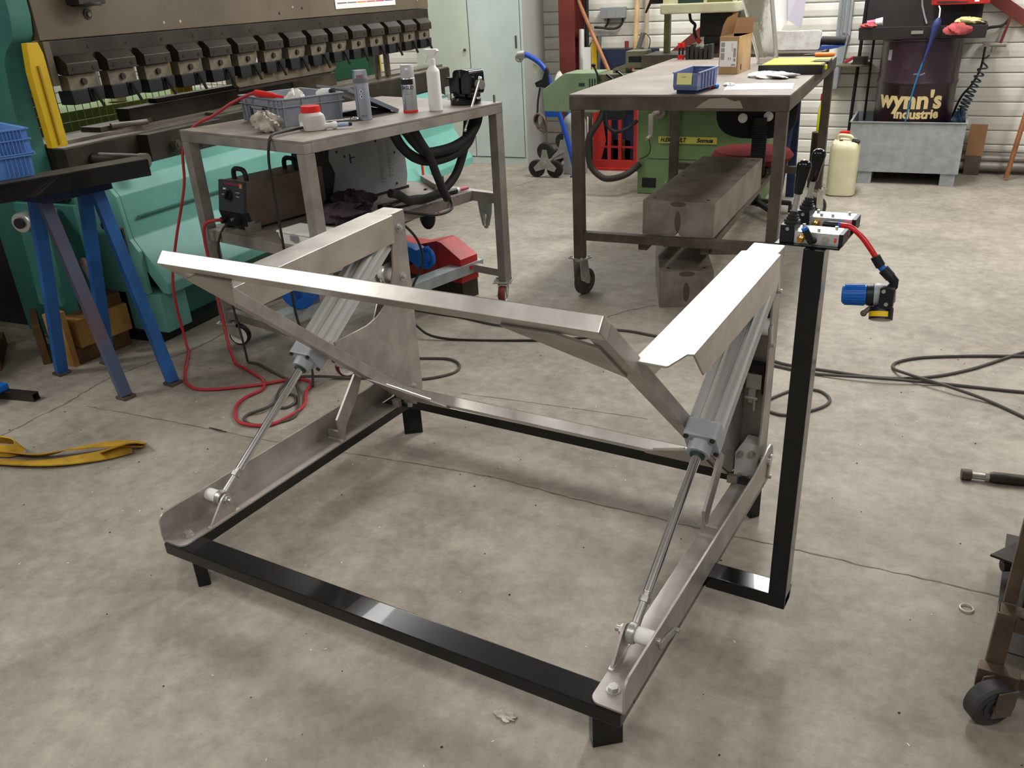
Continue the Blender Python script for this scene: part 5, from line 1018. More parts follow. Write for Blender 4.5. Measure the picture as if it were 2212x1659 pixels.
# ================================================================== right bench
RTO = (-0.0925, 2.3916, 0); RTY = 0.1067
def onr(x, y, z=0.0): return on(x, y, z, RTO, RTY)
rt = thing('steel_table', 'tall dark steel table on black castors carrying the cardboard box', 'table', RTO, RTY)
SD = MT['steel_dk']; RW, RL, RZ = 0.9115, 1.7177, 0.8966
topm = M('rust_stained_plate', '8a8077', 0.58, 0.1, col2='70665d', vscale=3.5, bump=0.05, rvar=0.1)
MB().box(0, RW, 0, RL, RZ - 0.008, RZ).build('top_plate', topm, rt, 0.001)
for (a, b_, c, d_) in ((0.0, RW, 0.0, 0.05), (0.0, RW, RL - 0.05, RL), (0.0, 0.05, 0.05, RL - 0.05), (RW - 0.05, RW, 0.05, RL - 0.05)):
    MB().box(a, b_, c, d_, RZ - 0.062, RZ - 0.008).build('top_rail', SD, rt, 0.003)
MB().add([(0.545, -0.0008, 0.846), (0.735, -0.0008, 0.846), (0.72, -0.0008, 0.876), (0.70, -0.0008, 0.872), (0.66, -0.0008, 0.886), (0.60, -0.0008, 0.882), (0.575, -0.0008, 0.868)], [(0, 1, 2, 3, 4, 5, 6)]).build('paint_smear', M('grey_paint_smear', '8f8b7c', 0.6), rt)
lg = None
for (x, y) in ((0.005, 0.004), (RW - 0.052, 0.004), (0.005, RL - 0.052), (RW - 0.052, RL - 0.052)):
    o = MB().box(0, 0.047, 0, 0.047, 0.185, RZ - 0.062).build('leg', SD, rt, 0.003); o.location = (x, y, 0)
for (a, b_, c, d_, z0, z1) in ((0.052, RW - 0.052, 0.008, 0.046, 0.268, 0.306), (0.052, RW - 0.052, RL - 0.05, RL - 0.008, 0.268, 0.306)):
    MB().box(a, b_, c, d_, z0, z1).build('cross_rail', SD, rt, 0.003)
MB().bar((0.62, 0.05, 0.25), (0.86, 0.30, 0.20), 0.03, 0.03).build('diagonal_brace', SD, rt, 0.002)
MB().box(0.30, 0.34, 0.046, RL - 0.05, 0.232, 0.2675).build('load_bar', SD, rt, 0.002)
MB().box(0.58, 0.62, 0.046, RL - 0.05, 0.232, 0.2675).build('load_bar', SD, rt, 0.002)
GT = M('worn_grey_tyre', '4a4742', 0.7, col2='3a3733', vscale=9)
for (x, y, yw, r) in ((0.028, 0.028, -20, 0.062), (RW - 0.028, 0.028, 15, 0.062), (0.028, RL - 0.028, 40, 0.062), (RW - 0.028, RL - 0.028, -30, 0.062)):
    castor(rt, x, y, R(yw), r, 0.185, GT, GT, brake=False)
# V block on the cross rails, and the second one on the floor under it
def vblock(name, label, loc, yaw, wd, ht, ln, notch, group):
    t = thing(name, label, 'steel block', loc, yaw, group)
    bk = M(name + '_ground', '8f857c', 0.5, 0.15, col2='71675e', vscale=7, bump=0.08, rvar=0.1)
    pr = [(0, 0), (wd * 0.46, 0), (wd * 0.50, notch), (wd * 0.54, 0), (wd, 0), (wd, ht), (0, ht)]
    MB().py(pr, 0, ln).build('block_body', bk, t, 0.004)
    for (x, y) in ((0.04, 0.05), (wd - 0.04, 0.05), (0.04, ln - 0.06), (wd - 0.04, ln - 0.06), (0.04, ln * 0.5)): MB().cyl((x, y, ht), (x, y, ht + 0.0006), 0.008, seg=14).build('tapped_hole', MT['black_mat'], t)
    st = MB()
    for (cx, cz, rx, rz) in ((wd * 0.5, ht - 0.012, 0.035, 0.012), (wd * 0.5, ht * 0.42, 0.014, 0.045)):
        k = len(st.v); n = 20; st.v += [(cx + rx * math.cos(6.283 * i / n), -0.0006, cz + rz * math.sin(6.283 * i / n)) for i in range(n)]; st.f.append(tuple(range(k, k + n)))
    st.build('oil_stain', M('oil_stain', '51473e', 0.5), t)
    return t
vb1 = vblock('vee_block', 'big ground steel block with a notch resting on the table cross rails', onr(0.318, 0.045, 0.306), RTY - R(1), 0.318, 0.152, 1.05, 0.020, 'big steel blocks at the steel table')
MB().box(0.012, 0.030, 0.01, 1.0, -0.0005, 0.0).build('skid', SD, vb1)
vb2 = vblock('vee_block', 'second steel block standing on the floor below the table rails', onr(0.425, -0.035, 0.0), RTY + R(18), 0.235, 0.165, 0.46, 0.0, 'big steel blocks at the steel table')
# items on the right table
bn = thing('parts_bin', 'blue plastic parts bin with a yellow note stuck on the front', 'bin', onr(0.450, 0.036, RZ), RTY - R(9))
BB = MT['bin_blue']
MB().box(0.004, 0.086, 0.004, 0.19, 0.0, 0.014).build('bin_foot', MT['cloth_blue'], bn, 0.001)
b = MB(); hw = 0.096
b.add([(-0.004, -0.004, 0.014), (hw, -0.004, 0.014), (hw, 0.20, 0.014), (-0.004, 0.20, 0.014), (-0.006, -0.010, 0.030), (hw + 0.002, -0.010, 0.030), (-0.006, -0.006, 0.078), (hw + 0.002, -0.006, 0.078), (-0.008, 0.206, 0.086), (hw + 0.004, 0.206, 0.086)],
      [(3, 2, 1, 0), (0, 1, 5, 4), (4, 5, 7, 6), (1, 2, 9, 7, 5), (0, 4, 6, 8, 3), (2, 3, 8, 9)])
bo2 = b.build('bin_shell', BB, bn); sm = bo2.modifiers.new('wall', 'SOLIDIFY'); sm.thickness = 0.004; sm.offset = -1
for k in range(5): MB().box(hw, hw + 0.006, 0.035 + 0.032 * k, 0.041 + 0.032 * k, 0.018, 0.078).build('rib', BB, bn, 0.001)
MB().box(-0.012, hw + 0.008, 0.196, 0.208, 0.082, 0.087).build('rear_rim', BB, bn, 0.001)
MB().bar((hw + 0.004, -0.004, 0.079), (hw + 0.006, 0.205, 0.086), 0.008, 0.004).bar((-0.008, -0.004, 0.079), (-0.010, 0.205, 0.086), 0.008, 0.004).build('side_rim', BB, bn)
MB().add([(0.010, -0.0125, 0.036), (0.074, -0.0125, 0.036), (0.076, -0.0115, 0.080), (0.012, -0.0115, 0.080)], [(0, 1, 2, 3)]).build('yellow_note', MT['note'], bn)
MB().box(0.030, 0.050, -0.0135, -0.0122, 0.064, 0.0655).build('note_writing', MT['print_grey'], bn)
fp = thing('pneumatic_fitting', 'red and blue push-in fitting lying beside the blue bin', 'fitting', onr(0.560, 0.180, RZ), RTY)
MB().cyl((-0.022, -0.018, 0.010), (-0.002, 0.008, 0.010), 0.010, seg=16).build('red_cap', MT['red_cap'], fp, 0.001)
MB().cyl((-0.002, 0.008, 0.009), (0.012, 0.030, 0.009), 0.009, seg=16).build('body', MT['black_mat'], fp, 0.001)
MB().cyl((0.012, 0.030, 0.009), (0.022, 0.046, 0.009), 0.009, seg=16).build('blue_cap', MT['blue_pl'], fp, 0.001)
rag('tissue_scrap', 'small white scrap behind the blue bin', 'scrap', onr(0.615, 0.30, RZ), 0.022, 0.018, 0.008, MT['crumple'], 41)
cbx = thing('cardboard_box', 'open cardboard box with a white printed label and raised flap', 'box', onr(0.463, 0.784, RZ), RTY - R(4))
CB = MT['card']
b = MB(); t_ = 0.004; bw2, bl2, bh2 = 0.092, 0.235, 0.165
b.box(0, bw2, 0, t_, 0, bh2).box(0, bw2, bl2 - t_, bl2, 0, bh2).box(0, t_, t_, bl2 - t_, 0, bh2).box(bw2 - t_, bw2, t_, bl2 - t_, 0, bh2).box(t_, bw2 - t_, t_, bl2 - t_, 0, t_)
b.build('box_body', CB, cbx, 0.001)
MB().add([(0.001, t_, bh2), (0.001, bl2 - t_, bh2), (0.022, bl2 - 0.01, 0.262), (0.022, 0.03, 0.245), (0.010, 0.012, 0.215)], [(0, 1, 2, 3, 4)]).build('raised_flap', MT['card_in'], cbx)
MB().add([(0, bl2 - 0.001, bh2), (bw2, bl2 - 0.001, bh2), (bw2, bl2 + 0.02, 0.235), (0.0, bl2 + 0.02, 0.235)], [(0, 1, 2, 3)]).build('rear_flap', MT['card_in'], cbx)
MB().box(0.004, 0.084, -0.001, 0.0, 0.034, 0.145).build('shipping_label', MT['paper'], cbx)
for i, (x0, x1, z0, z1) in enumerate(((0.008, 0.026, 0.120, 0.140), (0.008, 0.026, 0.098, 0.116), (0.008, 0.026, 0.064, 0.094), (0.068, 0.080, 0.075, 0.115), (0.044, 0.049, 0.064, 0.075), (0.054, 0.058, 0.064, 0.075), (0.070, 0.080, 0.056, 0.070), (0.060, 0.080, 0.038, 0.046), (0.058, 0.064, 0.10, 0.135))):
    MB().box(x0, x1, -0.0014, -0.0010, z0, z1).build('printed_block', MT['print_grey'] if i < 8 else M('pale_print', 'd6d8cc', 0.7), cbx)
MB().box(bw2, bw2 + 0.0006, 0.05, 0.066, 0.015, 0.04).build('printed_mark', MT['ink'], cbx)
fm = thing('clear_packaging', 'tall clear plastic packaging with a paper insert leaning behind the cardboard box', 'packaging', onr(0.555, 1.30, RZ), RTY - R(15))
b = MB(); 
P0 = [(0.0, 0.0), (0.085, 0.0), (0.098, 0.03), (0.030, 0.42), (-0.005, 0.45), (-0.10, 0.46), (-0.11, 0.30)]
b.py(P0, 0.0, 0.045); o = b.build('clear_shell', MT['film'], fm, 0.008)
MB().py([(-0.052, 0.20), (-0.018, 0.20), (0.030, 0.035), (0.004, 0.035)], 0.014, 0.018).build('paper_insert', MT['cream'], fm)
MB().py([(0.0, 0.002), (0.085, 0.002), (0.090, 0.028), (0.006, 0.022)], -0.001, 0.046).build('folded_base', MT['film'], fm)
MB().py([(-0.098, 0.40), (-0.07, 0.41), (-0.07, 0.45), (-0.10, 0.45)], 0.01, 0.014).build('yellow_tab', MT['case_y'], fm)
cs = thing('tool_case', 'flat black tool case with a bright yellow lid on the steel table', 'case', onr(0.655, 0.742, RZ), RTY - R(0.5))
CK = M('case_black', '211f1c', 0.5)
MB().pz(rrect(0.0, 0.290, 0.0, 0.36, 0.010), 0.0, 0.042).build('case_body', CK, cs, 0.004)
MB().pz([(0.018, 0.006), (0.276, 0.006), (0.286, 0.09), (0.215, 0.10), (0.225, 0.235), (0.288, 0.245), (0.288, 0.345), (0.020, 0.345)], 0.0425, 0.0445).build('yellow_lid', MT['case_y'], cs, 0.0006)
MB().pz(rrect(0.232, 0.300, 0.118, 0.225, 0.008), 0.030, 0.047).build('handle', CK, cs, 0.003)
MB().box(0.290, 0.298, 0.05, 0.09, 0.016, 0.036).build('yellow_latch', MT['case_y'], cs, 0.002)
ps = thing('paper_sheet', 'white paper sheet lying near the front edge of the steel table', 'paper', onr(0.75, 0.27, RZ), RTY)
MB().add([(-0.126, -0.121, 0.001), (-0.02, -0.10, 0.0012), (0.140, -0.083, 0.001), (0.120, 0.125, 0.0015), (-0.01, 0.105, 0.004), (-0.150, 0.079, 0.0015)], [(0, 1, 4, 5), (1, 2, 3, 4)]).build('sheet', MT['paper'], ps)
rag('plastic_wrap', 'crumpled white plastic wrap between the paper sheet and the tool case', 'wrap', onr(0.742, 0.635, RZ), 0.105, 0.075, 0.012, MT['crumple'], 31, 40)
sd_ = thing('screwdriver', 'screwdriver with an orange handle on the far edge of the steel table', 'screwdriver', onr(0.80, 1.66, RZ), RTY + R(8))
MB().lathe([(0, 0.008), (0.005, 0.011), (0.08, 0.012), (0.10, 0.010), (0.105, 0.008)], (0.0, 0, 0.012), (1, 0, 0), 14).build('orange_handle', M('orange_handle', 'dd7a2a', 0.45), sd_, smooth=True)
MB().cyl((-0.055, 0, 0.011), (0.0, 0, 0.012), 0.006, seg=10).build('black_shank', MT['black_mat'], sd_)
ar = thing('hose_reel_block', 'bundle of black ribbed cable chain on the far left of the steel table', 'cable chain', onr(0.10, 1.64, RZ), RTY)
for k in range(6):
    MB().box(-0.005 + 0.026 * k, 0.016 + 0.026 * k, -0.03, 0.03, 0.0, 0.070 + 0.012 * math.sin(k * 1.7)).build('chain_link', MT['charcoal'], ar, 0.004)
rp2 = thing('riveting_tool', 'pair of red and black handles standing left of the cable chain', 'tool', onr(0.055, 1.63, RZ), RTY)
for dx in (0.0, 0.020):
    MB().cyl((dx, 0, 0), (dx, 0, 0.024), 0.009, seg=12).build('red_foot', MT['red_cap'], rp2, 0.001)
    MB().cyl((dx, 0, 0.0245), (dx, 0, 0.062), 0.0055, seg=10).build('black_shaft', MT['black_mat'], rp2)
    MB().cyl((dx, 0, 0.0625), (dx, 0, 0.088), 0.009, seg=12).build('red_grip', MT['red_cap'], rp2, 0.001)
# ================================================================== milling machine
MO = (-0.664, 4.493, 0); MY = 0.1067
def onm(x, y, z=0.0): return on(x, y, z, MO, MY)
ml = thing('milling_machine', 'light green milling machine with a black and yellow nameplate behind the steel table', 'machine', MO, MY)
GR = MT['green']; GG = MT['grey_gr']; OL = MT['green_ol']
def mp(b, n, m, bev=0.0, sm=False, lab=None):
    o = b.build(n, m, ml, bev, sm)
    if lab: o['label'] = lab
    return o
mp(MB().box(0.0, 0.86, 0.0, 0.60, 0.0, 0.56), 'column_base', GR, 0.012)
mp(MB().box(0.22, 0.225, -0.0015, 0.0, 0.08, 0.54).box(0.08, 0.5, -0.0012, 0, 0.235, 0.239), 'panel_joint', MT['dkgreen'])
mp(MB().box(0.036, 0.134, -0.0025, -0.0005, 0.045, 0.110), 'base_opening', MT['black_mat'], 0.001)
mp(MB().box(0.40, 0.78, 0.26, 0.60, 0.5605, 1.25), 'column', MT['grey_gr'], 0.01)
mp(MB().box(0.18, 0.80, -0.10, 0.25, 0.56, 0.80), 'knee', MT['green'], 0.01)
mp(MB().cyl((0.165, -0.02, 0.545), (0.165, -0.07, 0.545), 0.040, seg=24).cyl((0.165, -0.07, 0.545), (0.150, -0.15, 0.545), 0.014, seg=14), 'crank_boss', MT['steel_gr'], 0.002)
mp(MB().box(0.120, 0.150, -0.165, -0.150, 0.400, 0.545).cyl((0.135, -0.17, 0.41), (0.128, -0.22, 0.40), 0.012, seg=12), 'crank_arm', MT['steel_gr'], 0.003)
mp(MB().cyl((0.262, -0.03, 0.24), (0.262, -0.03, 0.60), 0.012, seg=12).cyl((0.285, -0.03, 0.24), (0.285, -0.03, 0.60), 0.006, seg=10), 'lead_screw', MT['steel_gr'])
mp(MB().box(0.145, 0.535, -0.007, 0.0, 0.340, 0.384), 'nameplate', M('nameplate_yellow', 'c9bf55', 0.5), 0.002)
text('nameplate_lettering', 'H.ERNAULT', MT['ink'], ml, 0.036, frame_mtx((0.245, -0.0072, 0.362), (1, 0, 0), (0, 0, 1)), 0.0006, 0.0014, 0.25, 0.88)
text('nameplate_lettering', 'Somua', MT['ink'], ml, 0.036, frame_mtx((0.455, -0.0072, 0.362), (1, 0, 0), (0, 0, 1)), 0.0006, 0.0014, 0.25, 1.08)
# long table and the feed gearbox guard at its left end
mp(MB().box(0.075, 1.14, -0.16, 0.14, 0.800, 0.895).box(0.075, 1.14, -0.15, 0.13, 0.740, 0.799), 'long_table', MT['steel_dk'], 0.004)
mp(MB().box(-0.2245, 0.0745, -0.16, 0.14, 0.70, 0.785), 'feed_housing', MT['grey_gr'], 0.006)
for k in range(3): mp(MB().box(0.085, 1.13, -0.115 + 0.09 * k, -0.095 + 0.09 * k, 0.8952, 0.8958), 'table_slot', MT['black_mat'])
mp(MB().py([(-0.605, 0.690), (-0.595, 0.556), (-0.225, 0.552), (-0.225, 0.795), (-0.440, 0.795), (-0.470, 0.780)], -0.18, 0.06), 'feed_box', M('feed_box_green', '7f9272', 0.45, col2='738566', vscale=3), 0.008)
for k in range(3): mp(MB().box(-0.275 + 0.018 * k, -0.266 + 0.018 * k, -0.1815, -0.180, 0.70, 0.76), 'vent_slot', MT['dkgreen'])
mp(MB().box(-0.345, -0.305, -0.1815, -0.180, 0.715, 0.735), 'rating_plate', MT['dkgreen'])
mp(MB().cyl((-0.20, -0.17, 0.745), (-0.245, -0.17, 0.835), 0.007, seg=10).ball((-0.247, -0.17, 0.840), 0.014, 14, 8), 'feed_lever', MT['black'], sm=True)
mp(MB().cyl((-0.10, -0.17, 0.745), (-0.16, -0.17, 0.785), 0.008, seg=10), 'feed_lever', MT['black'], sm=True)
mp(MB().cyl((-0.03, -0.17, 0.765), (-0.09, -0.17, 0.805), 0.008, seg=10).ball((-0.09, -0.17, 0.805), 0.012, 12, 8), 'feed_lever', MT['black'], sm=True)
mp(MB().py([(-0.14, 0.7852), (-0.055, 0.7852), (-0.055, 0.815), (0.072, 0.815), (0.072, 0.915), (-0.055, 0.915), (-0.055, 0.838), (-0.14, 0.812)], -0.10, 0.05), 'vice_bracket', GG, 0.004)
mp(MB().box(-0.035, 0.050, -0.1015, -0.10, 0.850, 0.885), 'bracket_window', MT['black_mat'], 0.001)
mp(MB().tube(smooth_path([(-0.20, -0.10, 0.56), (-0.235, -0.13, 0.48), (-0.285, -0.15, 0.40), (-0.30, -0.15, 0.31), (-0.278, -0.15, 0.20), (-0.206, -0.15, 0.135), (-0.14, -0.15, 0.125), (-0.043, -0.12, 0.150), (0.02, -0.02, 0.20)], 6), 0.021, 12), 'flexible_hose', M('brown_black_hose', '2f2822', 0.6), sm=True)
mp(MB().tube(smooth_path([(-0.18, -0.12, 0.55), (-0.17, -0.13, 0.47), (-0.12, -0.13, 0.43), (-0.05, -0.12, 0.44), (0.0, -0.02, 0.48)], 6), 0.012, 10), 'flexible_hose', MT['rubber'], sm=True)
mp(MB().box(-0.20, -0.08, -0.13, 0.0, 0.50, 0.56), 'drive_housing', MT['black_mat'], 0.008)
mp(MB().tube(smooth_path([(0.135, -0.20, 0.40), (0.125, -0.12, 0.33), (0.09, -0.05, 0.27), (0.02, -0.012, 0.235)], 6), 0.003, 6), 'thin_cable', MT['cable'], sm=True)
# overarm head and cream control box high up
mp(MB().box(0.165, 0.200, -0.01, 0.04, 0.8955, 1.45), 'green_pillar', OL, 0.004, lab='olive green square pillar')
mp(MB().pz(rrect(0.20, 0.66, -0.25, 0.02, 0.02), 1.125, 1.18), 'control_tray', MT['cream'], 0.010)
mp(MB().box(0.215, 0.65, -0.20, 0.02, 1.18, 1.45), 'control_box', MT['green_ol'], 0.006)
mp(MB().box(0.300, 0.455, -0.203, -0.200, 1.165, 1.40), 'dark_window', MT['dkgreen'])
mp(MB().box(0.475, 0.62, -0.203, -0.200, 1.165, 1.40), 'dark_window', M('olive_window', '6a6840', 0.4))
mp(MB().box(0.455, 0.475, -0.210, -0.200, 1.15, 1.45).box(0.21, 0.30, -0.208, -0.2, 1.15, 1.45).box(0.625, 0.652, -0.21, -0.2, 1.15, 1.45), 'window_frame', MT['cream'], 0.002)
mp(MB().box(0.40, 0.60, -0.05, 0.20, 0.985, 1.124).box(0.43, 0.56, -0.06, 0.10, 0.94, 0.99), 'milling_head', MT['charcoal'], 0.012)
mp(MB().cyl((0.49, 0.02, 0.895), (0.49, 0.02, 0.94), 0.035, seg=20), 'spindle', MT['steel_dk'], 0.003)
mp(MB().tube(smooth_path([(0.335, -0.05, 1.124), (0.345, -0.05, 1.08), (0.372, -0.05, 1.055), (0.368, -0.05, 1.02), (0.385, -0.05, 0.975)], 5), 0.009, 8), 'ribbed_conduit', MT['cable'], sm=True)
mp(MB().cyl((0.385, -0.05, 0.975), (0.41, -0.05, 0.955), 0.013, seg=12), 'orange_connector', MT['orange'], 0.001)
mp(MB().cyl((0.11, -0.06, 1.23), (0.06, -0.06, 1.13), 0.012, 0.006, seg=10).box(0.09, 0.20, -0.08, -0.02, 1.18, 1.26), 'coolant_nozzle', MT['black_mat'], 0.002)
mp(MB().box(1.141, 1.16, -0.12, 0.10, 0.78, 0.90), 'table_end', MT['steel_dk'], 0.003)
mp(MB().cyl((1.115, 0.05, 0.945), (1.25, 0.05, 0.940), 0.024, seg=20).box(1.0, 1.115, 0.03, 0.07, 0.8955, 0.955), 'black_roller', MT['rubber'], 0.003)
mp(MB().py([(1.10, 0.8959), (1.115, 0.915), (1.255, 0.918), (1.21, 0.905), (1.16, 0.8959)], 0.02, 0.10), 'blue_bracket', MT['cloth_blue'] if False else M('bright_blue_bracket', '2e4f9a', 0.5), 0.001)
# papers and plastic bag over the table
pgs = thing('polystyrene_slab', 'crumpled dusty white foam slab standing on the milling table', 'slab', onm(0.80, 0.02, 0.896), MY)
MB().py([(0.0, 0.0), (0.31, 0.0), (0.315, 0.10), (0.30, 0.108), (0.12, 0.106), (0.06, 0.11), (0.02, 0.09)], 0.0, 0.03).build('slab_body', MT['crumple'], pgs, 0.004)
wbag = thing('white_drawing', 'large white paper sheets hanging behind the milling table', 'paper', onm(0.80, 0.20, 0.896), MY)
MB().add([(-0.06, 0, 0.0), (0.02, 0, -0.0), (0.05, 0, 0.10), (0.09, 0.01, 0.16), (0.17, 0.02, 0.11), (0.20, 0.03, 0.50), (-0.02, 0.05, 0.50), (-0.05, 0.02, 0.22)], [(0, 1, 2, 7), (2, 3, 7), (3, 4, 5), (3, 5, 6, 7)]).build('paper_sheet', MT['paper'], wbag).modifiers.new('t', 'SOLIDIFY').thickness = 0.002
MB().add([(0.09, -0.02, 0.16), (0.17, 0.0, 0.11), (0.21, -0.02, 0.5), (0.06, -0.01, 0.5)], [(0, 1, 2, 3)]).build('folded_sheet', M('lilac_white_paper', 'dcd6e4', 0.6), wbag).modifiers.new('t', 'SOLIDIFY').thickness = 0.002
MB().box(-0.02, 0.03, 0.03, 0.045, 0.0, 0.50).build('hanging_rail', MT['grey_md'], wbag)
# red chair seen from behind
ch = thing('workshop_chair', 'swivel chair with a black backrest and dark red seat behind the steel table', 'chair', (0.235, 3.98, 0), RTY + R(2))
b = MB(); n = 28
def ell(cx, cz, rx, rz, p): return [(cx + rx * (abs(math.cos(t)) ** (2 / p)) * (1 if math.cos(t) >= 0 else -1), cz + rz * (abs(math.sin(t)) ** (2 / p)) * (1 if math.sin(t) >= 0 else -1)) for t in [2 * math.pi * i / n for i in range(n)]]
b.py(ell(0.035, 0.645, 0.225, 0.165, 3.0), -0.02, 0.035); b.build('backrest', MT['black_fab'], ch, 0.015)
for x in (-0.035, 0.105): MB().lathe([(0, 0.026), (0.014, 0.026), (0.018, 0.016), (0.022, 0.0)], (x, -0.02, 0.595 + 0.01 * (x > 0)), (0, -1, 0), 20).build('white_knob', MT['white'], ch, smooth=True)
spn = MB()
for k in range(24): spn.box(0.025, 0.105, -0.055, -0.022, 0.285 + 0.0115 * k, 0.285 + 0.0115 * k + 0.0085)
spn.box(0.030, 0.100, -0.050, -0.025, 0.28, 0.60)
spn.build('spine_bellows', MT['rubber'], ch, 0.001)
MB().lathe([(0, 0.10), (0.012, 0.215), (0.045, 0.240), (0.075, 0.215), (0.085, 0.10), (0.086, 0.0)], (0.0, 0.20, 0.310), seg=36).build('seat', MT['red_seat'], ch, smooth=True)
MB().box(-0.05, 0.12, -0.03, 0.25, 0.285, 0.3145).build('seat_mount', MT['black_mat'], ch, 0.004)
MB().cyl((0.035, 0.2, 0.06), (0.035, 0.2, 0.285), 0.025, seg=18).build('gas_column', MT['black_mat'], ch)
for k in range(5):
    a = R(72 * k + 20); p = Vector((0.035 + 0.22 * math.cos(a), 0.2 + 0.22 * math.sin(a), 0.06))
    MB().bar((0.035, 0.2, 0.085), p, 0.035, 0.025).build('leg', MT['black_mat'], ch, 0.004)
    MB().cyl((p.x - 0.012, p.y, 0.027), (p.x + 0.012, p.y, 0.027), 0.027, seg=18).build('wheel', MT['rubber'], ch, 0.003)
jr2 = thing('jerrycan', 'ivory plastic jerrycan with a dark cap beside the spill tray', 'jerrycan', (0.60, 4.93, 0), R(8))
JM = MT['jerry']
b = MB(); secs = [(0, 0.080, 0.115), (0.008, 0.090, 0.125), (0.29, 0.090, 0.125), (0.325, 0.078, 0.11), (0.335, 0.060, 0.095)]; n = 36; vs = []
for (z, hx, hy) in secs:
    for i in range(n):
        a = 2 * math.pi * i / n; c_, s_ = math.cos(a), math.sin(a); r = 1 / (abs(c_) ** 5 + abs(s_) ** 5) ** 0.2; vs.append((c_ * r * hx, s_ * r * hy, z))
fs = [tuple(range(n))[::-1], tuple((len(secs) - 1) * n + i for i in range(n))]
for k in range(len(secs) - 1):
    for i in range(n): j = (i + 1) % n; fs.append((k * n + i, k * n + j, (k + 1) * n + j, (k + 1) * n + i))
b.add(vs, fs).build('can_body', JM, jr2, smooth=True)
MB().tube(smooth_path([(-0.05, 0.02, 0.330), (-0.045, 0.02, 0.358), (0.0, 0.0, 0.362), (0.03, -0.01, 0.355), (0.04, -0.01, 0.330)], 5), 0.013, 10).build('handle', JM, jr2, smooth=True)
MB().cyl((0.055, -0.05, 0.318), (0.062, -0.054, 0.345), 0.026, seg=18).build('cap', MT['charcoal'], jr2, 0.002)
MB().cyl((-0.03, -0.03, 0.334), (-0.03, -0.03, 0.340), 0.012, seg=12).build('vent_plug', MT['charcoal'], jr2)
bxb = tag(MB().box(-0.07, 0.07, -0.05, 0.05, 0, 0.32).build('cardboard_carton', MT['card_in'], None, 0.003), 'brown carton behind the ivory jerrycan by the wall', 'carton'); bxb.location = (0.55, 5.31, 0)
tag(MB().box(-0.055, 0.045, -0.03, 0.03, 0, 0.012).build('cap_tray', MT['red_cap'], None, 0.003), 'flat red lid on the brown carton by the wall', 'lid').location = (0.545, 5.30, 0.3205)
# dark blue folded ladder strip seen between the table legs
fb = thing('blue_trestle_leg', 'dark blue folded stand behind the table right leg', 'stand', (0.28, 4.55, 0), R(6))
MB().bar((0.0, 0, 0), (0.05, 0.1, 0.74), 0.05, 0.03).build('leg', MT['cloth_blue'], fb, 0.003); MB().bar((0.06, 0.16, 0), (0.055, 0.11, 0.74), 0.05, 0.03).build('leg', MT['cloth_blue'], fb, 0.003)
yb = thing('yellow_bottle', 'narrow yellow bottle with red top behind the table leg', 'bottle', (0.405, 5.05, -0.0), 0)
MB().cyl((0, 0, 0), (0, 0, 0.36), 0.05, seg=20).build('stand', MT['brown_dk'], yb); MB().lathe([(0.3605, 0.026), (0.50, 0.026), (0.54, 0.016), (0.56, 0.014)], (0, 0, 0), seg=20).build('bottle_body', MT['case_y'], yb, smooth=True)
MB().lathe([(0.56, 0.02), (0.60, 0.018), (0.61, 0.008)], (0, 0, 0), seg=16).build('red_top', MT['red_cap'], yb, smooth=True)
# ================================================================== along the back wall
WO = WALL_O
def onw(x, y, z=0.0): return on(x, y, z, WO, WALL_YAW)
# spill tray, drum, wash basin
DO = (0.66, 5.256, 0); DY = 0.10
def ond(x, y, z=0.0): return on(x, y, z, DO, DY)
ty = thing('spill_tray', 'galvanised steel spill tray on two feet under the purple drum', 'tray', DO, DY)
GA = MT['galv']; b = MB(); x0, x1, y0, y1 = -0.10, 0.60, 0.0, 0.50
crate_shell(b, x0, x1, y0, y1, 0.325, 0.006, 0.0); o = b.build('tray_body', GA, ty, 0.002); o.location = (0, 0, 0.080)
MB().box(x0 - 0.008, x1 + 0.008, y0 - 0.008, y0 + 0.006, 0.400, 0.4055).box(x0 - 0.008, x1 + 0.008, y1 - 0.006, y1 + 0.008, 0.400, 0.4055).box(x0 - 0.008, x0 + 0.006, y0, y1, 0.400, 0.4055).box(x1 - 0.006, x1 + 0.008, y0, y1, 0.400, 0.4055).build('rim', GA, ty, 0.001)
for xx in (-0.02, 0.495): MB().box(xx, xx + 0.09, y0 + 0.01, y1 - 0.01, 0.0, 0.0798).build('tray_foot', GA, ty, 0.002)
dr = thing('oil_drum', 'dark purple oil drum with cream lettering standing in the spill tray', 'drum', ond(0.265, 0.265, 0.0865), DY)
rD = 0.245; prof = [(0, rD - 0.006), (0.004, rD + 0.004), (0.010, rD + 0.004), (0.014, rD)]
for zc in (0.285, 0.530): prof += [(zc - 0.016, rD), (zc - 0.008, rD + 0.006), (zc, rD + 0.008), (zc + 0.008, rD + 0.006), (zc + 0.016, rD)]
prof += [(0.80, rD), (0.805, rD + 0.005), (0.812, rD + 0.005), (0.814, rD - 0.004), (0.806, rD - 0.008), (0.804, 0.0)]
prof = [p for p in prof]
prof[4:9] = [(0.55 - 0.016, rD), (0.55 - 0.008, rD + 0.006), (0.55, rD + 0.008), (0.55 + 0.008, rD + 0.006), (0.55 + 0.016, rD)]
prof = prof[:4] + [(0.53, rD), (0.540, rD + 0.006), (0.548, rD + 0.007), (0.556, rD + 0.006), (0.566, rD)] + prof[14:]
MB().lathe(prof, (0, 0, 0), seg=64).build('drum_shell', MT['drum'], dr, smooth=True)
fa = R(-90) - DY - 0.02 + 0.0
ca0 = math.atan2(-1.04 - (DO[1] + 0.28), 1.673 - (DO[0] + 0.24)) - DY       # the side that faces the hall
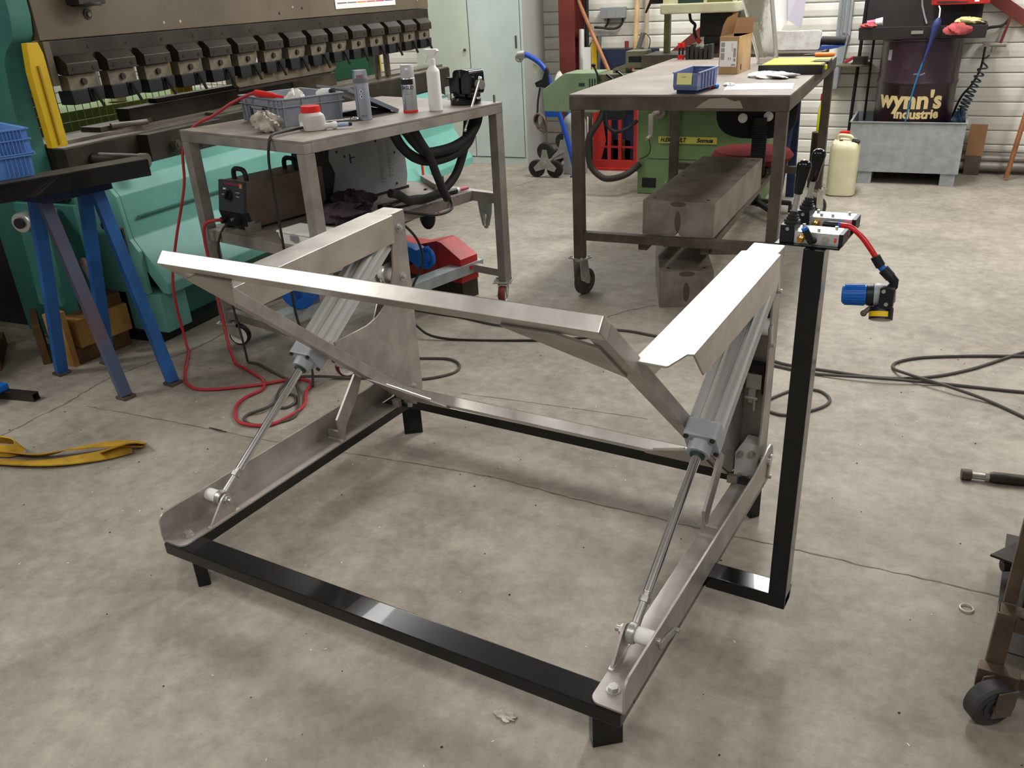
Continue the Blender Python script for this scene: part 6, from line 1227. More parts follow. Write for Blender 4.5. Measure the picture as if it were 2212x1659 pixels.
def dw(z, da): return lambda p: Vector(((rD + 0.0012 + p.z) * math.cos(ca0 + da + p.x / rD), (rD + 0.0012 + p.z) * math.sin(ca0 + da + p.x / rD), z + p.y))
text('drum_lettering', "wynn's", MT['cream_let'], dr, 0.150, None, 0.0008, 0.0055, 0.0, 1.03, dw(0.447, -0.13))
text('drum_lettering', 'industrie', MT['cream_let'], dr, 0.080, None, 0.0008, 0.0030, 0.0, 1.0, dw(0.362, 0.10))
bw3 = MB(); f = dw(0.72, -0.85); bw3.add([f(Vector((-0.016, -0.032, 0))), f(Vector((0.016, -0.032, 0))), f(Vector((0.016, 0.032, 0))), f(Vector((-0.016, 0.032, 0)))], [(0, 1, 2, 3)]); bw3.build('drum_label', MT['print_grey'], dr)
bs = thing('parts_washer', 'black parts washing basin with a back panel sitting over the purple drum', 'washer', ond(0.25, 0.25, 0.9015), DY)
CH = MT['charcoal']; b = MB(); crate_shell(b, -0.375, 0.375, -0.21, 0.22, 0.075, 0.010, 0.006); b.build('basin', CH, bs, 0.004)
MB().py([(-0.365, 0.03), (0.345, 0.03), (0.340, 0.40), (-0.345, 0.40), (-0.365, 0.20)], 0.19, 0.225).build('back_panel', CH, bs, 0.008)
MB().box(-0.058, 0.012, -0.2125, -0.2102, 0.030, 0.050).build('maker_plate', M('silver_maker_plate', '9a938a', 0.4, 0.4), bs, 0.001)
MB().tube(smooth_path([(-0.03, 0.185, 0.40), (-0.03, 0.182, 0.22), (-0.01, 0.17, 0.14), (0.02, 0.15, 0.07)], 5), 0.006, 8).build('supply_tube', MT['grey_md'], bs, smooth=True)
MB().cyl((-0.30, 0.20, -0.55), (-0.30, 0.20, 0.03), 0.008, seg=10).build('basin_leg', MT['black_mat'], bs)
rx = thing('red_control_box', 'red box fixed on the basin back panel at the top of the picture', 'box', ond(0.445, 0.395, 1.085), DY)
MB().box(-0.165, 0.175, -0.12, 0.0, 0.0, 0.30).build('box_body', MT['red'], rx, 0.008)
MB().py([(-0.13, 0.022), (-0.06, 0.022), (0.05, 0.016), (0.05, 0.012), (-0.10, 0.010), (-0.13, 0.014)], -0.1215, -0.12).build('black_slot', MT['charcoal'], rx)
MB().box(0.085, 0.112, -0.1212, -0.12, 0.014, 0.28).build('white_strip', MT['paper'], rx)
br_ = thing('cleaning_brush', 'blue handled cleaning brush hanging from a white hook over the drum', 'brush', ond(0.335, 0.02, 0.90), DY)
MB().tube([(-0.005, 0.10, 0.185), (0.004, 0.06, 0.17), (0.006, 0.03, 0.135), (0.005, 0.0, 0.115)], 0.004, 8).build('hook', MT['white'], br_, smooth=True)
MB().lathe([(0, 0.008), (0.02, 0.022), (0.05, 0.024), (0.10, 0.016), (0.15, 0.011), (0.20, 0.009), (0.26, 0.008)], (0.006, -0.012, 0.125), (-0.20, -0.12, -1), 14).build('brush_handle', M('dark_blue_brush', '232f63', 0.5), br_, smooth=True)
MB().cyl((-0.022, -0.026, -0.015), (-0.036, -0.030, -0.075), 0.010, 0.007, seg=12).build('grey_sleeve', MT['grey_md'], br_)
MB().tube(smooth_path([(-0.036, -0.030, -0.075), (-0.055, -0.032, -0.16), (-0.078, -0.034, -0.28), (-0.095, -0.032, -0.42), (-0.10, -0.025, -0.493)], 6), 0.0050, 8).build('blue_tube', MT['cyan'], br_, smooth=True)
rag('red_rag', 'faded red cloth hanging over the right side of the basin edge', 'cloth', ond(0.455, 0.005, 0.925), 0.07, 0.030, 0.035, MT['red_cloth'], 51)
rag('work_glove', 'cream work glove draped on the right corner of the basin', 'glove', ond(0.515, 0.14, 0.978), 0.075, 0.04, 0.020, MT['cream_cloth'], 52)
rag('red_shop_cloth', 'dull red cloth on the left corner of the basin edge', 'cloth', ond(-0.07, 0.06, 0.975), 0.05, 0.035, 0.014, MT['red_cloth'], 53)
jr3 = thing('pink_tub', 'small pink and white tube lying in the basin left corner', 'tube', ond(-0.035, 0.14, 0.975), DY)
MB().cyl((-0.05, 0, 0.020), (0.0, 0, 0.026), 0.018, seg=16).build('pink_body', MT['pink'], jr3, 0.002); MB().cyl((0.0, 0, 0.026), (0.045, 0, 0.030), 0.020, 0.026, seg=16).build('white_end', MT['white'], jr3, 0.002)
hx = MB(); pts = []
A0 = Vector(ond(0.665, 0.20, 0.79)); A1 = Vector(ond(0.535, 0.16, 0.385)); turns = 15; steps = turns * 12
hax = (A1 - A0); hl = hax.length; hd = hax.normalized(); ha = Vector((0.2, -1, 0)); ha = (ha - hd * ha.dot(hd)).normalized(); hb_ = hd.cross(ha)
for i in range(steps + 1):
    t = i / steps; u = t ** 0.62; a = 2 * math.pi * turns * t; r = 0.024 + 0.006 * t
    pts.append(A0 + hd * (hl * u) + (ha * math.cos(a) + hb_ * math.sin(a)) * r + Vector((0, 0, -0.012 * math.sin(math.pi * t))))
tag(MB().tube(pts, 0.0052, 6).build('coiled_air_hose', MT['coil'], None, smooth=True), 'coiled dark teal air hose hanging from the wall tap into the spill tray', 'hose')
rag('hose_heap', 'dark blue coils of hose heaped in the right corner of the spill tray', 'hose', ond(0.555, 0.14, 0.330), 0.035, 0.06, 0.075, M('dark_blue_hose', '1b3042', 0.5), 57)
tube_thing('black_air_hose', 'black air hose bending from the wall tap down behind the drum', 'hose', [ond(0.640, 0.33, 0.83), ond(0.635, 0.34, 0.70), ond(0.60, 0.34, 0.60), ond(0.55, 0.36, 0.52), ond(0.52, 0.40, 0.40), ond(0.53, 0.44, 0.30)], 0.0075, MT['cable'])
tp_ = thing('wall_tap', 'red handled air tap on the white wall above the coiled hose', 'tap', onw(-0.14, -0.005, 0.83), WALL_YAW)
MB().cyl((-0.07, -0.05, 0.0), (0.055, -0.05, 0.0), 0.015, seg=14).cyl((0.0, 0.0, 0.0), (0.0, -0.05, 0.0), 0.014, seg=14).cyl((-0.02, -0.05, 0.0), (-0.02, -0.05, -0.045), 0.009, seg=12).box(-0.085, -0.045, -0.075, -0.025, -0.02, 0.02).build('tap_body', MT['steel_gr'], tp_, 0.002)
MB().bar((0.018, -0.06, 0.01), (0.050, -0.06, 0.165), 0.018, 0.006, (0, 1, 0)).build('red_lever', MT['red_ox'], tp_, 0.002)
MB().tube(smooth_path([(0.05, -0.05, 0.16), (0.01, -0.05, 0.115), (-0.06, -0.06, 0.105), (-0.10, -0.06, 0.085)], 5), 0.009, 8).build('black_branch', MT['cable'], tp_, smooth=True)
MB().cyl((-0.16, -0.07, 0.06), (-0.10, -0.065, 0.125), 0.011, seg=10).ball((-0.095, -0.064, 0.13), 0.016, 12, 8).build('black_handle', MT['black_mat'], tp_, smooth=True)
# black shelf bracket with red tool left of the drum
sh = thing('small_shelf', 'small grey shelf with a pole left of the drum', 'shelf', onw(-1.02, -0.10, 0.0), WALL_YAW)
MB().box(-0.10, 0.11, -0.10, 0.095, 0.712, 0.722).build('shelf_board', MT['grey_gr'], sh, 0.001)
MB().cyl((0.02, -0.02, 0.03), (0.055, -0.02, 1.6), 0.012, seg=12).build('pole', MT['black_mat'], sh)
MB().cyl((0.035, 0.0, 0.0), (0.035, 0.0, 0.03), 0.06, seg=20).build('pole_foot', MT['black_mat'], sh)
ht_ = thing('hot_glue_gun', 'red and dark tool lying on the small grey shelf', 'tool', onw(-1.00, -0.12, 0.7222), WALL_YAW)
MB().bar((-0.075, 0, 0.012), (-0.015, 0, 0.045), 0.03, 0.022).build('red_handle', M('dull_red_plastic', 'a02a34', 0.5), ht_, 0.005)
MB().box(-0.02, 0.075, -0.025, 0.025, 0.012, 0.050).box(-0.03, 0.095, -0.03, 0.03, 0.0, 0.012).build('tool_body', MT['brown_dk'], ht_, 0.004)
# wall services
cdt = struct(MB().box(-1.165, -1.070, -0.045, 0.0, 0.90, 3.38).build('trim_1', MT['galv'], None, 0.003)); cdt.location = WO; cdt.rotation_euler = (0, 0, WALL_YAW)
for k, xx in enumerate((-1.145, -1.125, -1.095)):
    o = MB().cyl((xx, -0.052, 0.88), (xx, -0.052, 3.35), 0.006, seg=8).build('conduit', MT['grey_md'], cdt)
MB().bar((-1.10, -0.03, 0.92), (-1.145, -0.03, 0.55), 0.05, 0.03, (0, 1, 0)).build('conduit_drop', MT['galv'], cdt, 0.003)
MB().cyl((-1.0, -0.02, 0.75), (-0.99, -0.02, 0.93), 0.004, seg=8).build('thin_cable', MT['cable'], cdt)
bx_ = thing('steel_brace', 'red oxide wall brace running up to the left behind the drum at far right', 'brace', onw(-0.23, -0.04, 1.12), WALL_YAW)
MB().bar((-0.9, 0, 0.60), (0.60, 0, -0.385), 0.03, 0.075, (0, 0, 1)).build('flat_bar', MT['red_ox'], bx_, 0.003)
bx2 = thing('steel_brace', 'red oxide wall brace rising to the right behind the milling table', 'brace', onw(-2.35, -0.04, 0.80), WALL_YAW)
MB().bar((-0.45, 0, -0.35), (0.9, 0, 0.66), 0.03, 0.06, (0, 0, 1)).build('flat_bar', MT['red_ox'], bx2, 0.003)
pp = thing('wall_pipes', 'grey pipes running along the foot of the white wall', 'pipe', onw(0.3, -0.06, 0.0), WALL_YAW)
for (z, r, y) in ((0.105, 0.022, 0.0), (0.055, 0.030, -0.01), (0.150, 0.010, 0.02)): MB().cyl((-0.62, y, z), (2.5, y, z), r, seg=16).build('pipe', MT['steel_gr'], pp, 0.0, True)
for xx in (-0.5, 0.8, 2.0): MB().box(xx, xx + 0.04, -0.05, 0.055, 0.0, 0.026).build('pipe_support', MT['steel_dk'], pp)
rd = thing('leaning_rod', 'brown wooden pole leaning on the wall at the right edge', 'pole', onw(0.078, -0.13, 0.0), WALL_YAW)
MB().cyl((-0.02, -0.13, 0.012), (0.115, 0.11, 1.25), 0.016, seg=14).build('pole_shaft', MT['copper'], rd, smooth=False)
gb_ = tag(MB().box(-0.055, 0.05, -0.03, 0.03, 0.0, 0.20).build('grey_brown_panel', MT['card_in'], None, 0.002), 'square brown panel leaning on the wall right of the spill tray', 'panel'); gb_.location = onw(-0.155, -0.10, 0.13); 
MB().box(-0.05, 0.045, -0.03, 0.03, -0.13, -0.0005).build('panel_foot', MT['steel_dk'], gb_)
# junction box
jb = thing('junction_box', 'grey electrical junction box with two cables on the white wall', 'junction box', onw(-2.83, -0.005, 1.095), WALL_YAW)
MB().box(-0.100, 0.098, -0.06, 0.0, -0.036, 0.042).build('box_body', MT['grey_md'], jb, 0.006)
for xx in (-0.045, 0.03): MB().box(xx, xx + 0.003, -0.062, -0.0595, -0.034, 0.040).build('lid_rib', MT['grey_md'], jb)
MB().tube(smooth_path([(0.075, -0.03, -0.036), (0.07, -0.03, -0.075), (0.03, -0.03, -0.105), (-0.03, -0.03, -0.110), (-0.10, -0.03, -0.102), (-0.16, -0.03, -0.098)], 6), 0.009, 8).build('cable', MT['cable'], jb, smooth=True)
MB().tube(smooth_path([(-0.042, -0.03, -0.036), (-0.048, -0.03, -0.070), (-0.07, -0.03, -0.097)], 6), 0.008, 8).build('cable', MT['cable'], jb, smooth=True)
# steel column
colm = struct(thing('trim_2', None, None, onw(-3.13, -0.10, 0), WALL_YAW))
MB().box(-0.085, 0.045, -0.12, -0.105, 0, 3.38).build('flange', MT['red_ox'], colm, 0.002); MB().box(-0.03, -0.02, -0.105, 0.08, 0, 3.38).build('web', MT['red_ox'], colm); MB().box(-0.085, 0.045, 0.08, 0.095, 0, 3.38).build('flange', MT['red_ox'], colm, 0.002)
cv = struct(MB().cyl((-3.055, -0.03, 0.55), (-3.055, -0.03, 3.35), 0.016, seg=12).build('trim_3', MT['cable'])); cv.location = WO; cv.rotation_euler = (0, 0, WALL_YAW)
def pole(name, label, cat, p0, p1, r, mat, extra=None, group=None):
    t = thing(name, label, cat, onw(*p0), WALL_YAW, group); d = Vector(p1) - Vector(p0)
    MB().cyl((0, 0, 0), d, r, seg=14).build('shaft', mat, t, 0.001)
    if extra: extra(t, d)
    return t
def green_tip(t, d):
    MB().cyl((0, 0, 0), d * 0.24, 0.021, seg=14).build('worn_end', M('worn_grey_end', '94886c', 0.6), t)
pole('copper_pipe', 'brown pipe leaning diagonally against the red steel column', 'pipe', (-2.50, -0.42, 0.26), (-3.14, -0.125, 1.30), 0.016, MT['copper'], green_tip)
pole('wooden_handle', 'pale wooden tool handle standing against the wall, left of two', 'handle', (-2.62, -0.20, 0.0), (-2.635, -0.03, 1.30), 0.019, MT['wood_lt'])
pole('wooden_handle', 'greyish wooden tool handle standing against the wall, right of two', 'handle', (-2.52, -0.20, 0.0), (-2.560, -0.03, 1.30), 0.018, M('grey_wood', 'a8957f', 0.6, var=0.1))
pole('plastic_pipe', 'white plastic pipe leaning beside the red column', 'pipe', (-3.0, -0.30, 0.0), (-3.09, -0.06, 0.985), 0.022, MT['white'])
nb = tag(MB().box(-2.93, -2.42, -0.16, -0.14, 0.0, 0.845).build('navy_board', MT['navy'], None, 0.003), 'dark navy board standing against the wall behind the tools', 'board'); nb.location = WO; nb.rotation_euler = (0, 0, WALL_YAW)
wbd = tag(MB().box(-3.025, -2.955, -0.20, -0.185, 0.0, 0.865).build('white_board', MT['white'], None, 0.003), 'narrow white board standing right of the white pipe', 'board'); wbd.location = WO; wbd.rotation_euler = (0, 0, WALL_YAW)
yw = tag(MB().py([(-2.940, 0.0), (-2.880, 0.0), (-2.905, 0.86), (-2.945, 0.93)], -0.215, -0.205).build('yellow_plank', MT['yellow'], None, 0.003), 'yellow plank standing behind the left bow saw', 'plank'); yw.location = WO; yw.rotation_euler = (0, 0, WALL_YAW)
bpz = tag(MB().cyl((-2.69, -0.12, 0.0), (-2.69, -0.12, 0.90), 0.016, seg=12).build('red_pipe', MT['red_ox'], None), 'short red oxide pipe standing behind the pale wooden handle', 'pipe'); bpz.location = WO; bpz.rotation_euler = (0, 0, WALL_YAW)
def saw(label, base, lean, flip):
    t = thing('bow_saw', label, 'saw', onw(*base), WALL_YAW, 'bow saws behind the milling machine'); L = Vector(lean)
    MB().cyl((0, 0, 0), L * 0.60, 0.016, seg=12).build('orange_tube', MT['orange'], t, 0.001); MB().cyl(L * 0.60, L, 0.019, seg=12).build('grey_grip', M('dark_grey_grip', '55534f', 0.5), t, 0.002)
    s = flip; MB().tube(smooth_path([L, L + Vector((0.03 * s, 0, -0.01)), L * 0.9 + Vector((0.075 * s, 0, 0)), L * 0.72 + Vector((0.075 * s, 0, -0.0)), L * 0.63 + Vector((0.0, 0, 0))], 5), 0.004, 6).build('guard_wire', MT['cable'], t, smooth=True)
saw('orange bow saw with a grey grip standing upright beside the yellow plank', (-2.900, -0.26, 0.30), (0.0, 0.10, 0.64), -1)
saw('orange bow saw with a grey grip leaning right near the green pillar', (-2.70, -0.26, 0.40), (0.155, 0.10, 0.555), 1)
# red rack on the floor
RO = (-1.323, 5.194, 0)
rk_ = thing('bar_rack', 'red steel rack with upright bars standing on the floor by the wall', 'rack', RO, RTY)
RM = MT['red']
MB().box(-0.01, 0.36, -0.02, 0.02, 0.02, 0.075).box(-0.03, 0.40, -0.04, 0.30, 0.0, 0.02).build('rack_base', RM, rk_, 0.003)
for x in (0.0, 0.115, 0.20, 0.325): MB().box(x, x + 0.025, -0.018, 0.012, 0.075, 0.47).build('upright', RM, rk_, 0.002)
MB().box(0.0, 0.35, -0.010, 0.004, 0.45, 0.48).box(0.025, 0.34, -0.008, 0.004, 0.165, 0.180).build('cross_bar', RM, rk_, 0.002)
MB().add([(-0.005, -0.01, 0.075), (0.06, -0.01, 0.075), (0.10, -0.01, 0.22), (0.06, -0.01, 0.46), (-0.005, -0.01, 0.47)], [(0, 1, 2, 3, 4)]).build('side_plate', RM, rk_).modifiers.new('t', 'SOLIDIFY').thickness = 0.006
for i, (x, h, m) in enumerate(((0.06, 0.30, 'navy'), (0.15, 0.44, 'navy'), (0.175, 0.20, 'brown_dk'), (0.25, 0.20, 'wood_dk'), (0.27, 0.42, 'navy'))):
    tag(MB().box(x - 0.035, x + 0.035, 0.05, 0.10, 0.021, 0.021 + h).build('boxed_stock', MT[m], None, 0.003), ['dark blue boot shaped piece in the red rack, first from the left', 'tall navy piece in the red rack, second from the left', 'low brown piece in the red rack, centre', 'low timber piece in the red rack, right of centre', 'tall navy piece in the red rack, last on the right'][i], 'stock').location = RO
    bpy.context.view_layer.update
yl = thing('warning_wedge', 'yellow plastic spirit level standing left of the red rack', 'level', (-1.435, 5.15, 0), RTY + R(3))
MB().py([(-0.035, 0.09), (0.015, 0.09), (0.038, 0.34), (0.038, 0.40), (0.020, 0.40), (-0.012, 0.34)], 0.0, 0.03).build('level_body', MT['case_y'], yl, 0.003)
MB().box(-0.04, 0.03, -0.005, 0.035, 0.0, 0.0895).build('stand', MT['brown_dk'], yl)
for k in range(5): MB().box(-0.012, 0.020, -0.0006, 0.0, 0.13 + 0.035 * k, 0.135 + 0.035 * k).build('print_line', MT['ink'], yl)
wp_ = tag(MB().box(-0.045, 0.055, 0.0, 0.012, 0.0, 0.385).build('insulation_board', MT['white'], None, 0.002), 'white panel standing between the yellow level and the red rack', 'panel'); wp_.location = (-1.355, 5.235, 0); wp_.rotation_euler = (0, 0, RTY)
gp_ = tag(MB().cyl((0, 0, 0), (0.12, 0.02, 0.0), 0.025, seg=16).build('steel_bar_end', MT['brown_dk'], None, 0.002), 'dark round bar end on the floor left of the red rack', 'bar'); gp_.location = (-1.47, 5.02, 0.025)
# hand truck and gas bottle
HO = (-1.55, 4.85, 0)
hk = thing('hand_truck', 'blue stair-climbing hand truck with three-wheel clusters beside the locker', 'hand truck', HO, RTY)
BT2 = M('bright_blue_tube', '1d48a8', 0.4)
for yy in (0.0,):
    MB().tube(smooth_path([(-0.155, yy, 0.868), (-0.10, yy, 0.845), (-0.03, yy, 0.80), (0.015, yy, 0.74), (0.040, yy, 0.66), (0.07, yy, 0.55), (0.11, yy, 0.44), (0.17, yy, 0.25), (0.22, yy, 0.06)], 5), 0.018, 12).build('side_tube', BT2, hk, smooth=True)
    MB().cyl((-0.205, yy, 0.862), (-0.150, yy, 0.868), 0.030, seg=18).ring((-0.20, yy, 0.845), (0, 1, 0), 0.022, 0.012, 18, 8).build('handle_joint', MT['zinc'], hk, 0.001)
MB().tube([(0.02, 0.34, 0.455), (0.22, 0.34, 0.06)], 0.016, 10).cyl((0.02, 0.0, 0.455), (0.02, 0.34, 0.455), 0.016, seg=12).box(0.0, 0.11, -0.02, 0.0, 0.435, 0.480).build('cross_tube', BT2, hk)
MB().box(0.19, 0.25, -0.03, 0.12, 0.0, 0.012).build('toe_plate', BT2, hk, 0.002)
MB().py([(-0.06, 0.645), (0.03, 0.64), (0.04, 0.67), (0.035, 0.76), (0.02, 0.78), (-0.01, 0.70), (-0.07, 0.675)], -0.035, 0.0).build('black_bracket', MT['black_mat'], hk, 0.004)
MB().tube(smooth_path([(-0.03, -0.03, 0.64), (-0.05, -0.03, 0.55), (-0.06, -0.03, 0.46), (-0.08, -0.03, 0.40)], 5), 0.008, 8).build('black_strap', MT['cable'], hk, smooth=True)
rc = MB()
for k in range(6): rc.ring((-0.045 + 0.006 * k, -0.05, 0.42 - 0.006 * k), (0.3 + 0.1 * k, 1, 0.2 * (k % 3 - 1)), 0.045 + 0.004 * k, 0.0035, 20, 6)
tag(rc.build('tangled_cord', M('brown_cord', '6a574a', 0.7), hk, smooth=True), kind='stuff')
for (yy, xo) in ((-0.055, 0.0), (0.395, -0.03)):
    MB().pz([(0, 0)] * 3, 0, 0) if False else None
    hub = Vector((0.005 + xo, yy, 0.108)); tri = []
    for k in range(3):
        a0 = R(90 + 120 * k); tri += [(hub.x + 0.100 * math.cos(a0 - 0.17), hub.z + 0.100 * math.sin(a0 - 0.17)), (hub.x + 0.100 * math.cos(a0 + 0.17), hub.z + 0.100 * math.sin(a0 + 0.17)), (hub.x + 0.042 * math.cos(a0 + R(60)), hub.z + 0.042 * math.sin(a0 + R(60)))]
    MB().py(tri, yy - 0.022, yy - 0.016).build('spider_plate', MT['zinc'], hk, 0.002)
    MB().cyl((hub.x, yy - 0.034, hub.z), (hub.x, yy + 0.03, hub.z), 0.016, seg=16).build('hub', MT['zinc'], hk, 0.002)
    for k in range(3):
        a0 = R(90 + 120 * k); c = (hub.x + 0.086 * math.cos(a0), yy, hub.z + 0.086 * math.sin(a0))
        MB().lathe([(-0.014, 0.03), (-0.015, 0.058), (-0.010, 0.064), (0.010, 0.064), (0.015, 0.058), (0.014, 0.03)], c, (0, 1, 0), 28).build('wheel', MT['rubber'], hk, smooth=True)
MB().cyl((0.005, -0.03, 0.108), (-0.025, 0.37, 0.108), 0.010, seg=12).build('wheel_axle', MT['zinc'], hk)
MB().py([(-0.10, 0.735), (-0.075, 0.735), (-0.055, 0.77), (-0.075, 0.80), (-0.095, 0.80)], 0.002, 0.004).build('paper_tag', MT['cream'], hk)
gc = thing('gas_bottle', 'plain grey gas bottle standing behind the hand truck', 'gas bottle', (-1.40, 5.02, 0), RTY)
MB().lathe([(0, 0.085), (0.006, 0.09), (0.37, 0.088), (0.41, 0.075), (0.44, 0.04), (0.45, 0.02), (0.48, 0.018)], (0, 0, 0), seg=32).build('bottle_body', MT['weld_grey'], gc, smooth=True)
tag(MB().cyl((0, 0, 0), (0, 0, 0.0), 0.01).build('tmp3', MT['white'], None), 'x', 'x'); bpy.data.objects.remove(bpy.data.objects['tmp3'])
cyl2 = thing('tape_roll', 'white roll with a red rim behind the hand truck, above the green feed box', 'roll', (-1.38, 5.30, 0.0), RTY)
MB().cyl((0, 0, 0), (0, 0, 0.56), 0.07, seg=18).build('stand', MT['steel_dk'], cyl2); MB().cyl((0.0, -0.02, 0.64), (0.02, 0.02, 0.64), 0.075, seg=24).build('roll_body', MT['red_ox'], cyl2, 0.003); MB().box(-0.012, 0.028, -0.035, -0.02, 0.57, 0.71).build('white_band', MT['white'], cyl2, 0.003); MB().box(0.06, 0.12, -0.02, 0.03, 0.56, 0.65).build('orange_block', MT['orange'], cyl2, 0.006); MB().box(-0.02, 0.14, -0.03, 0.04, 0.5602, 0.5698).build('shelf_plate', MT['steel_dk'], cyl2)
# ================================================================== locker
LO = (-1.9246, 5.2041, 0); LYW = 0.1178
lk = thing('metal_locker', 'tall pale grey-blue metal locker with two doors at the back left', 'locker', LO, LYW)
MB().box(-0.95, 0.0, 0.0, 0.46, 0.0, 2.0).build('locker_body', MT['locker_s'], lk, 0.004)
MB().box(-0.016, 0.0, -0.012, 0.0, 0.05, 2.0).box(-0.95, 0.0, -0.012, 0.0, 0.0, 0.052).build('front_frame', MT['locker'], lk, 0.002)
MB().box(-0.455, -0.022, -0.018, -0.0002, 0.060, 1.98).build('door', MT['locker'], lk, 0.004)
MB().box(-0.945, -0.461, -0.018, -0.0002, 0.060, 1.98).build('door', MT['locker_l'], lk, 0.004)
MB().box(-0.062, -0.046, -0.021, -0.0185, 0.885, 0.975).build('door_lock', MT['steel_dk'], lk, 0.002)
MB().cyl((-0.50, -0.018, 0.88), (-0.50, -0.030, 0.88), 0.010, seg=14).build('key_lock', MT['steel_dk'], lk, 0.001)
MB().tube([(-0.515, -0.024, 0.875), (-0.512, -0.03, 0.845), (-0.505, -0.03, 0.83)], 0.002, 6).build('key_string', MT['grey_md'], lk)
MB().box(-0.458, -0.4575, -0.0175, -0.002, 0.065, 1.97).build('door_gap', MT['grey_md'], lk)
rag('white_bag', 'white plastic bag hanging on the locker side beside the hand truck', 'bag', (-1.66, 5.28, 0.60), 0.03, 0.03, 0.055, MT['crumple'], 61)
# ================================================================== bits on the floor
tube_thing('welding_cable', 'red cable winding over the floor between the bench and the lift', 'cable', [(-1.27, 1.137, 0.007), (-1.19, 1.06, 0.007), (-1.069, 0.945, 0.007), (-0.98, 0.885, 0.007), (-0.88, 0.888, 0.007), (-0.729, 1.002, 0.007), (-0.636, 1.103, 0.007), (-0.55, 1.10, 0.007), (-0.512, 1.031, 0.007), (-0.440, 0.94, 0.007), (-0.425, 0.85, 0.007), (-0.445, 0.765, 0.007), (-0.533, 0.738, 0.007), (-0.60, 0.765, 0.007), (-0.665, 0.83, 0.007), (-0.69, 0.90, 0.007), (-0.685, 0.98, 0.007), (-0.74, 1.04, 0.007), (-0.83, 1.075, 0.007), (-0.93, 1.105, 0.007), (-0.975, 1.118, 0.007)], 0.0062, MT['cable_red'])
tube_thing('power_cable', 'black cable looped on the floor beside the red cable', 'cable', [(-0.94, 1.152, 0.005), (-0.88, 1.155, 0.005), (-0.811, 1.132, 0.005), (-0.70, 1.10, 0.005), (-0.642, 1.07, 0.014), (-0.602, 0.985, 0.014), (-0.54, 0.90, 0.005), (-0.49, 0.90, 0.005), (-0.495, 0.96, 0.005), (-0.56, 0.99, 0.005), (-0.54, 0.86, 0.014), (-0.575, 0.80, 0.005), (-0.555, 0.763, 0.005), (-0.50, 0.75, 0.005), (-0.453, 0.775, 0.005), (-0.41, 0.86, 0.005), (-0.50, 0.98, 0.014), (-0.62, 1.095, 0.014), (-0.55, 1.145, 0.016), (-0.42, 1.21, 0.005), (-0.313, 1.265, 0.005), (-0.221, 1.288, 0.005), (-0.155, 1.33, 0.005), (-0.105, 1.41, 0.005), (-0.13, 1.48, 0.005), (-0.20, 1.51, 0.005), (-0.30, 1.475, 0.005), (-0.40, 1.43, 0.005)], 0.0055, MT['cable_gr'])
tube_thing('extension_cable', 'long grey cable running across the floor behind the lift to the right', 'cable', [(-0.75, 1.935, 0.005), (-0.55, 1.93, 0.005), (-0.415, 1.933, 0.005), (-0.209, 1.913, 0.005), (0.05, 1.95, 0.005), (0.285, 2.06, 0.005), (0.45, 2.06, 0.005), (0.626, 2.041, 0.005), (0.74, 2.052, 0.005), (0.914, 2.012, 0.005), (1.01, 1.982, 0.005), (1.175, 1.985, 0.005), (1.333, 1.995, 0.005), (1.481, 2.062, 0.005), (1.618, 2.203, 0.005), (1.78, 2.45, 0.005), (1.95, 2.65, 0.005)], 0.0058, MT['cable_gr'])
tube_thing('extension_cable', 'grey cable making a loop on the floor at the right edge', 'cable', [(0.96, 1.955, 0.006), (1.122, 1.938, 0.006), (1.34, 1.965, 0.016), (1.558, 2.03, 0.006), (1.789, 2.065, 0.006), (1.95, 2.12, 0.006)], 0.0058, MT['cable_gr'])
tube_thing('extension_cable', 'grey cable curling in a wide arc near the right edge', 'cable', [(2.0, 2.50, 0.006), (1.774, 2.40, 0.006), (1.607, 2.329, 0.006), (1.45, 2.245, 0.006), (1.373, 2.164, 0.006), (1.368, 2.10, 0.006), (1.424, 2.033, 0.02), (1.58, 1.971, 0.02), (1.711, 1.931, 0.006), (1.86, 1.81, 0.006)], 0.0058, MT['cable_gr'])
tube_thing('floor_cable', 'short grey cable end curled on the floor behind the control post', 'cable', [(1.02, 1.63, 0.005), (1.06, 1.72, 0.005), (1.10, 1.78, 0.005), (1.17, 1.80, 0.005), (1.22, 1.74, 0.005), (1.20, 1.66, 0.005), (1.12, 1.57, 0.005), (1.06, 1.57, 0.005)], 0.0052, MT['cable_gr'])
at = thing('air_blow_gun', 'dark air tool with a steel tip and blue hose lying at the right edge', 'air tool', (1.72, 1.395, 0), R(12))
MB().cyl((-0.062, 0, 0.016), (-0.035, 0, 0.016), 0.016, seg=18).build('nose', MT['steel_dk'], at, 0.002)
MB().cyl((-0.035, 0, 0.015), (0.0, 0, 0.015), 0.010, seg=14).cyl((0.0, 0, 0.015), (0.010, 0, 0.015), 0.014, seg=6).build('steel_neck', MT['zinc'], at, 0.001)
MB().lathe([(0, 0.012), (0.01, 0.016), (0.09, 0.015), (0.10, 0.012)], (0.010, 0, 0.016), (1, 0, 0), 18).build('rubber_sleeve', MT['brown_dk'], at, smooth=True)
MB().tube(smooth_path([(0.11, 0, 0.014), (0.20, 0.01, 0.010), (0.35, 0.05, 0.008), (0.6, 0.2, 0.008)], 6), 0.0075, 10).build('blue_hose', MT['cyan'], at, smooth=True)
tag(MB().ring((1.73, 0.777, 0.0035), (0, 0, 1), 0.014, 0.0022, 24, 6).build('plastic_ring', MT['trans_white'], None, smooth=True), 'small clear plastic ring on the floor near the cart', 'ring')
rag('crumb_pile', 'small pile of pale crumbs on the floor in front of the lift', 'debris', (0.954, 0.079 - 0.06, 0.0), 0.022, 0.012, 0.003, MT['rag'], 71)
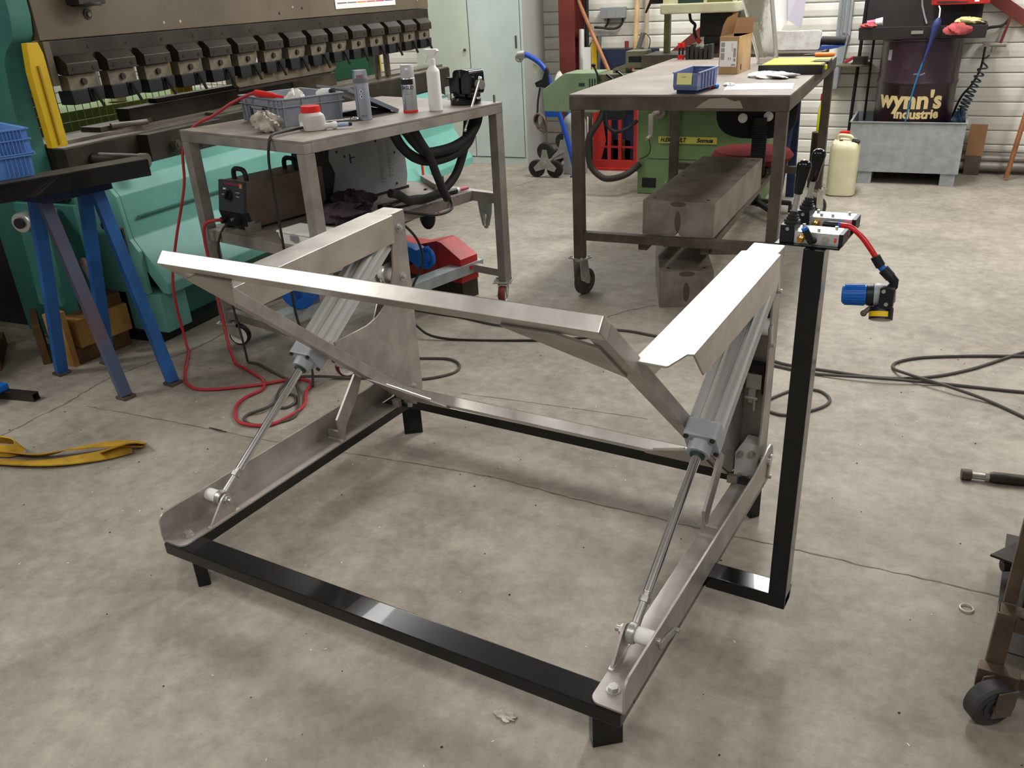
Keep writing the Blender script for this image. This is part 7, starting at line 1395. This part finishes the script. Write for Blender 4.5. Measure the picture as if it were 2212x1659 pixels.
for i, (x, y, a) in enumerate(((-0.602, 0.672, 20), (-0.575, 0.668, -35))):
    tag(MB().bar((-0.028, 0, 0.002), (0.028, 0.004, 0.002), 0.003, 0.002).build('wire_tie', MT['cable'], None), ['thin black wire scrap on the floor left of the lift', 'second black wire scrap crossing the first one left of the lift'][i], 'wire').location = (x, y, 0.0002 + 0.002 * i)
    bpy.context.scene.objects[-1] if False else None
rnd = random.Random(3)
fk = MB()
for i in range(150):
    x, y = rnd.uniform(-1.2, 1.9), rnd.uniform(-0.35, 2.6); a = rnd.uniform(0, 3.14); l = rnd.uniform(0.002, 0.008); wv_ = rnd.uniform(0.001, 0.002)
    fk.bar((x, y, 0.0008), (x + l * math.cos(a), y + l * math.sin(a), 0.0010), wv_, 0.0008)
tag(fk.build('plastic_flakes', MT['paper'], None), 'tiny white plastic flakes scattered over the concrete floor', 'flakes', kind='stuff')
fk = MB()
for i in range(140):
    x, y = rnd.uniform(-1.3, 1.9), rnd.uniform(-0.45, 2.4); fk.ball((x, y, 0.0012), rnd.uniform(0.0012, 0.003), 6, 4, (1, 1, 0.5))
tag(fk.build('metal_crumbs', MT['brown_dk'], None), 'tiny dark metal crumbs scattered over the concrete floor', 'crumbs', kind='stuff')
# ================================================================== cart at the lower right
KO = (1.815, 0.47, 0)
kt = thing('tool_cart', 'rusty steel cart on a rubber castor cut by the right edge', 'cart', KO, R(0))
KM = M('rusty_brown_steel', '6b5b4c', 0.42, 0.5, col2='4c3f33', vscale=8, bump=0.08, rvar=0.12)
kp = lambda b, n, m, bev=0.0012, sm=False: b.build(n, m, kt, bev, sm)
kp(MB().box(-0.041, -0.009, 0.03, 0.034, 0.045, 0.212).box(-0.041, -0.037, 0.034, 0.066, 0.045, 0.212), 'corner_angle', KM)
kp(MB().box(-0.034, -0.012, 0.070, 0.074, 0.212, 0.62).box(-0.034, -0.031, 0.074, 0.098, 0.212, 0.62), 'upright_angle', KM)
kp(MB().box(-0.041, 0.50, 0.034, 0.066, 0.208, 0.212).box(-0.0089, 0.50, 0.030, 0.0335, 0.176, 0.2079), 'top_angle', KM)
kp(MB().box(-0.041, 0.50, 0.034, 0.066, 0.041, 0.045).box(-0.0089, 0.50, 0.030, 0.0335, 0.045, 0.072), 'bottom_angle', KM)
kp(MB().box(-0.030, 0.50, 0.10, 0.55, 0.070, 0.074), 'floor_sheet', M('dark_sheet', '3a352f', 0.6, 0.3, var=0.3))
kp(MB().box(0.0, 0.50, 0.14, 0.52, 0.12, 0.56), 'dark_load', MT['charcoal'], 0.02)
kp(MB().cyl((0.02, 0.08, 0.235), (0.18, 0.10, 0.235), 0.022, seg=18), 'pipe_end', MT['steel_gr'], 0.002)
kp(MB().pz([(-0.062, 0.36), (0.05, 0.33), (0.05, 0.47), (0.0, 0.46)], 0.120, 0.126).cyl((-0.035, 0.36, 0.104), (0.05, 0.40, 0.104), 0.014, seg=12), 'projecting_plate', MT['brown_dk'], 0.001)
ax_ = Vector((0.62, -0.78, 0)).normalized(); wc_ = Vector((-0.022, -0.030, 0.046))
kp(MB().lathe([(-0.017, 0.02), (-0.018, 0.040), (-0.013, 0.046), (0.013, 0.046), (0.018, 0.041), (0.019, 0.030), (0.017, 0.030), (0.0165, 0.024), (0.0185, 0.024), (0.0185, 0.016), (0.015, 0.014), (0.015, 0.0)], wc_, ax_, 36), 'wheel', M('worn_black_tyre', '2b2a29', 0.6, col2='3d3b39', vscale=20), 0, True)
kp(MB().obox(wc_ + ax_ * 0.024 + Vector((0.010, 0.008, 0.012)), ax_ * 0.0018, Vector((0.78, 0.62, 0)) * 0.020, (0.002, 0.002, 0.030)).obox(wc_ - ax_ * 0.024 + Vector((0.010, 0.008, 0.018)), ax_ * 0.0018, Vector((0.78, 0.62, 0)) * 0.020, (0.002, 0.002, 0.024)).cyl(wc_ - ax_ * 0.026, wc_ + ax_ * 0.028, 0.006, seg=12), 'fork', MT['steel_dk'], 0.0008)
kp(MB().box(-0.045, 0.03, -0.03, 0.06, 0.094, 0.098) if False else MB().box(-0.052, 0.02, 0.0, 0.029, 0.046, 0.094), 'fork_mount', KM)
